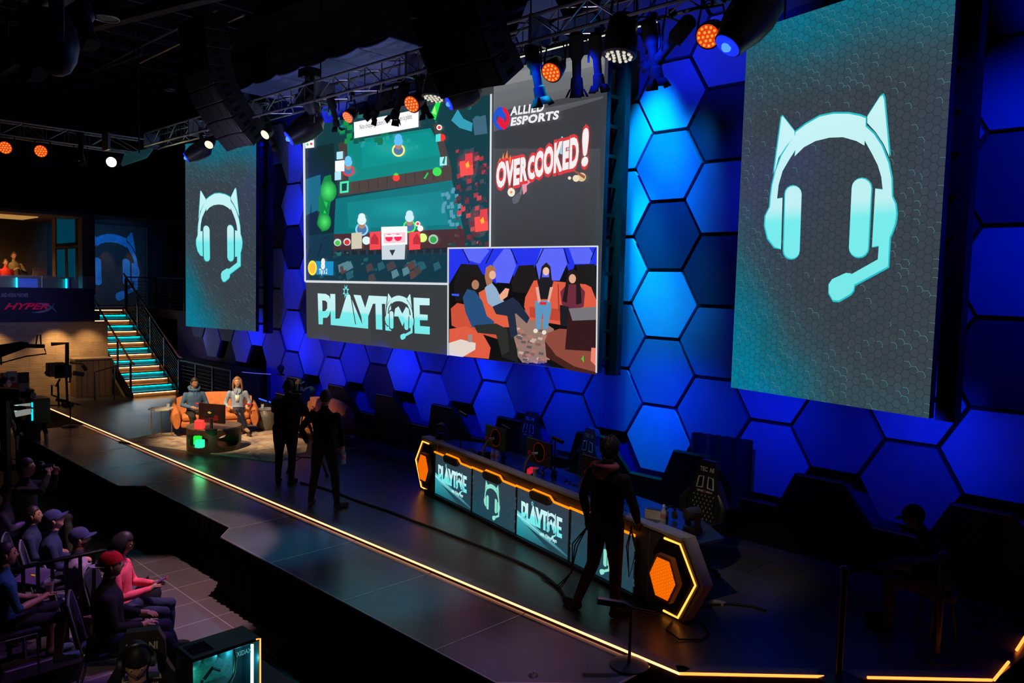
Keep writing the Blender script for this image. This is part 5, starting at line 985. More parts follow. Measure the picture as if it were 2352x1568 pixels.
def basis(yaw, pitch, roll=0): return Euler((pitch, roll, yaw), 'YXZ').to_matrix() if False else (Matrix.Rotation(yaw, 3, 'Z') @ Matrix.Rotation(pitch, 3, 'X') @ Matrix.Rotation(roll, 3, 'Y'))
def g2(x, y, cx, cy, sx, sy): return math.exp(-((x-cx)/sx)**2-((y-cy)/sy)**2)
def head_pt(th, ph):      # th 0..pi from crown, ph 0 = face
    dx, dy, dz = math.sin(th)*math.sin(ph), math.sin(th)*math.cos(ph), math.cos(th)
    x, y, z = dx*.076, dy*(.098 if dy < 0 else .090), dz*.120
    if z < 0:
        t = -z/.12; x *= 1-.30*t*t-.08*t; y = y*(1-.12*t) if y > 0 else y*(1-.55*t)
        if y > 0: y += .012*t
    if y > .02: y = .02+(y-.02)*.93
    if y > 0:
        y += .019*g2(x, z, 0, -.030, .012, .016)+.011*g2(x, z, 0, -.008, .008, .026)
        y -= .012*(g2(x, z, .031, .004, .016, .011)+g2(x, z, -.031, .004, .016, .011))
        y += .006*g2(x, z, 0, .024, .045, .010)+.009*g2(x, z, 0, -.064, .022, .008)-.004*g2(x, z, 0, -.0645, .02, .0025)+.010*g2(x, z, 0, -.098, .020, .014)
    return V((x, y, z))
def fingers(p, wrist, palm_end, palm_n, thumb_side, curl, mi=0, s=1.0):
    d = (palm_end-wrist).normalized(); n = palm_n.normalized(); sd = d.cross(n).normalized()*thumb_side
    for k, (off, ln) in enumerate(((.030, .070), (.011, .080), (-.009, .074), (-.028, .058))):
        q_ = palm_end+sd*off*s-d*.008; dd = d.copy(); pts = [q_]
        for j, fr_ in enumerate((.45, .32, .28)):
            ang = curl*(.6+.35*j); R3 = Matrix.Rotation(ang if True else 0, 3, sd); dd = (d*math.cos(curl*(.4+.55*j))+n*math.sin(curl*(.4+.55*j))); q_ = q_+dd*ln*fr_*s; pts.append(q_)
        p.tube(pts, [.0095*s, .009*s, .008*s, .006*s], 7, mi)
    a = wrist+d*.035+sd*.022; b = a+d*.025+sd*.022+n*.01; c = b+d*.028+sd*.004+n*.014; p.tube([a, b, c], [.012*s, .0105*s, .008*s], 7, mi)
STAND = dict(pel=(0, 0, .95), chest=(0, .005, 1.28), neck=(0, .0, 1.47), head=(0, .025, 1.635), shR=(.180, 0, 1.385), elR=(.245, -.04, 1.13), wrR=(.255, .07, .90), hdR=(.255, .10, .82), hipR=(.09, 0, .92), knR=(.105, .02, .50), anR=(.11, -.03, .085), toR=(.13, .15, .035))
SIT = dict(pel=(0, 0, .54), chest=(0, -.03, .86), neck=(0, -.02, 1.04), head=(0, .01, 1.21), shR=(.175, -.02, .955), elR=(.24, .04, .71), wrR=(.14, .26, .66), hdR=(.10, .33, .67), hipR=(.09, .02, .52), knR=(.12, .44, .50), anR=(.12, .42, .09), toR=(.13, .60, .04))
def person(label, loc, rz, pose='stand', J=None, top=C_blk, legs=C_dark, shoes=C_blk, skin='light', hair=('short', (.02, .014, .01)), head=(0, 0, 0), sleeves='long', curl=.7, build=1.0, cap=None, glasses=False, smile=False, scale=1.0, extras=None, vox=.016, legs_skin=False, beard=None, bg=None):
    base = STAND if pose == 'stand' else SIT; D = {}
    for k, v in base.items():
        D[k] = V(v)
        if k.endswith('R') and len(k) > 2: D[k[:-1]+'L'] = V((-v[0], v[1], v[2]))
    for k, v in (J or {}).items(): D[k] = V(v)
    sk = SK[skin]; mats = [sk, top, legs, shoes, eyew, eyed, lipm, browm, teeth]; zones = []
    p = M(); b = build
    # torso loft
    pel, ch, nk = D['pel'], D['chest'], D['neck']; ac = (D['shR']-D['shL']).normalized(); up0 = (ch-pel).normalized(); fw = up0.cross(ac).normalized()*-1
    acp = (D['hipR']-D['hipL']).normalized()
    secs = [(pel-V((0, 0, .09)), .125, .10), (pel, .168, .125), (pel.lerp(ch, .35), .150*b, .112*b), (pel.lerp(ch, .65), .150*b, .112*b), (ch, .172*b, .125*b), (ch.lerp(nk, .42), .170*b, .115*b), (ch.lerp(nk, .76), .120, .085), (nk, .066, .066)]
    rs = []
    for i, (c, rx, ry) in enumerate(secs):
        a = acp.lerp(ac, min(1, i/4)).normalized(); t_ = (secs[min(i+1, 7)][0]-secs[max(i-1, 0)][0]).normalized(); f_ = a.cross(t_).normalized()
        rs.append([c+a*rx*math.copysign(abs(math.cos(w_))**.85, math.cos(w_))+f_*ry*math.sin(w_) for w_ in [2*PI*j/18 for j in range(18)]])
    p.rings(rs)
    zones += [(pel-V((0, 0, .06)), pel+V((0, 0, .04)), .16, 2), (pel.lerp(ch, .25), ch, .16, 1), (ch, ch.lerp(nk, .8), .17, 1)]
    hd = D['head']; Rh = basis(head[0], head[1], head[2]); nb = hd+Rh @ V((0, -.02, -.08))
    p.tube([nk-V((0, 0, .03)), nk.lerp(nb, .5), nb], [.062, .056, .058], 12); zones.append((nk+V((0, 0, .012)), nb, .085, 0))
    for s in 'RL':
        sh, el, wr, hn, hip, kn, an, to = [D[k+s] for k in ('sh', 'el', 'wr', 'hd', 'hip', 'kn', 'an', 'to')]
        e = 1.12 if sleeves == 'long' else 1.0
        p.tube([sh-V((0, 0, .01)), sh.lerp(el, .5), el, el.lerp(wr, .3), wr], [.058*b, .050*b, .042*e, .044*e, .030*e], 12); p.sph(sh-V((0, 0, .015)), .063*b, 12); p.sph(el, .043*e, 10)
        zones += [(sh, el, .055, 1), (el, wr, .042, 1 if sleeves == 'long' else 0), (wr, hn, .045, 0)]
        if sleeves == 'short': zones.append((sh.lerp(el, .75), el, .052, 0))
        pd = (hn-wr).normalized(); side = pd.cross(V((0, 0, 1)) if abs(pd.z) < .9 else V((0, 1, 0))).normalized()
        p.tube([wr-pd*.01, wr+pd*.03, hn], [.024, .036, .030], 10, sx=1.0)
        lb = 1.0 if legs_skin else 1.12
        p.tube([hip, hip.lerp(kn, .5), kn, kn.lerp(an, .3), an], [.090*b, .075*b, .058*lb, .056*lb, .040*lb], 14); p.sph(hip, .095*b, 12); p.sph(kn, .058*lb, 10)
        zones += [(hip, kn, .08, 2), (kn, an, .055, 0 if legs_skin else 2)]
        td = (to-an); td.z = 0; td = td.normalized() if td.length > .01 else V((0, 1, 0)); heel = an-td*.05; heel.z = an.z-.045
        p.tube([an, an-V((0, 0, .04))], [.040, .042], 10); p.tube([heel, an+td*.05-V((0, 0, .045)), to, to+td*.045], [.036, .044, .042, .022], 12); zones += [(an-V((0, 0, .03)), to+td*.04, .045, 3), (heel, an-V((0, 0, .035)), .045, 3)]
    me = bpy.data.meshes.new('t'); me.from_pydata(p.v, [], p.f); o = bpy.data.objects.new('t', me); COL.objects.link(o)
    r_ = o.modifiers.new('r', 'REMESH'); r_.mode = 'VOXEL'; r_.voxel_size = vox; sm = o.modifiers.new('s', 'SMOOTH'); sm.factor = .5; sm.iterations = 4
    dg = bpy.context.evaluated_depsgraph_get(); dg.update(); m2 = bpy.data.meshes.new_from_object(o.evaluated_get(dg)); bpy.data.objects.remove(o); bpy.data.meshes.remove(me)
    nf = len(m2.polygons); cen = np.empty(nf*3); m2.polygons.foreach_get('center', cen); cen = cen.reshape(-1, 3); best = np.full(nf, 1e9); lab = np.zeros(nf, int)
    for a, c, r, k in zones:
        a = np.array(a); c = np.array(c); d = c-a; t_ = np.clip(((cen-a)@d)/max(1e-9, d@d), 0, 1); q_ = np.linalg.norm(cen-(a+t_[:, None]*d), axis=1)/r; w_ = q_ < best; best[w_] = q_[w_]; lab[w_] = k
    P2 = M(); P2.v = [tuple(v.co) for v in m2.vertices]; P2.f = [tuple(f.vertices) for f in m2.polygons]; P2.m = list(map(int, lab)); bpy.data.meshes.remove(m2)
    # head, face, ears
    nt_, np_ = 34, 44; hv = []; hf = []; hm = []
    for i in range(1, nt_):
        for j in range(np_): hv.append(hd+Rh @ head_pt(PI*i/nt_, 2*PI*(j-np_/2)/np_))
    for i in range(nt_-2):
        for j in range(np_):
            hf.append((i*np_+j, i*np_+(j+1) % np_, (i+1)*np_+(j+1) % np_, (i+1)*np_+j)); q_ = head_pt(PI*(i+1.5)/nt_, 2*PI*(j+.5-np_/2)/np_); mi = 0
            if q_.y > .05:
                if abs(q_.x) < .021 and abs(q_.z+.065) < .0065: mi = 8 if smile and abs(q_.z+.065) < .004 else 6
                if .016 < abs(q_.x) < .044 and abs(q_.z-.026+.08*abs(abs(q_.x)-.028)) < .0036: mi = 7
            if beard and q_.y > .0 and q_.z < -.045 and not mi: mi = 7
            hm.append(mi)
    ob = len(P2.v); P2.v += [tuple(v) for v in hv]; P2.f += [tuple(ob+k for k in f) for f in hf]; P2.m += hm
    P2.face([hd+Rh @ head_pt(PI/nt_, 2*PI*(j-np_/2)/np_) for j in range(np_)], 0); P2.face([hd+Rh @ head_pt(PI*(nt_-1)/nt_, -2*PI*(j-np_/2)/np_) for j in range(np_)], 0)
    for sx in (-1, 1):
        c = hd+Rh @ V((sx*.0305, .0745, .003)); P2.sph(c, (.0125, .0115, .0085), 10, 4, Rh); P2.sph(hd+Rh @ V((sx*.0305, .0825, .003)), (.0055, .004, .0055), 8, 5, Rh)
        P2.sph(hd+Rh @ V((sx*.0305, .076, .0125)), (.015, .011, .0045), 8, 0, Rh)
        P2.sph(hd+Rh @ V((sx*.078, -.008, -.008)), (.010, .019, .031), 10, 0, Rh); P2.sph(hd+Rh @ V((sx*.083, -.004, -.006)), (.007, .011, .020), 8, 0, Rh)
    for s, ts in (('R', -1), ('L', 1)):
        wr, hn, el = D['wr'+s], D['hd'+s], D['el'+s]; pd = (hn-wr).normalized(); pn = V((-1 if s == 'R' else 1, 0, -.3)) if abs(pd.z) > .7 else V((0, 0, -1)); pn = (pn-pd*pn.dot(pd)).normalized()
        fingers(P2, wr, hn, pn, ts, curl)
    root = P2.build('person', mats, None, smooth=60, fix=True); root.location = loc; root.rotation_euler = (0, 0, rz); root.scale = (scale,)*3; tag(root, label, 'person', None)
    # hair
    hk, hc = hair; hairm = mat('hair_'+hk, hc, .55, noise=.35, scale=40, spec=.4)
    if hk != 'none':
        h = M(); ring = []; NT, NP = 26, 40; r4 = random.Random(len(label)); keep = []
        for i in range(NT):
            for j in range(NP):
                th = .02+(PI*.80)*i/(NT-1); ph = 2*PI*(j-NP/2)/NP; q_ = head_pt(th, ph); g_ = {'short': 1.09, 'curly': 1.22, 'long': 1.12, 'buzz': 1.05, 'thin': 1.04, 'mop': 1.20}[hk]
                k_ = g_+(.05*math.sin(j*2.3+i*1.7)+.05*math.sin(j*.9-i*2.9) if hk in ('curly',) else .012*math.sin(j*3+i)*math.sin(th)); q_ = V((q_.x*k_, (q_.y*k_ if q_.y < .05 else q_.y*(1+(k_-1)*.7)), q_.z*(k_ if q_.z > 0 else 1)))
                ring.append(hd+Rh @ q_)
        vis = lambda i, j: True
        fsx = []
        for i in range(NT-1):
            for j in range(NP):
                th = .02+(PI*.80)*(i+.5)/(NT-1); ph = abs(2*PI*(j+.5-NP/2)/NP); z = math.cos(th)
                lim = {'short': .50, 'buzz': .52, 'thin': .45, 'curly': .50, 'long': .52, 'mop': .22}[hk] if ph < .95 else (.52-(ph-.95)*1.2 if ph < 1.35 else (-.42 if hk not in ('long', 'mop') else -.8))
                if hk == 'mop' and .95 <= ph < 1.35: lim = .0
                if ph >= 1.35 and ph < 1.9 and hk not in ('long', 'mop'): lim = -.02
                if z > lim: fsx.append((i*NP+j, i*NP+(j+1) % NP, (i+1)*NP+(j+1) % NP, (i+1)*NP+j))
        h.add(ring, fsx); h.face([ring[j] for j in range(NP)])
        if hk == 'long':
            for s in range(40):
                a = PI*.33+(2*PI-PI*.66)*s/39; px_, py_ = .088*math.sin(a), .088*math.cos(a)-.01; L_ = .30+.05*r4.random(); dr_ = V((px_*1.05, py_, 0))
                h.tube([hd+Rh @ V((px_*.5, py_*.5, .108)), hd+Rh @ V((px_*.98, py_*.98, .05)), hd+Rh @ V((px_*1.10, py_*1.08, -.02)), hd+Rh @ V((px_*1.22, py_*1.0, -.10))+V((0, 0, 0)), hd+Rh @ V((px_*1.15, py_*.85-.01, -.17))+V((0, 0, -.02)), hd+Rh @ V((px_*1.05, py_*.7-.02, -.17))+V((0, 0, -(L_-.19)))], [.008, .017, .020, .019, .016, .005], 7)
        ho = h.build('hair', hairm, root, smooth=60)
        if not cap:
            so = ho.modifiers.new('thick', 'SOLIDIFY'); so.thickness = .012; so.offset = -1
    if cap:
        cm, back, bm2 = cap; c = M(); NP = 28; rr = []
        for i in range(9):
            th = PI*.5*(i+.3)/8.6; rr.append([hd+Rh @ (V((math.sin(th)*math.sin(a)*.088, math.sin(th)*math.cos(a)*.106-.004, math.cos(th)*.108+.022))) for a in [2*PI*j/NP for j in range(NP)]])
        c.rings(rr); c.build('cap', cm, root, smooth=60); sg = -1 if back else 1; c = M(); up_ = []; lo_ = []
        for j in range(13): a = -PI*.42+PI*.84*j/12; up_.append((math.sin(a)*.082, math.cos(a)*.098)); lo_.append((math.sin(a)*.085, math.cos(a)*.10+.075*math.cos(a*1.05)))
        f_ = lambda x, y, z: hd+Rh @ V((x, sg*y-.004, z+.028-.015*abs(x)/.08))
        poly = up_+lo_[::-1]; c.add([f_(x, y, .0) for x, y in up_]+[f_(x, y, -.004) for x, y in lo_]+[f_(x, y, .006) for x, y in up_]+[f_(x, y, .001) for x, y in lo_], [(i, i+1, 13+i+1, 13+i) for i in range(12)]+[(26+i, 26+13+i, 26+13+i+1, 26+i+1) for i in range(12)]+[(13+i, 14+i, 40+i, 39+i) for i in range(12)])
        c.build('cap_brim', bm2 or cm, root, smooth=50)
    if glasses:
        c = M()
        for sx in (-1, 1): c.tube([hd+Rh @ V((sx*.032+.022*math.cos(a), .098, .002+.016*math.sin(a))) for a in [2*PI*k/12 for k in range(12)]], .002, 5, closed=True); c.tube([hd+Rh @ V((sx*.054, .096, .005)), hd+Rh @ V((sx*.082, .0, .004))], .002, 5)
        c.tube([hd+Rh @ V((-.01, .1, .004)), hd+Rh @ V((.01, .1, .004))], .002, 5); c.build('glasses', blackp, root)
    if extras: extras(root, D, hd, Rh)
    return root
def face_to(ax, ay, bx, by): return math.atan2(-(bx-ax), by-ay)      # rz so that local +y looks from a to b
def hoodie_hood(m):
    def f(root, D, hd, Rh):
        nk = D['neck']; h = M(); h.tube([nk+V((.095*math.sin(a), .085*math.cos(a)-.015, .035+(-.025 if math.cos(a) > .3 else .02))) for a in [2*PI*k/20 for k in range(20)]], [.034+.016*(math.cos(2*PI*k/20) < 0) for k in range(20)], 9, closed=True); h.build('hood', m, root, smooth=60)
        h = M(); [h.tube([nk+V((sx*.03, .10, .0)), nk+V((sx*.035, .125, -.13))], .004, 5) for sx in (-1, 1)]; h.build('drawstring', m, root)
    return f
def both(*fs): return lambda *a: [f(*a) for f in fs]
# ---- seated man in blue hoodie and woman in denim shirt on the first sofa (local x to the right of the sofa front)
def on_sofa(SL_, rz_, u, y=.30): return SL_+Euler((0, 0, rz_)).to_matrix() @ V((u, y, -.03))
C_hood = cloth('blue_hoodie', (.055, .11, .20)); C_denim = cloth('denim_shirt', (.26, .33, .46)); C_trs = cloth('dark_olive_trousers', (.022, .022, .018)); C_leather = cloth('blue_black_leather', (.012, .018, .035), .3)
ml = on_sofa(SL, SRZ, -.42)
person('man in blue hoodie with short dark hair sitting on the orange sofa holding a controller', ml, SRZ+PI+.15, 'sit', dict(elR=(.27, .02, .72), wrR=(.10, .27, .69), hdR=(.05, .32, .70), elL=(-.27, .02, .72), wrL=(-.10, .27, .69), hdL=(-.05, .32, .70)), C_hood, C_trs, C_blk, 'tan', ('short', (.012, .008, .006)), (.30, -.22, 0), curl=1.1, build=1.12, scale=.93, extras=hoodie_hood(C_hood))
fl_ = on_sofa(SL, SRZ, .44)
def blouse(root, D, hd, Rh):
    c = M(); ch = D['chest']; c.add([ch+V((-.035, .132, -.10)), ch+V((.035, .132, -.10)), ch+V((.045, .118, .06)), ch+V((-.045, .118, .06))], [(0, 1, 2, 3)]); so = c.build('white_top', cloth('white_top', (.7, .66, .6)), root); m_ = so.modifiers.new('t', 'SOLIDIFY'); m_.thickness = .02
    c = M(); nk = D['neck']; [c.prism([(0, 0), (sx*.075, .02), (sx*.08, -.05), (sx*.02, -.11)], .0, .01, 0, lambda a, b, cc: nk+V((a, .095+cc-b*.2, b+.01))) for sx in (-1, 1)]; c.build('collar', C_denim, root)
person('smiling woman in denim shirt and shiny dark trousers, legs crossed, on the orange sofa', fl_, SRZ+PI-.12, 'sit', dict(chest=(0, -.05, .84), neck=(.0, -.04, 1.02), head=(0, -.01, 1.19), elR=(.26, -.02, .70), wrR=(.20, .22, .66), hdR=(.13, .28, .66), elL=(-.27, -.02, .70), wrL=(-.20, .24, .66), hdL=(-.22, .32, .66), knR=(-.04, .46, .60), anR=(-.20, .60, .24), toR=(-.26, .74, .18), knL=(-.08, .44, .50), anL=(-.04, .46, .09), toL=(-.02, .60, .04)), C_denim, C_leather, cloth('tan_boots', (.28, .18, .11)), 'light', ('long', (.24, .11, .045)), (-.05, .0, .05), curl=.8, build=.92, smile=True, scale=.94, extras=blouse)
# ---- brunette on the second sofa
bl = on_sofa(S2, S2R, -.45)
person('brunette woman in dark top and light jeans on the second sofa, laughing in profile', bl, S2R+PI+.1, 'sit', dict(hdR=(.05, .33, .66), hdL=(-.05, .33, .66), wrR=(.09, .26, .67), wrL=(-.09, .26, .67), elL=(-.24, .04, .71)), cloth('dark_tee', (.012, .011, .014)), C_ljean, cloth('beige_boots', (.35, .28, .2)), 'light', ('long', (.02, .012, .01)), (-1.1, .05, 0), 'short', build=.9, smile=True, scale=.95)
ctl = M(); ctl.box((0, 0, 0), (.12, .05, .03)); o = ctl.build('game_controller', redp, bevel=.01); o.location = ml+Euler((0, 0, SRZ+PI+.15)).to_matrix() @ V((0, .36, .735)); tag(o, 'red game controller in the hands of the man in the blue hoodie', 'controller')
o = dup(o, fl_+Euler((0, 0, SRZ+PI-.12)).to_matrix() @ V((-.25, .37, .69)), .5, 'dark red controller held by the woman in the denim shirt')
# ---- camera operator, camera on tripod
pc = onz(655, 1112); tc_ = onz(692, 1097); tc_.z = 0; op_rz = face_to(pc.x, pc.y, tc_.x-.35, tc_.y+.15)
def hset(root, D, hd, Rh):
    h = M(); h.tube([hd+Rh @ V((.093*math.cos(a), -.005, .01+.125*math.sin(a))) for a in [PI*i/12 for i in range(13)]], .008, 6); h.build('headset_band', blackp, root)
    for sx in (-1, 1): h = M(); h.lathe(hd+Rh @ V((sx*.080, -.005, 0)), [(.03, 0), (.036, .012), (.03, .025)], 12, ax=Rh @ V((sx, 0, 0))); h.build('earphone', blackp, root)
person('camera operator in black with a headset, bent over the tripod camera', pc, op_rz, 'stand', dict(chest=(0, .08, 1.25), neck=(0, .14, 1.42), head=(0, .21, 1.56), shR=(.19, .11, 1.33), shL=(-.19, .11, 1.33), elR=(.27, .28, 1.14), wrR=(.18, .46, 1.24), hdR=(.14, .53, 1.26), elL=(-.27, .28, 1.16), wrL=(-.18, .46, 1.26), hdL=(-.14, .53, 1.28)), C_blk, C_blk, C_blk, 'tan', ('short', (.02, .014, .01)), (0, -.25, 0), build=1.32, scale=1.0, extras=hset)
def tripod(loc, rz, label, h=1.15):
    t = thing('tripod', label, 'tripod', loc, rz)
    for k in range(3):
        a = 2*PI*k/3+.3; q_ = V((.42*math.cos(a), .42*math.sin(a), .02)); p = M(); p.cyl((.05*math.cos(a), .05*math.sin(a), h-.05), q_, .022, .018, 8); p.cyl((.07*math.cos(a+.25), .07*math.sin(a+.25), h-.05), q_, .012, .012, 6); p.sph(q_, .03, 8); p.build('leg', black, t)
    p = M(); p.lathe((0, 0, h-.1), [(.06, 0), (.08, .05), (.06, .12), (.05, .18)], 14); p.build('fluid_head', black, t); p = M(); [p.cyl((0, 0, .35), (.30*math.cos(2*PI*k/3+.3), .30*math.sin(2*PI*k/3+.3), .32), .01, n=6) for k in range(3)]; p.build('spreader', black, t)
    p = M(); p.cyl((.03, -.05, h), (.12, -.48, h-.18), .012, n=6); p.build('pan_handle', black, t)
def video_camera(loc, rz, label, s=1.0):
    t = thing('video_camera', label, 'video camera', loc, rz); p = M(); p.box((0, 0, .13*s), (.14*s, .40*s, .20*s)); p.box((0, -.26*s, .12*s), (.12*s, .14*s, .16*s)); p.build('body', blackp, t, bevel=.01)
    p = M(); p.lathe((0, .20*s, .13*s), [(.05*s, 0), (.065*s, .03*s), (.065*s, .20*s), (.075*s, .24*s), (.075*s, .30*s), (.05*s, .301*s)], 18, ax=(0, 1, 0)); p.build('lens', dgrey, t)
    p = M(); p.tube([(0, -.15*s, .23*s), (0, -.13*s, .31*s), (0, .12*s, .31*s), (0, .14*s, .23*s)], .014*s, 8); p.build('handle', blackp, t); p = M(); p.box((-.16*s, -.02*s, .24*s), (.16*s, .12*s, .12*s)); p.build('viewfinder', blackp, t, bevel=.006)
trz = op_rz; tripod(tc_, trz, 'black tripod under the video camera between the two men in black'); video_camera(tc_+V((0, 0, 1.24)), trz, 'large black video camera in front of the camera operator', 1.15)
# ---- man with paper and water bottle, seen from behind
ps = (onz(713, 1165)+onz(774, 1163))/2; rzB = face_to(ps.x, ps.y, -11.5, 9.5); fr = onz(718, 1160); fl2 = onz(780, 1160)
def earpiece(root, D, hd, Rh): h = M(); h.sph(hd+Rh @ V((.088, -.01, 0)), .014, 8); h.tube([hd+Rh @ V((.088, -.01, 0)), hd+Rh @ V((.095, .04, -.03))], .004, 5); h.build('earpiece', blackp, root)
pB = person('man in black with legs apart, seen from behind, holding paper and a bottle', ps, rzB, 'stand', dict(shR=(.195, 0, 1.385), shL=(-.195, 0, 1.385), elR=(.33, -.10, 1.17), wrR=(.29, .02, .94), hdR=(.27, .07, .88), elL=(-.33, -.10, 1.17), wrL=(-.27, -.02, .95), hdL=(-.24, .05, .91), knR=(.17, .02, .49), anR=(.23, -.02, .085), toR=(.30, .14, .035), knL=(-.16, .02, .49), anL=(-.21, -.02, .085), toL=(-.26, .14, .035)), C_blk, C_dark, cloth('grey_shoes', (.05, .05, .06)), 'light', ('buzz', (.05, .03, .02)), (0, .0, 0), build=1.15, scale=.985, extras=earpiece)
RB = Euler((0, 0, rzB)).to_matrix(); p = M(); p.prism([(-.075, -.11), (.075, -.11), (.075, .11), (-.075, .11)], 0, .003, 0, lambda a, b, c: (a, c, b)); o = p.build('paper_sheet', mat('paper', (.55, .5, .55), .8)); o.location = ps+RB @ V((-.20, -.02, .86)); o.rotation_euler = (.1, .25, rzB); tag(o, 'folded sheet of paper in the left hand of the man with legs apart', 'paper')
bottle(ps+RB @ V((.29, .05, .66)), 'water bottle hanging in the right hand of the man with legs apart', white, .23)
# ---- man standing at the desk with hood, seen from behind
p3 = onz(1385, 1408); rzC = face_to(p3.x, p3.y, -4.6, 9.0)
C_pinkhood = cloth('salmon_hood', (.30, .10, .085))
person('tall person in black with salmon hood and curly hair, seen from behind at the desk', p3, rzC, 'stand', dict(shR=(.195, 0, 1.385), shL=(-.195, 0, 1.385), elR=(.30, .03, 1.14), wrR=(.26, .16, .95), hdR=(.22, .22, .90), elL=(-.29, -.02, 1.14), wrL=(-.27, .04, .90), hdL=(-.27, .05, .82), hipL=(-.09, 0, .92), knL=(-.13, -.02, .48), anL=(-.24, -.12, .085), toL=(-.40, -.10, .035), knR=(.12, .02, .49), anR=(.14, .0, .085), toR=(.20, .15, .035)), C_blk, cloth('brown_black', (.022, .013, .012)), C_blk, 'dark', ('curly', (.012, .007, .006)), (-.1, -.05, 0), build=1.18, scale=1.03, extras=lambda root, D, hd, Rh: [(lambda h: h.build('hood', C_pinkhood, root, smooth=60))(M().tube([D['neck']+V((.10*math.sin(a), -.035+.085*math.cos(a), .01)) for a in [2*PI*k/20 for k in range(20)]], [.040]*20, 9, closed=True)), (lambda h: h.build('hood_back', C_pinkhood, root, smooth=60))(M().sph(D['neck']+V((0, -.12, -.03)), (.10, .045, .075), 12))])
RC = Euler((0, 0, rzC)).to_matrix(); hL = p3+RC @ V((-.28, .06, .80))*1.03
c = M()
for k in range(3): e_ = onz(1287-k*3, 1358-k*4); c.tube([hL+V((0, 0, .0)), hL+(e_-hL)*.25+V((-.03*k, -.05, -.02)), hL+(e_-hL)*.6+V((.02*k, .0, -.08)), e_+V((0, 0, .03)), onz(1260-k*8, 1335-k*3)+V((0, 0, .01))], .007, 6)
tag(c.build('cable_bundle', cable), 'bundle of black cables hanging from the left hand of the person at the desk', 'cable'); c = M()
for k in range(2): c.tube([hL+V((.5, .05, .1)), hL+V((.56+.03*k, .08, -.15)), hL+V((.50, .06, -.42)), hL+V((.47+.02*k, .04, -.1)), hL+V((.52, .05, .12))], .006, 6)
tag(c.build('cable_bundle', cable), 'loops of black cable hanging from the right hand of the person at the desk', 'cable')

# ================================================================== audience
STG = (-8.5, 8.0)
def seated(px, py, z, label, yaw=None, floor=-.8, s=1.0, chair=True, **kw):
    """seated person whose head centre is at the pixel and height z"""
    hd = onz(px, py, z); rz = face_to(hd.x, hd.y, *(yaw or STG)); s = (z-floor)/1.21 if s == 1.0 else s
    R3 = Euler((0, 0, rz)).to_matrix(); J_ = kw.get('J') or {}; h0 = V(J_.get('head', SIT['head'])); loc = V((hd.x, hd.y, floor))-R3 @ V((h0.x, h0.y, 0))*s
    person(label, loc, rz, 'sit', scale=s, **kw)
    return loc, rz, s
chairs_at = []
purple_shirt = cloth('violet_grey_tee', (.22, .17, .28)); pinkc = cloth('pink_top', (.75, .10, .16)); lil = cloth('lilac_shirt', (.55, .33, .55)); teal_t = cloth('teal_tee', (.02, .08, .16)); red_cap = cloth('red_cap', (.6, .015, .02)); navy_cap = cloth('navy_cap', (.03, .035, .11)); whitec = cloth('white_mesh', (.6, .58, .6))
def aud(px, py, z, label, **kw):
    r = seated(px, py, z, label, **kw); chairs_at.append(r); return r
aud(256, 1296, .50, 'audience member with red and white cap worn backwards and black jacket', yaw=(-6.5, 6.5), top=C_dark, legs=cloth('blue_black_jeans', (.02, .025, .05)), shoes=cloth('pink_soled_shoes', (.12, .05, .07)), skin='light', cap=(red_cap, True, whitec), head=(0, .10, 0), build=1.12, J=dict(knR=(.14, .46, .50), anR=(.13, .62, .09), toR=(.14, .80, .05), knL=(-.12, .46, .52), anL=(-.12, .58, .09)))
aud(283, 1248, .44, 'audience member with long dark hair and bright pink top looking at a phone', yaw=(-6.5, 6.0), top=pinkc, legs=C_navy, skin='tan', hair=('long', (.012, .010, .014)), head=(0, -.35, 0), build=.92, glasses=True, J=dict(wrR=(.07, .30, .74), hdR=(.03, .35, .77), wrL=(-.07, .30, .74), hdL=(-.03, .35, .77)))
aud(183, 1236, .42, 'bearded audience member in navy cap and violet grey shirt', top=purple_shirt, legs=C_dark, skin='light', cap=(navy_cap, False, None), sleeves='short', head=(-.1, .12, 0), beard=True)
aud(124, 1193, .42, 'audience member in dark navy cap and glasses looking up at the screens', top=C_navy, legs=C_dark, skin='light', cap=(navy_cap, False, None), head=(0, .38, 0), glasses=True)
aud(78, 1183, .33, 'audience member with thick dark hair and dark shirt left of the man looking up', top=C_navy, legs=C_dark, skin='tan', hair=('short', (.012, .01, .012)), head=(-.1, .15, 0))
aud(20, 1130, .40, 'audience member with glasses and arms folded over a lilac shirt', top=lil, legs=C_navy, skin='tan', hair=('short', (.012, .01, .012)), glasses=True, head=(-.2, .1, 0), J=dict(wrR=(-.02, .24, .80), hdR=(-.09, .26, .80), wrL=(.02, .28, .77), hdL=(.09, .30, .77), elR=(.24, .10, .78), elL=(-.24, .10, .78)))
aud(14, 1272, .66, 'audience member in teal tee and shorts holding a plastic cup behind the rail', floor=-.5, top=teal_t, legs=C_dark, shoes=cloth('teal_shoes', (.1, .2, .2)), skin='tan', sleeves='short', hair=('buzz', (.012, .01, .012)), head=(-.2, .05, 0), legs_skin=True, J=dict(knR=(.16, .44, .50), knL=(-.12, .46, .52), wrR=(.1, .30, .72), hdR=(.06, .36, .74)))
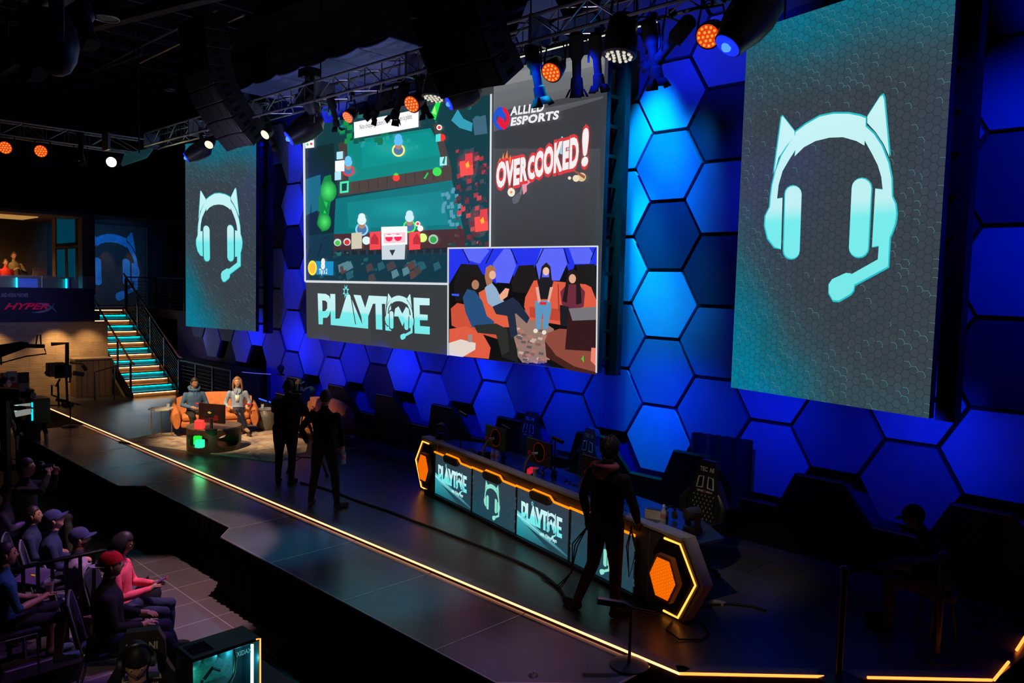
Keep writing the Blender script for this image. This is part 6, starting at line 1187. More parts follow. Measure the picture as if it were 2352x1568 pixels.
# photographer, seated on a black riser box
lc, rzp, sp_ = seated(62, 1073, .70, 'photographer with glasses and dark sweater aiming a camera at the stage', floor=-.58, yaw=(-9.2, 7.0), top=C_olive, legs=cloth('grey_olive_trousers', (.055, .06, .05)), skin='light', hair=('short', (.04, .028, .018)), glasses=True, head=(0, .02, 0), build=1.15, J=dict(elR=(.22, .24, .95), wrR=(.08, .28, 1.13), hdR=(.05, .27, 1.19), elL=(-.22, .24, .92), wrL=(-.06, .32, 1.12), hdL=(-.03, .33, 1.18), knR=(.15, .50, .58), anR=(.14, .52, .16), toR=(.15, .68, .10)))
Rp = Euler((0, 0, rzp)).to_matrix()
b_ = thing('riser_box', 'black box under the photographer beside the stage skirt', 'box', (lc.x, lc.y, -.8), rzp); p = M(); p.box((0, .06, .31), (.6, .60, .62)); p.build('body', matte, b_); p = M(); p.box((0, .55, .13), (.6, .4, .26)); p.build('foot_step', matte, b_)
t = thing('photo_camera', 'camera held up to the face of the photographer', 'camera', lc+Rp @ V((0, .17, 1.215))*sp_, rzp); p = M(); p.box((0, 0, 0), (.13, .06, .09)); p.box((0, 0, .055), (.05, .05, .03)); p.build('body', blackp, t, bevel=.006); p = M(); p.lathe((0, .03, -.005), [(.035, 0), (.038, .08), (.033, .13), (.02, .131)], 14, ax=(0, 1, 0)); p.build('lens', blackp, t)
# gaming visitor with headset in the nearest chair
gh = onz(314, 1528, .76); grz = face_to(gh.x, gh.y, 0.0, -.6); gs = 1.0
R5 = Euler((0, 0, grz)).to_matrix(); gfl = .76-1.21; gl_ = V((gh.x, gh.y, gfl))-R5 @ V((0, .06, 0))
def bigset(root, D, hd, Rh):
    h = M(); h.tube([hd+Rh @ V((.096*math.cos(a), .0, .0+.135*math.sin(a))) for a in [PI*i/14 for i in range(15)]], .012, 8, sx=1.6); h.build('headset_band', blackp, root)
    for sx in (-1, 1): h = M(); h.lathe(hd+Rh @ V((sx*.078, 0, -.005)), [(.035, 0), (.047, .008), (.047, .03), (.03, .04)], 16, ax=Rh @ V((sx, 0, 0))); h.build('ear_cup', dgrey, root)
    h = M(); h.tube([D['neck']+V((.06, .09, .0)), D['chest']+V((.03, .14, .05)), D['chest']+V((.0, .15, -.1))], .007, 4); h.build('lanyard', glow('lanyard_blue', (.0, .15, .5), .5), root)
person('teenager with dark fringe and headset looking down, in the front gaming chair', gl_, grz, 'sit', dict(head=(0, .07, 1.245), neck=(0, -.01, 1.03), wrR=(.12, .34, .72), wrL=(-.12, .34, .72), hdR=(.10, .41, .72), hdL=(-.10, .41, .72)), C_navy, C_dark, C_blk, 'light', ('mop', (.010, .008, .008)), (.1, -.36, 0), vox=.014, extras=bigset)
gaming_chair('black gaming chair of the teenager at the bottom of the photo', gl_+R5 @ V((0, -.22, -.02)), grz+PI, .15)
# head at the bottom edge of the photo (person standing in the hall close to the stage)
bh = ond(1222, 1582, 6.4); person('dark haired head of a person standing in front of the stage', (bh.x, bh.y, bh.z-1.64), face_to(bh.x, bh.y, -6, 9), 'stand', None, C_dark, C_dark, C_blk, 'tan', ('long', (.06, .04, .035)), (0, 0, 0), vox=.03)
# seated person in the dark on the right, standing helpers
dk = onz(2165, 1200, 1.12); lk = V((dk.x, dk.y, 0))
person('person in a cap bending forward on a chair in the dark right corner', lk, face_to(lk.x, lk.y, -6.5, 6.5), 'sit', dict(chest=(0, .08, .82), neck=(0, .16, 1.0), head=(0, .25, 1.14), shR=(.18, .13, .92), shL=(-.18, .13, .92)), C_blk, cloth('grey_trousers', (.05, .045, .045)), C_blk, 'brown', ('short', (.01, .01, .01)), (0, -.3, 0), cap=(C_dark, False, None), vox=.02)
st_ = thing('stool', 'dark stool under the person in the right corner', 'stool', lk+V((0, 0, 0))); p = M(); p.lathe((0, -.02, .40), [(.18, 0), (.18, .05)], 20); p.build('seat', black, st_); p = M(); [p.cyl((.12*math.cos(a), .12*math.sin(a), .40), (.18*math.cos(a), .18*math.sin(a), 0), .014) for a in (0, 1.57, 3.14, 4.71)]; p.build('leg_frame', black, st_)
# two people on the balcony, man in black tee at the workstation, operator at the far left
def upstairs(px, py, X, label, zf=2.2, **kw): q_ = onx(px, py, X); s = (q_.z-zf)/1.635; person(label, (q_.x, q_.y, zf), face_to(q_.x, q_.y, -18, 7), 'stand', scale=s, vox=.02, **kw)
upstairs(32, 588, -26.5, 'man in tan jacket and white shirt standing on the balcony', top=cloth('tan_jacket', (.20, .15, .08)), skin='tan', hair=('short', (.05, .03, .02)), J=dict(elR=(.28, .1, 1.15), wrR=(.10, .28, 1.2), hdR=(.06, .32, 1.26), elL=(-.28, .1, 1.15), wrL=(-.10, .28, 1.2), hdL=(-.06, .32, 1.26)))
upstairs(13, 603, -25.9, 'person in red shirt leaning on the balcony counter', top=cloth('red_shirt', (.5, .03, .02)), skin='tan', hair=('short', (.03, .02, .02)), J=dict(wrR=(.1, .3, 1.0), hdR=(.06, .36, 1.0)))
q_ = onz(72, 938, .62); person('man in black tee with pale lettering standing by the far workstation', (q_.x, q_.y, .62-1.64), face_to(q_.x, q_.y, -6, 2), 'stand', None, C_blk, C_dark, C_blk, 'tan', ('short', (.01, .01, .01)), (0, -.2, 0), 'short', vox=.02)
q_ = onz(8, 880, 1.25); person('camera operator in black at the far left edge', (q_.x, q_.y, -.39), face_to(q_.x, q_.y, -15, 8), 'stand', dict(elR=(.25, .2, 1.2), wrR=(.2, .4, 1.2), hdR=(.18, .46, 1.2)), C_blk, C_dark, C_blk, 'light', ('short', (.02, .01, .01)), (0, 0, 0), vox=.02)
# ---- audience chairs: black padded stacking chairs with pale frames
frm = mat('chair_frame_grey', (.25, .26, .3), .35, .6); upm = cloth('chair_upholstery', (.014, .016, .035))
def stack_chair(loc, rz, label):
    t = thing('audience_chair', label, 'chair', loc, rz, None)
    p = M(); p.box((0, .02, .45), (.46, .45, .06)); p.build('seat', upm, t, bevel=.02); p = M(); p.rings([[(x, -.215-(z-.5)*.22+dy, z) for x, dy in ((-w_, 0), (w_, 0), (w_, -.04), (-w_, -.04))] for w_, z in ((.21, .55), (.225, .80), (.19, .93), (.12, .955))]); p.build('backrest', upm, t, bevel=.012)
    for sx in (-1, 1):
        p = M(); p.tube([(sx*.225, .22, 0), (sx*.225, .20, .42), (sx*.225, -.20, .43), (sx*.228, -.29, .82), (sx*.19, -.325, .95), (sx*.09, -.33, .985), (0, -.33, .99)], .011, 6); p.build('side_frame', frm, t); p = M(); p.cyl((sx*.225, -.18, .42), (sx*.23, -.30, 0), .011, n=6); p.build('leg', frm, t)
    return t
base_ch = None; lbls = ['chair of the person in the red backwards cap', 'chair of the person in the pink top', 'chair of the man in the violet grey shirt', 'chair of the man looking up in a navy cap', 'chair of the person with thick dark hair', 'chair of the person in the lilac shirt', 'chair of the person with the plastic cup']
for (lc_, rz_, s_), lb in zip(chairs_at, lbls):
    if base_ch is None: base_ch = stack_chair(lc_, rz_, 'dark padded '+lb); base_ch.scale = (s_,)*3
    else: n_ = dup(base_ch, lc_, rz_, 'dark padded '+lb); n_.scale = (s_,)*3
for i, (px, py) in enumerate(((30, 1240), (100, 1262), (165, 1320))):
    q_ = onz(px, py, .10); dup(base_ch, (q_.x-.25, q_.y-.25, -.8), face_to(q_.x, q_.y, *STG), ['empty padded chair behind the lilac shirt', 'empty padded chair behind the two visitors in the middle', 'empty padded chair just behind the violet grey shirt'][i])
# ================================================================== rigging overhead
TY, TZ, TS = 7.0, 6.25, .30
def truss(x0, x1, y, z, label, along='x', s=TS):
    L_ = abs(x1-x0); t = thing('lighting_truss', label, 'truss', (min(x0, x1), y, z) if along == 'x' else (y, min(x0, x1), z), 0 if along == 'x' else PI/2)
    for a, b in ((0, 0), (0, s), (s, 0), (s, s)): p = M(); p.cyl((0, a, b), (L_, a, b), .024, n=8); p.build('chord', steel, t)
    n = int(L_/.42); p = M()
    for i in range(n):
        u = i*L_/n; v = (i+1)*L_/n; f_ = i % 2
        for a in (0, s): p.cyl((u, a, 0 if f_ else s), (v, a, s if f_ else 0), .010, n=5); p.cyl((u, a, 0), (u, a, s), .008, n=5)
        for b in (0, s): p.cyl((u, 0 if f_ else s, b), (v, s if f_ else 0, b), .010, n=5)
    p.build('lattice', steel, t)
    for i in range(int(L_/2.4)+1): u = min(L_, i*2.4); p = M(); p.box((u, s/2, s/2), (.05, s+.05, s+.05)); p.build('coupler_plate', steel, t)
    for u in (.12, L_-.12): p = M(); p.cyl((u, s/2, s), (u, s/2, 8.55-z), .01, n=6); p.build('hoist_cable', black, t)
    return t
truss(-18.6, -.6, TY, TZ, 'long aluminium lighting truss hanging in front of the led screens')
truss(-3.0, 6.5, -19.3, 6.2, 'aluminium truss over the audience side at the far left', 'y')
for x in (-16, -11.5, -7.4, -3):
    p = M(); p.cyl((x, TY+.15, TZ+.3), (x, TY+.15, 8.57), .012, n=6); tag(p.build('hoist_cable', black), ['hoist cable holding the truss above the left screen', 'hoist cable of the truss left of the middle', 'hoist cable of the truss by the large speaker array', 'hoist cable at the right end of the truss'][[-16, -11.5, -7.4, -3].index(x)], 'cable')
cover = M()      # strips of pixel led light under the truss
t = thing('led_batten', 'row of tiny pale led points along the lower truss tube', 'led strip', (0, 0, 0)); p = M()
p.box((-6.65, TY+TS, TZ-.035), (3.3, .014, .012))
p.build('led_points', glow('pale_led', (.75, .8, .6), 1.1), t); p = M(); p.box((-6.65, TY+TS, TZ-.02), (3.4, .04, .02)); p.build('housing', black, t)
dirn = lambda a: V(a).normalized()
orange_l = glow('orange_lens', (.75, .05, .008), 1.0); yell = glow('orange_hot_led', (1, .28, .03), 1.5); white_l = glow('warm_white_lens', (1, .62, .25), 3); blue_l = glow('blue_lens', (.006, .03, 1), 1.1); cyl_ = glow('cyan_core', (.08, .3, 1), 1.3); paleled = glow('pale_cluster', (.8, .75, .6), .9); dulll = mat('dark_lens', (.02, .02, .03), .1, spec=.8)
def can(kind, px, py, Y, label, d=(0, -.55, -.8), s=1.0, zt=None, lens=None):
    """light fixture hung on the truss; lens centre at the pixel in the vertical plane y=Y"""
    c = ony(px, py, Y) if Y > 0 else onx(px, py, Y); d = dirn(d); t = thing({'par': 'par_light', 'wash': 'wash_light_fixture', 'spot': 'profile_spotlight', 'head': 'moving_head_light'}[kind], label, 'stage light', c)
    up = V((0, 0, 1)); x = d.cross(up).normalized(); zt = (zt if zt is not None else TZ)-c.z
    if kind in ('par', 'wash'):
        R_, Ln = (.13, .20) if kind == 'par' else (.15, .30); R_ *= s; Ln *= s
        p = M(); p.lathe(-d*Ln, [(R_*.55, -.06*s), (R_*.85, 0), (R_, Ln*.6), (R_*1.02, Ln), (R_*.96, Ln+.004)], 20, ax=d); p.build('housing', blackp, t)
        p = M(); p.lathe(d*.006, [(R_*.9, 0), (R_*.88, .006)], 20, ax=d); lm = lens or (orange_l if kind == 'par' else dulll); o = p.build('lens', lm, t)
        q_ = M(); y = x.cross(d)
        for rr, n_ in ((0, 1), (.36, 6), (.70, 12)):
            for k in range(n_): a = 2*PI*k/n_; q_.sph(d*.014+(x*math.cos(a)+y*math.sin(a))*rr*R_, R_*.115, 6)
        if lm in (orange_l, dulll): q_.build('led_cell', yell if kind == 'par' else paleled, o)
    elif kind == 'spot':
        p = M(); p.lathe(-d*.62*s, [(.05*s, -.02), (.085*s, .02), (.09*s, .24*s), (.07*s, .27*s), (.055*s, .30*s), (.052*s, .48*s), (.07*s, .50*s), (.078*s, .60*s), (.078*s, .62*s)], 16, ax=d); p.build('housing', matte, t)
        p = M(); y = x.cross(d)
        for sx, sy in ((1, 0), (-1, 0), (0, 1), (0, -1)): q0 = (x*sx+y*sy)*.078*s; w_ = (x*sy+y*sx)*.06*s; p.add([q0-w_, q0+w_, q0*1.6+w_*1.2+d*.09*s, q0*1.6-w_*1.2+d*.09*s], [(0, 1, 2, 3)])
        o = p.build('barn_door', matte, t, fix=False); m_ = o.modifiers.new('t', 'SOLIDIFY'); m_.thickness = .006
        p = M(); p.lathe(d*.0, [(.07*s, -.01), (.068*s, .0)], 16, ax=d); p.build('lens', lens or dulll, t)
    else:
        p = M(); p.lathe(-d*.42*s, [(.07*s, -.06*s), (.15*s, .02*s), (.165*s, .14*s), (.15*s, .26*s), (.11*s, .38*s), (.10*s, .42*s)], 20, ax=d); p.build('head_shell', blackp, t)
        p = M(); p.lathe(d*.0, [(.09*s, .0), (.088*s, .012)], 20, ax=d); p.build('lens', lens or blue_l, t); p = M(); p.sph(d*.016, .035*s, 8); p.build('hot_spot', cyl_ if (lens or blue_l) is blue_l else (lens or blue_l), t)
    mid = -d*(.30*s if kind != 'par' else .1*s); w_ = .19*s if kind == 'head' else .14*s; p = M()
    arm = .035*s if kind == 'head' else .012*s; p.tube([mid+x*w_, mid+x*w_+up*.12*s, mid+x*w_*.8+up*.26*s, mid-x*w_*.8+up*.26*s, mid-x*w_+up*.12*s, mid-x*w_], arm, 6, sx=1.2); p.build('yoke', black, t)
    top = mid+up*.26*s; p = M()
    if kind == 'head': p.box(top+up*.06*s, (.30*s, .22*s, .12*s))
    if zt > top.z: p.cyl(top, (top.x, top.y, zt), .014, n=6)
    p.box((top.x, top.y, max(top.z+.04, zt)), (.06, .05, .08)); p.build('clamp', black, t)
    return t
can('head', 428, 362, 7.03, 'moving head light with small blue lens in front of the left screen', (-.35, -.8, -.55), 1.15)
can('par', 480, 332, 7.03, 'bright warm light left of the smaller speaker array', (.5, -.7, -.7), .72, lens=white_l)
can('par', 609, 309, 7.03, 'bright warm light right of the smaller speaker array', (.15, -.75, -.6), .72, lens=white_l)
can('spot', 630, 335, 7.28, 'dark profile spotlight left of the large blue lensed moving head', (.2, .3, -1), .9)
can('head', 664, 318, 7.03, 'large moving head light with blue lens at the corner of the centre screen', (-.3, -.75, -.6), 1.4)
can('head', 724, 262, 7.28, 'unlit moving head light over the left corner of the centre screen', (.1, .3, -1), 1.1, lens=dulll)
can('par', 799, 269, 7.03, 'orange light partly hidden by dark clamps over the game picture', (.1, -.75, -.6), .8)
can('spot', 775, 290, 7.28, 'profile spotlight under the left half of the truss', (-.1, .4, -1), .8); can('spot', 855, 268, 7.28, 'profile spotlight over the white text box of the game picture', (-.6, -.2, -.7), .9)
can('par', 946, 239, 7.03, 'orange light above the white text box of the centre screen', (.2, -.8, -.55), 1.0); can('spot', 905, 270, 7.28, 'profile spotlight pointing down beside the orange light of the middle', (-.6, .1, -.8), .9); can('spot', 978, 262, 7.28, 'profile spotlight left of the large speaker array', (0, .3, -1), .8)
can('wash', 996, 224, 7.03, 'black drum shaped wash light with pale led cluster left of the large array', (0, -.15, -1), 1.1)
can('head', 1032, 238, 7.03, 'blue lensed moving head light almost behind the large speaker array', (-.4, -.75, -.5), 1.0)
can('spot', 1243, 225, 7.28, 'profile spotlight pointing down right of the large speaker array', (.1, .25, -1), 1.05); can('par', 1266, 166, 7.03, 'orange led light over the logos of the centre screen', (.15, -.7, -.6), 1.0)
can('spot', 1325, 205, 7.28, 'profile spotlight over the upper right of the centre screen', (-.15, .25, -1), 1.0); can('spot', 1376, 195, 7.28, 'profile spotlight at the right edge of the centre screen', (0, .2, -1), .9)
can('wash', 1422, 127, 7.03, 'black drum shaped wash light with pale led cluster right of the centre screen', (0, -.15, -1), 1.25)
can('spot', 1509, 183, 7.28, 'profile spotlight hanging over the blue hexagons', (.1, .2, -1), 1.0); can('spot', 1500, 150, 7.28, 'profile spotlight slanting toward the right screen', (-.8, .1, -.6), 1.0)
can('par', 1626, 83, 7.03, 'red orange led light left of the right screen', (.15, -.8, -.5), 1.0); can('head', 1671, 105, 7.0, 'large moving head with blue lens at the left top corner of the right screen', (-.35, -.5, -.8), 1.5)
can('par', 12, 339, -19.28, 'orange light at the left picture edge under the side truss', (.8, -.5, -.3), 1.1); can('par', 94, 347, -19.28, 'second orange light from the left under the side truss', (.8, -.5, -.3), 1.1)
can('spot', 187, 370, -19.28, 'dark profile spotlight under the side truss with dim red lens', (.1, .0, -1), 1.0, lens=glow('dim_red', (.3, .03, .01), 1)); can('par', 256, 372, -19.28, 'very bright yellow white light at the end of the side truss', (.8, -.6, -.3), .95, lens=glow('hot_white', (1, .9, .45), 14))
bf = thing('projection_fixture', 'angled dark teal panel fixture beside the bright yellow white light', 'stage light', ony(308, 364, 6.2)); p = M(); p.add([(-.45, 0, .1), (.1, .35, .22), (.42, .1, -.02), (-.1, -.2, -.18)], [(0, 1, 2, 3)]); o = p.build('panel', mat('teal_gel_panel', (.03, .10, .12), .5, emit=(.01, .05, .06), es=.5), bf, fix=False); m_ = o.modifiers.new('t', 'SOLIDIFY'); m_.thickness = .05
p = M(); p.cyl((0, .1, .1), (0, .1, 8.6-bf.location.z), .015, n=6); p.build('hanger', black, bf)
truss(5.9, 6.6, -17.6, 5.95, 'short piece of truss right of the side truss end', 'y')
# line arrays
gr = mat('array_grille', (.014, .011, .010), .6, .2, noise=.4, scale=30); ars = mat('array_side', (.012, .012, .014), .5)
def line_array(pts, label, w_=1.05, hgt=.30, dep=.48):
    t = thing('line_array_speaker', label, 'speaker array', pts[0])
    p0 = V(pts[0]); seg = [V(q_)-p0 for q_ in pts]; tot = sum((b-a).length for a, b in zip(seg, seg[1:])); n = max(3, int(tot/hgt)); res = []
    for i in range(n):
        d_ = tot*(i+.5)/n; 
        for a, b in zip(seg, seg[1:]):
            l = (b-a).length
            if d_ <= l: res.append((a+(b-a)*d_/l, (b-a).normalized())); break
            d_ -= l
    for i in range(1, len(res)-1): res[i] = (res[i][0], (res[i+1][0]-res[i-1][0]).normalized())
    for c, dn in res:
        nx = V((1, 0, 0)); ny = nx.cross(dn).normalized()
        if ny.y > 0: ny = -ny
        hh = tot/n*.47; F_ = lambda x, y, z: c+nx*x+ny*y-dn*z
        p = M(); p.add([F_(x, y, z) for z in (-hh, hh) for x, y in ((-w_/2, 0), (-w_*.18, -.05), (w_*.18, -.05), (w_/2, 0), (w_/2*.86, -dep), (-w_/2*.86, -dep))], [(0, 1, 2, 3, 4, 5), (11, 10, 9, 8, 7, 6)]+[(i, (i+1) % 6, 6+(i+1) % 6, 6+i) for i in range(6)])
        o = p.build('cabinet', ars, t, bevel=.01)
        p = M()
        for x0, x1 in ((-w_/2+.04, -w_*.2), (-w_*.16, w_*.16), (w_*.2, w_/2-.04)): yy = lambda x: -.05+.05*max(0, (abs(x)-w_*.18)/(w_*.32))+.006; p.add([F_(x0, yy(x0), -hh*.86), F_(x1, yy(x1), -hh*.86), F_(x1, yy(x1), hh*.86), F_(x0, yy(x0), hh*.86)], [(0, 1, 2, 3)])
        for z in (-.5, .5): p.add([F_(w_/2*(1-.14*k)+.004, -dep*k, z*hh+dz) for k, dz in ((.25, -.03), (.25, .03), (.6, .03), (.6, -.03))], [(0, 1, 2, 3)], 1)
        p.build('grille', [gr, matte], o, fix=False)
    return t
line_array([(-14.0, 6.05, 7.9), (-14.0, 6.16, 6.95), (-14.0, 6.34, 6.5), (-14, 6.62, 6.1), (-14.0, 7.0, 5.72)], 'smaller looking curved black speaker array in front of the left screen')
line_array([(-6.6, 5.35, 7.8), (-6.6, 5.45, 7.0), (-6.6, 5.55, 6.3), (-6.6, 5.75, 5.85), (-6.6, 6.05, 5.45)], 'large curved black speaker array over the middle of the centre screen')
# hanging box with curved pale underside panels
bxm = mat('cloud_underside', (.12, .14, .42), .6, noise=.08)
t = thing('acoustic_cloud', 'row of curved blue grey ceiling panels under a black drop box', 'acoustic panel', (0, 0, 0)); a = onz(530, 213, 7.0); b = onz(905, 97, 7.0); n = 6
p = M(); p.box(((a.x+b.x)/2, 8.05, 7.65), (b.x-a.x, 1.3, 1.1)); p.build('drop_box', mat('drop_box_black', (.006, .006, .008), .7), t)
for i in range(n):
    x0 = a.x+(b.x-a.x)*i/n; x1 = a.x+(b.x-a.x)*(i+1)/n-.02; p = M(); rs = []
    for k in range(9): s = k/8; x = x0+(x1-x0)*s; z = 7.06-.05*math.sin(PI*s)**.6; rs.append([(x, 7.40, z), (x, 9.0, z), (x, 9.0, z+.02), (x, 7.40, z+.02)])
    p.rings(rs); p.build('curved_panel', bxm, t, smooth=60)

# ceiling clutter: beams, ducts, pipes
for i, y in enumerate((-1.0, .6, 2.2, 3.6, 5.0)):
    p = M(); p.box((-12.5, y, 8.15), (30, .16, .34)); o = p.build('trim_%d' % (i+10), mat('beam_black%d' % i, (.012, .012, .016), .6)); struct(o)
p = M()
for i in range(26): x = -27+i*1.15; p.box((x, 3, 8.45), (.06, 15, .12))
struct(p.build('trim_20', mat('joist_dark', (.02, .02, .035), .6)))
for i, (x0, y0, x1, y1, z, r_, col) in enumerate(((180, 180, 500, 20, 8.4, .04, (.05, .05, .07)), (320, 145, 560, 35, 7.9, .02, (.35, .22, .08)), (0, 250, 330, 120, 8.45, .07, (.03, .03, .04)), (200, 60, 700, -60, 7.8, .12, (.012, .012, .016)), (640, 60, 880, -20, 8.0, .03, (.1, .1, .14)), (470, 130, 560, 100, 8.2, .03, (.1, .1, .3)), (1130, 45, 1320, -20, 8.1, .04, (.05, .06, .3)), (700, 60, 840, 10, 7.8, .05, (.12, .13, .2)))):
    p = M(); p.tube([onz(x0, y0, z), onz((x0+x1)/2, (y0+y1)/2-3, z), onz(x1, y1, z)], r_, 8); tag(p.build('ceiling_pipe', mat('pipe_%d' % i, col, .5, .3)), ['long grey conduit crossing the dark ceiling', 'thin amber conduit under the ceiling', 'dark duct pipe at the far left of the ceiling', 'thick black duct at the top left of the ceiling', 'thin pipe above the black drop box', 'short bluish pipe above the left speaker array', 'blue lit pipe right of the large speaker array', 'pale pipe beside the thick black duct'][i], 'pipe')
for i, (x, y, r_) in enumerate(((243, 42, .17), (391, 207, .13), (607, 131, .15))):
    q_ = onz(x, y, 7.6 if i else 6.9); p = M(); p.tube([(r_*math.cos(a), r_*math.sin(a), 0) for a in [2*PI*k/24 for k in range(24)]], .012, 6, closed=True); o = p.build('rim', steel); t = thing('ceiling_downlight', ['round rimmed downlight near the top left corner', 'round rimmed downlight left of the smaller speaker array', 'round rimmed downlight with blue rim above the curved panels'][i], 'downlight', q_); o.parent = t; p = M(); p.lathe((0, 0, 0), [(r_, 0), (r_*.9, .3), (.05, .35)], 20); p.build('housing', black, t)
# near fixtures at the top left
mh = thing('moving_head_light', 'big dark moving head light hanging in the top left corner', 'stage light', ond(105, 40, 5.2)); dh = V((.25, .1, -1)).normalized(); shell = mat('fixture_shell_grey', (.05, .05, .06), .35)
p = M(); p.rings([[V((x*rx, y*ry, 0))+V((.25*k, .1*k, -k)) for x, y in [(math.cos(a), math.sin(a)) for a in [2*PI*j/20 for j in range(20)]]] for k, rx, ry in ((-.02, .14, .12), (.05, .17, .14), (.15, .165, .14), (.24, .13, .11), (.30, .08, .07), (.325, .03, .03))]); p.build('head_shell', shell, mh, smooth=60)
p = M(); p.tube([V((.19, .0, -.16)), V((.20, 0, -.05)), V((.19, 0, .10)), V((-.19, 0, .10)), V((-.20, 0, -.05)), V((-.19, 0, -.14))], .03, 8, sx=1.3); p.build('yoke', shell, mh); p = M(); p.box((0, 0, .17), (.36, .26, .14)); p.build('base_box', blackp, mh, bevel=.02)
p = M(); p.cyl((0, 0, .2), (0, 0, 2.5), .02); p.build('hanger', black, mh)
def near_spot(px0, py0, px1, py1, D, label):
    a = ond(px0, py0, D); b = ond(px1, py1, D-.1); t = thing('profile_spotlight', label, 'stage light', a); d = b-a; L_ = d.length; ax = d.normalized(); x = ax.cross(V((0, 0, 1))).normalized(); y = x.cross(ax)
    p = M(); p.lathe((0, 0, 0), [(.04, -.03), (.075, .0), (.078, L_*.30), (.055, L_*.36), (.05, L_*.7), (.045, L_*.74), (.06, L_*.80), (.062, L_)], 18, ax=ax); p.build('housing', shell, t)
    p = M(); p.add([ax*L_+x*.05+y*.04, ax*L_+x*.05-y*.04, ax*(L_+.07)+x*.09-y*.05, ax*(L_+.07)+x*.09+y*.05], [(0, 1, 2, 3)]); o = p.build('barn_door', shell, t, fix=False); m_ = o.modifiers.new('t', 'SOLIDIFY'); m_.thickness = .005
    p = M(); p.tube([ax*L_*.2+x*.1, V((0, 0, .12))+x*.08, V((0, 0, .16)), V((0, 0, .12))-x*.08, ax*L_*.2-x*.1], .008, 6); p.cyl((0, 0, .16), (0, 0, 2.2), .012); p.build('yoke', black, t)
near_spot(178, 14, 206, 105, 5.6, 'profile spotlight right of the big moving head in the top left'); near_spot(48, 110, 84, 172, 5.4, 'profile spotlight lower left of the big moving head')
# ================================================================== hall side: riser, rail, computer, clutter
wbox('floor_riser', (-12.2, -.2, -.65), (7.6, 5.4, .3), mat('riser_carpet', (.02, .018, .018), .9))
p = M(); p.box((-8.385, -.2, -.545), (.03, 5.4, .11)); st2 = p.build('trim_2_step', mat('step_nosing', (.26, .20, .22), .5)); st2.name = 'trim_3'; struct(st2)
gd = thing('crowd_rail', 'black metal crowd rail with upright bars in front of the seated audience', 'railing', (0, 0, 0)); XR = -8.62
pA = onx(245, 1262, XR); pB_ = onx(18, 1310, XR); zt_ = pA.z
p = M(); p.tube([(XR, pA.y, -.5), (XR, pA.y, zt_-.05), (XR, pA.y-.015, zt_-.012), (XR, pA.y-.05, zt_), (XR, pB_.y+.05, zt_), (XR, pB_.y+.015, zt_-.012), (XR, pB_.y, zt_-.05), (XR, pB_.y, -.5)], .022, 10); p.build('frame', mat('rail_black_gloss', (.012, .012, .014), .22, .4), gd)
nb = 6
for i in range(1, nb+1): y = pA.y+(pB_.y-pA.y)*i/(nb+1); p = M(); p.box((XR, y, (zt_-.5)/2), (.025, .03, zt_+.5)); p.build('upright_bar', black, gd)
# computer tower
pcw = thing('computer_tower', 'black computer tower with glass side, teal lighting and an orange front edge', 'computer', (0, 0, 0)); zt2 = .70
A0, B0, C0 = onz(402, 1484, zt2), onz(560, 1437, zt2), onz(595, 1461, zt2); xa, xb = A0.x, C0.x+.02; ya, yb = A0.y, B0.y; zb2 = .70-.50; pcm = mat('case_black', (.02, .025, .028), .3, .3)
p = M(); p.box(((xa+xb)/2, (ya+yb)/2, zt2-.012), (xb-xa, yb-ya, .024)); p.box(((xa+xb)/2, (ya+yb)/2, zb2+.01), (xb-xa, yb-ya, .02)); p.box((xa+.006, (ya+yb)/2, (zt2+zb2)/2), (.012, yb-ya, .5)); p.box(((xa+xb)/2, yb-.006, (zt2+zb2)/2), (xb-xa, .012, .5)); p.box(((xa+xb)/2, ya+.006, (zt2+zb2)/2), (xb-xa, .012, .5)); p.build('case', pcm, pcw, bevel=.003)
p = M()
for i in range(9): p.box(((xa+xb)/2, ya+.04+i*.017, zt2+.002), ((xb-xa)*.6, .007, .006))
p.build('vent_slots', matte, pcw)
p = M(); p.box((xb, (ya+yb)/2, (zt2+zb2)/2-.01), (.004, yb-ya-.03, .45)); p.build('side_glass', mat('tinted_glass', (.05, .3, .35), .05, noise=0, alpha=.12, spec=.6), pcw)
p = M(); p.box((xa+.03, (ya+yb)/2-.03, (zt2+zb2)/2), (.02, yb-ya-.14, .40)); p.build('circuit_board', mat('board', (.02, .06, .055), .4, noise=.5, scale=60), pcw)
p = M(); p.tube([(xb-.03, yb-.05, zt2-.05), (xb-.03, yb-.05, zb2+.06)], .011, 8); p.build('led_column', glow('ice_led', (.25, .95, 1), 7), pcw)
p = M(); p.tube([(xb+.003, yb-.035, zt2-.004), (xb+.003, yb-.004, zt2-.008), (xb+.003, yb-.002, zb2)], .0055, 6); p.build('orange_edge', glow('case_orange', (1, .2, .03), 3.5), pcw)
p = M(); cyy = (ya+yb)/2-.04; czz = zt2-.20; p.tube([(xb-.05, cyy+.12*math.cos(a), czz+.11*math.sin(a)) for a in [PI+PI*k/16 for k in range(17)]]+[(xb-.05, cyy+.13, czz+.08), (xb-.06, cyy+.12, zt2-.06)], .010, 8); p.tube([(xb-.06, cyy-.10, czz), (xb-.06, cyy-.04, czz+.06), (xb-.07, cyy+.02, czz+.02)], .012, 8); p.build('coolant_hose', mat('hose', (.01, .02, .025), .25), pcw)
p = M(); [p.lathe((xa+.06, ya+.10+k*.12, zt2-.13), [(.05, 0), (.05, .02), (.02, .03)], 16, ax=(1, 0, 0)) for k in (0, 1, 2)]; p.build('fan', mat('fan_teal', (.02, .1, .1), .4), pcw)
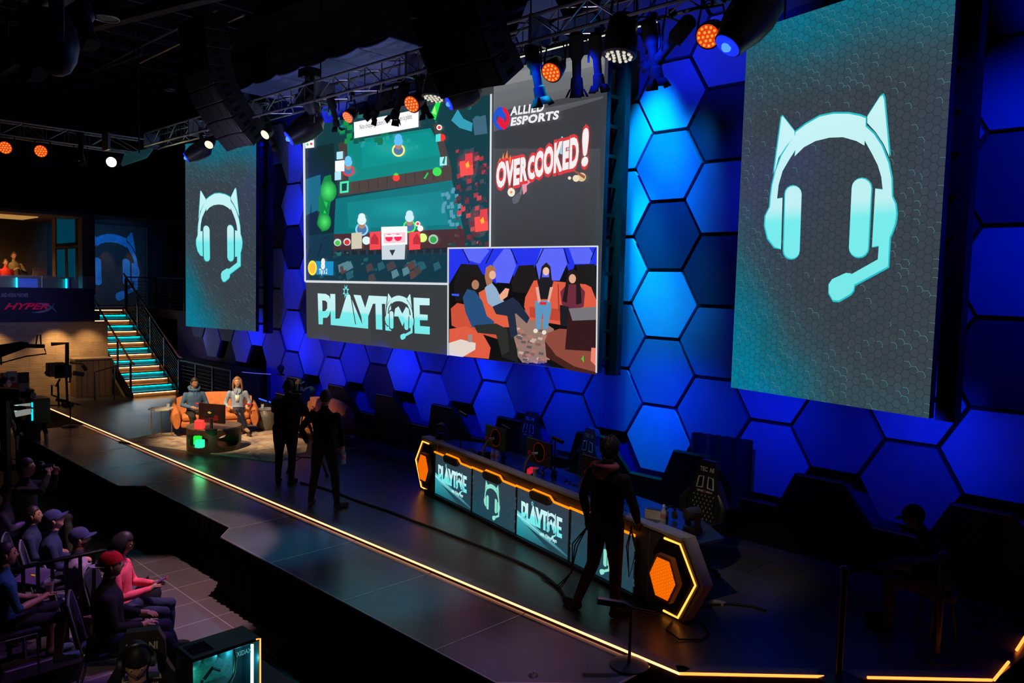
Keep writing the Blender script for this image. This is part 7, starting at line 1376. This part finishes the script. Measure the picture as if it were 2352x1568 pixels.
p = M(); p.box((xa+.10, (ya+yb)/2-.05, zb2+.16), (.12, .28, .04)); p.build('graphics_card', mat('card', (.05, .02, .02), .4), pcw); p = M(); p.box((xa+.165, (ya+yb)/2-.05, zb2+.165), (.006, .14, .01)); p.build('card_stripe', glow('card_red', (1, .05, .06), 1.2), pcw)
put_text('XIDAX', .05, lambda x, y: (xb+.004, yb-.185+x, zt2-.085+y), glow('ice_lettering', (.1, .45, .5), .6), pcw, width=.115, bold=.001)
for e_, lc_, c_ in ((2.6, (xb-.08, yb-.09, .5), (.05, .75, 1)), (1.0, (xb-.12, ya+.14, .42), (.05, .9, .6))):
    L = bpy.data.lights.new('case_light', 'POINT'); L.energy = e_; L.color = c_; L.shadow_soft_size = .03; o = bpy.data.objects.new('case_light', L); COL.objects.link(o); o.location = lc_
tb = thing('gaming_table', 'dark table under the computer tower at the bottom of the photo', 'table', (0, 0, 0)); p = M(); p.box((-5.3, 2.3, zb2-.02), (1.0, 1.5, .04)); p.build('table_top', mat('table_dark', (.015, .015, .018), .4), tb)
for x, y in ((-5.75, 1.6), (-4.85, 1.6), (-5.75, 3.0), (-4.85, 3.0)): p = M(); p.box((x, y, (-.8+zb2-.04)/2), (.05, .05, zb2-.04+.8)); p.build('leg', black, tb)
# front and rim fill spots added for the teenager, no fixtures
spot((-3.3, .9, 2.1), (gh.x, gh.y, .7), 30, (1, .72, .5), 30, .8, .08); spot((-6.6, 3.0, 3.2), (gh.x, gh.y, .8), 30, (.12, .14, 1), 34, .8, .08)
def hand_at(r, v): return r[0]+Euler((0, 0, r[1])).to_matrix() @ V(v)*r[2]
# laptop, cup, phone, bags in the audience
t = thing('laptop', 'grey laptop lid with a small orange mark behind the crowd rail', 'laptop', ond(78, 1322, 9.2), .5); p = M(); p.box((0, 0, 0), (.34, .24, .014), rx=.35); p.build('lid', mat('lid_grey', (.16, .14, .2), .4), t, bevel=.004); p = M(); p.box((0, -.01, .012), (.05, .012, .004), rx=.35); p.build('mark', glow('amber_mark', (.7, .25, .02), .7), t); p = M(); p.box((0, .06, -.09), (.34, .22, .016)); p.build('base', mat('lid_base', (.08, .08, .1), .4), t)
t = thing('plastic_cup', 'clear plastic cup with dark drink held by the person behind the rail', 'cup', hand_at(chairs_at[6], (.05, .37, .80))); p = M(); p.lathe((0, 0, -.06), [(.032, 0), (.045, .12), (.043, .12), (.030, .004)], 16); p.build('cup', glass, t); p = M(); p.lathe((0, 0, -.055), [(.029, 0), (.038, .08)], 14); p.build('drink', mat('cola', (.12, .04, .03), .2), t)
t = thing('mobile_phone', 'red cased phone held by the person in the pink top', 'phone', hand_at(chairs_at[1], (0, .38, .80)), chairs_at[1][1]); p = M(); p.box((0, 0, 0), (.075, .15, .01), rx=.5); p.build('phone_case', redp, t, bevel=.003); p = M(); p.box((0, 0, .007), (.065, .135, .003), rx=.5); p.build('screen', glow('phone_glow', (.1, .05, .3), .5), t)
t = thing('backpack', 'dark bag on the floor in front of the person in the pink top', 'bag', onz(340, 1380, -.72)); p = M(); p.sph((0, 0, .1), (.20, .15, .15), 14); p.build('body', C_dark, t); p = M(); p.tube([(-.1, 0, .22), (0, 0, .31), (.1, 0, .22)], .012, 6); p.build('strap', C_dark, t)
t = thing('paper_bag', 'crumpled brown bag on the floor behind the rail uprights', 'bag', onz(215, 1450, -.80)); p = M(); p.rings([[(.16*k*math.cos(a)+.02*math.sin(a*5), .12*k*math.sin(a)+.015*math.cos(a*7), z) for a in [2*PI*j/14 for j in range(14)]] for k, z in ((.9, 0), (1, .08), (.85, .18), (.95, .22))]); p.build('sack', mat('kraft', (.22, .10, .07), .8), t)
# ================================================================== far left: workstation, table with boxes, jib, stands
q_ = onx(40, 893, -22.6); tbx = thing('display_table', 'black table with headset boxes in front of the brick wall', 'table', (-22.6, q_.y-.3, 0)); zt3 = q_.z
p = M(); p.box((0, -.35, zt3-.03), (.6, 1.9, .06)); p.build('table_top', black, tbx)
for x, y in ((-.25, .55), (.25, .55), (-.25, -1.25), (.25, -1.25)): p = M(); p.box((x, y, zt3/2-.03), (.06, .06, zt3-.06)); p.build('leg', black, tbx)
for (px0, px1, pyt, c1, c2, lb) in ((2, 8, 857, (.5, .02, .02), (.5, .02, .02), 'thin red box standing at the left end of the display table'), (8, 17, 856, (.45, .45, .5), (.5, .02, .02), 'narrow white and red box on the display table'), (17, 40, 853, (.5, .5, .56), (.5, .03, .03), 'white headset box with a portrait, middle of the display table'), (41, 68, 856, (.04, .03, .035), (.4, .4, .45), 'dark headset box with a red stripe, right end of the display table')):
    a = onx(px0, 890, -22.45); b = onx(px1, 890, -22.45); top = onx(px0, pyt, -22.45).z; w_ = b.y-a.y; hh = top-zt3; t = thing('product_box', lb, 'box', (-22.5, (a.y+b.y)/2, zt3+.002))
    p = M(); p.box((0, 0, hh/2), (.12, w_*.94, hh)); p.build('carton', mat('carton_'+str(px0), c1, .5), t)
    p = M(); p.box((.062, 0, hh*.2), (.003, w_*.9, hh*.35)); p.build('printed_band', mat('band_'+str(px0), c2, .5), t)
    if px0 > 10: p = M(); p.lathe((.062, 0, hh*.6), [(w_*.28, 0), (w_*.26, .004)], 14, ax=(1, 0, 0)); p.build('printed_headset', mat('print_'+str(px0), (.06, .05, .08), .5), t)
jib = thing('camera_jib', 'long dark camera crane arm reaching in from the left in front of the brick wall', 'camera crane', (0, 0, 0)); JX = -21.6
jp = lambda x, y: onx(x, y, JX)
p = M(); p.tube([jp(-30, 812), jp(0, 806), jp(50, 793), jp(66, 791)], [.16, .15, .10, .05], 8); p.build('padded_arm', cloth('jib_pad', (.02, .016, .014)), jib)
p = M(); p.tube([jp(60, 794), jp(102, 795)], .055, 6); p.tube([jp(-20, 838), jp(0, 834), jp(60, 818), jp(106, 812), jp(102, 800)], .018, 6); p.tube([jp(2, 815), jp(3, 838)], .02, 6); p.tube([jp(83, 790), jp(86, 770), jp(93, 768), jp(94, 790)], .018, 6); p.build('steel_arm', black, jib)
p = M(); p.tube([jp(118, 790), jp(154, 788), jp(154, 850)], .05, 6); p.build('remote_head', mat('head_khaki', (.09, .07, .045), .6), jib)
p = M(); p.box(jp(128, 848), (.25, .40, .34)); p.build('camera_body', mat('khaki_body', (.12, .09, .06), .6), jib, bevel=.03); p = M(); p.box(jp(142, 852)+V((.1, 0, 0)), (.05, .38, .32)); p.build('jib_monitor', blackp, jib)
p = M(); p.tube([jp(160, 832), jp(192, 836)], .02, 6); p.tube([jp(168, 856), jp(192, 860)], .06, 8); p.tube([jp(190, 838), jp(198, 850)], .05, 8); p.build('counter_rig', mat('rig_khaki', (.10, .08, .055), .6), jib)
p = M(); p.tube([jp(108, 856), jp(120, 862), jp(140, 866)], .03, 6); p.tube([jp(108+4*math.cos(a), 856+4*math.sin(a)) for a in [2*PI*k/10 for k in range(10)]], .02, 5, closed=True); p.build('grip', black, jib)
ms = thing('monitor_stand', 'tall black stand carrying the crane monitor in front of the brick wall', 'stand', onz(155, 932)); o_ = onz(155, 932); jq = lambda x, y: ond(x, y, math.hypot(o_.x, o_.y))-o_
p = M(); p.tube([V((0, 0, 0)), jq(152, 858)], .028, 8); p.build('pole', black, ms); p = M(); p.box((0, 0, .05), (.30, .20, .10)); p.build('foot', black, ms)
p = M(); p.tube([jq(152, 876), jq(161, 878), jq(161, 856)], .022, 4); p.build('side_arm', black, ms)
ms2 = thing('music_stand', 'bent black tubular stand left of the tall crane stand', 'stand', onz(135, 931)); o2 = onz(135, 931); jq2 = lambda x, y: ond(x, y, math.hypot(o2.x, o2.y))-o2
p = M(); p.tube([V((0, 0, 0)), jq2(133, 878), jq2(138, 870)], .024, 6); p.tube([jq2(137, 872), jq2(128, 887), jq2(119, 884), jq2(119, 907), jq2(133, 912)], .022, 4); p.build('bent_tube', black, ms2); p = M(); p.box((0, 0, .01), (.4, .06, .02), 1.1); p.build('foot', black, ms2)
# workstation below the stage at the far left
ws = thing('workstation', 'monitor with a pale glaring picture at the dark control desk on the far left', 'monitor', (0, 0, 0)); D5 = 17.5; w4 = [ond(x, y, D5) for x, y in ((29, 930), (70, 925), (72, 950), (36, 957))]
p = M(); p.face([q_ for q_ in w4]); o = p.build('screen', glow('pale_picture', (.22, .23, .22), 1), ws, fix=False); m_ = o.modifiers.new('t', 'SOLIDIFY'); m_.thickness = .03
p = M(); p.face([ond(x, y, D5-.05) for x, y in ((30, 931), (42, 929), (38, 945), (33, 944))]); o = p.build('window_shape', glow('cyan_picture', (.25, .7, .6), 1), ws, fix=False); m_ = o.modifiers.new('t', 'SOLIDIFY'); m_.thickness = .01
cs2 = thing('computer_tower', 'dark computer with a cyan light bar at the far left workstation', 'computer', ond(88, 940, 18.2)); p = M(); p.box((0, 0, 0), (.5, .3, .5)); p.build('case', pcm, cs2, bevel=.01); p = M(); p.box((.20, -.16, 0), (.03, .02, .36)); p.build('cyan_bar', glow('cyan_bar', (.0, .6, .9), 2.5), cs2)
put_text('GO', .12, lambda x, y: (x+.0, -.17, y+.18), mat('dull_lettering', (.25, .25, .28), .6), cs2, width=.16)
t = thing('video_camera', 'broadcast camera of the operator at the far left edge', 'video camera', ond(25, 905, 15.5), -1.0); p = M(); p.box((0, 0, 0), (.16, .45, .20)); p.build('body', blackp, t, bevel=.02); p = M(); p.lathe((0, .22, 0), [(.05, 0), (.07, .15), (.06, .22)], 14, ax=(0, 1, 0)); p.build('lens', dgrey, t); p = M(); p.box((0, -.1, -.9), (.08, .08, 1.6)); p.build('pedestal', black, t)
tripod(V((onz(14, 1090, -.8).x, onz(14, 1090, -.8).y, -.8)), .3, 'grey legged tripod behind the photographer', 1.6)
# stanchions in the dark right corner
for (px, py, lb) in ((1925, 1565, 'black crowd barrier post at the stage edge on the right, left one of two'), (2150, 1510, 'black crowd barrier post on the right, nearer to the seated person')):
    t = thing('barrier_post', lb, 'barrier post', onz(px, min(py, 1560))); p = M(); p.lathe((0, 0, 0), [(.17, 0), (.17, .015), (.04, .05)], 24); p.build('round_base', black, t); p = M(); p.cyl((0, 0, .02), (0, 0, .98), .032, n=12); p.build('post', blackp, t); p = M(); p.lathe((0, 0, .93), [(.036, 0), (.036, .05), (.02, .07)], 14); p.build('belt_head', mat('belt_head_blue', (.04, .06, .2), .4), t)
a = onz(1925, 1560)+V((0, 0, .92)); b = onz(2150, 1510)+V((0, 0, .92)); p = M(); p.add([a, b, b+V((0, 0, .055)), a+V((0, 0, .055))], [(0, 1, 2, 3)]); o = p.build('barrier_belt', cloth('navy_belt', (.03, .05, .2)), fix=False); m_ = o.modifiers.new('t', 'SOLIDIFY'); m_.thickness = .003; tag(o, 'navy belt stretched between the two barrier posts', 'barrier belt')
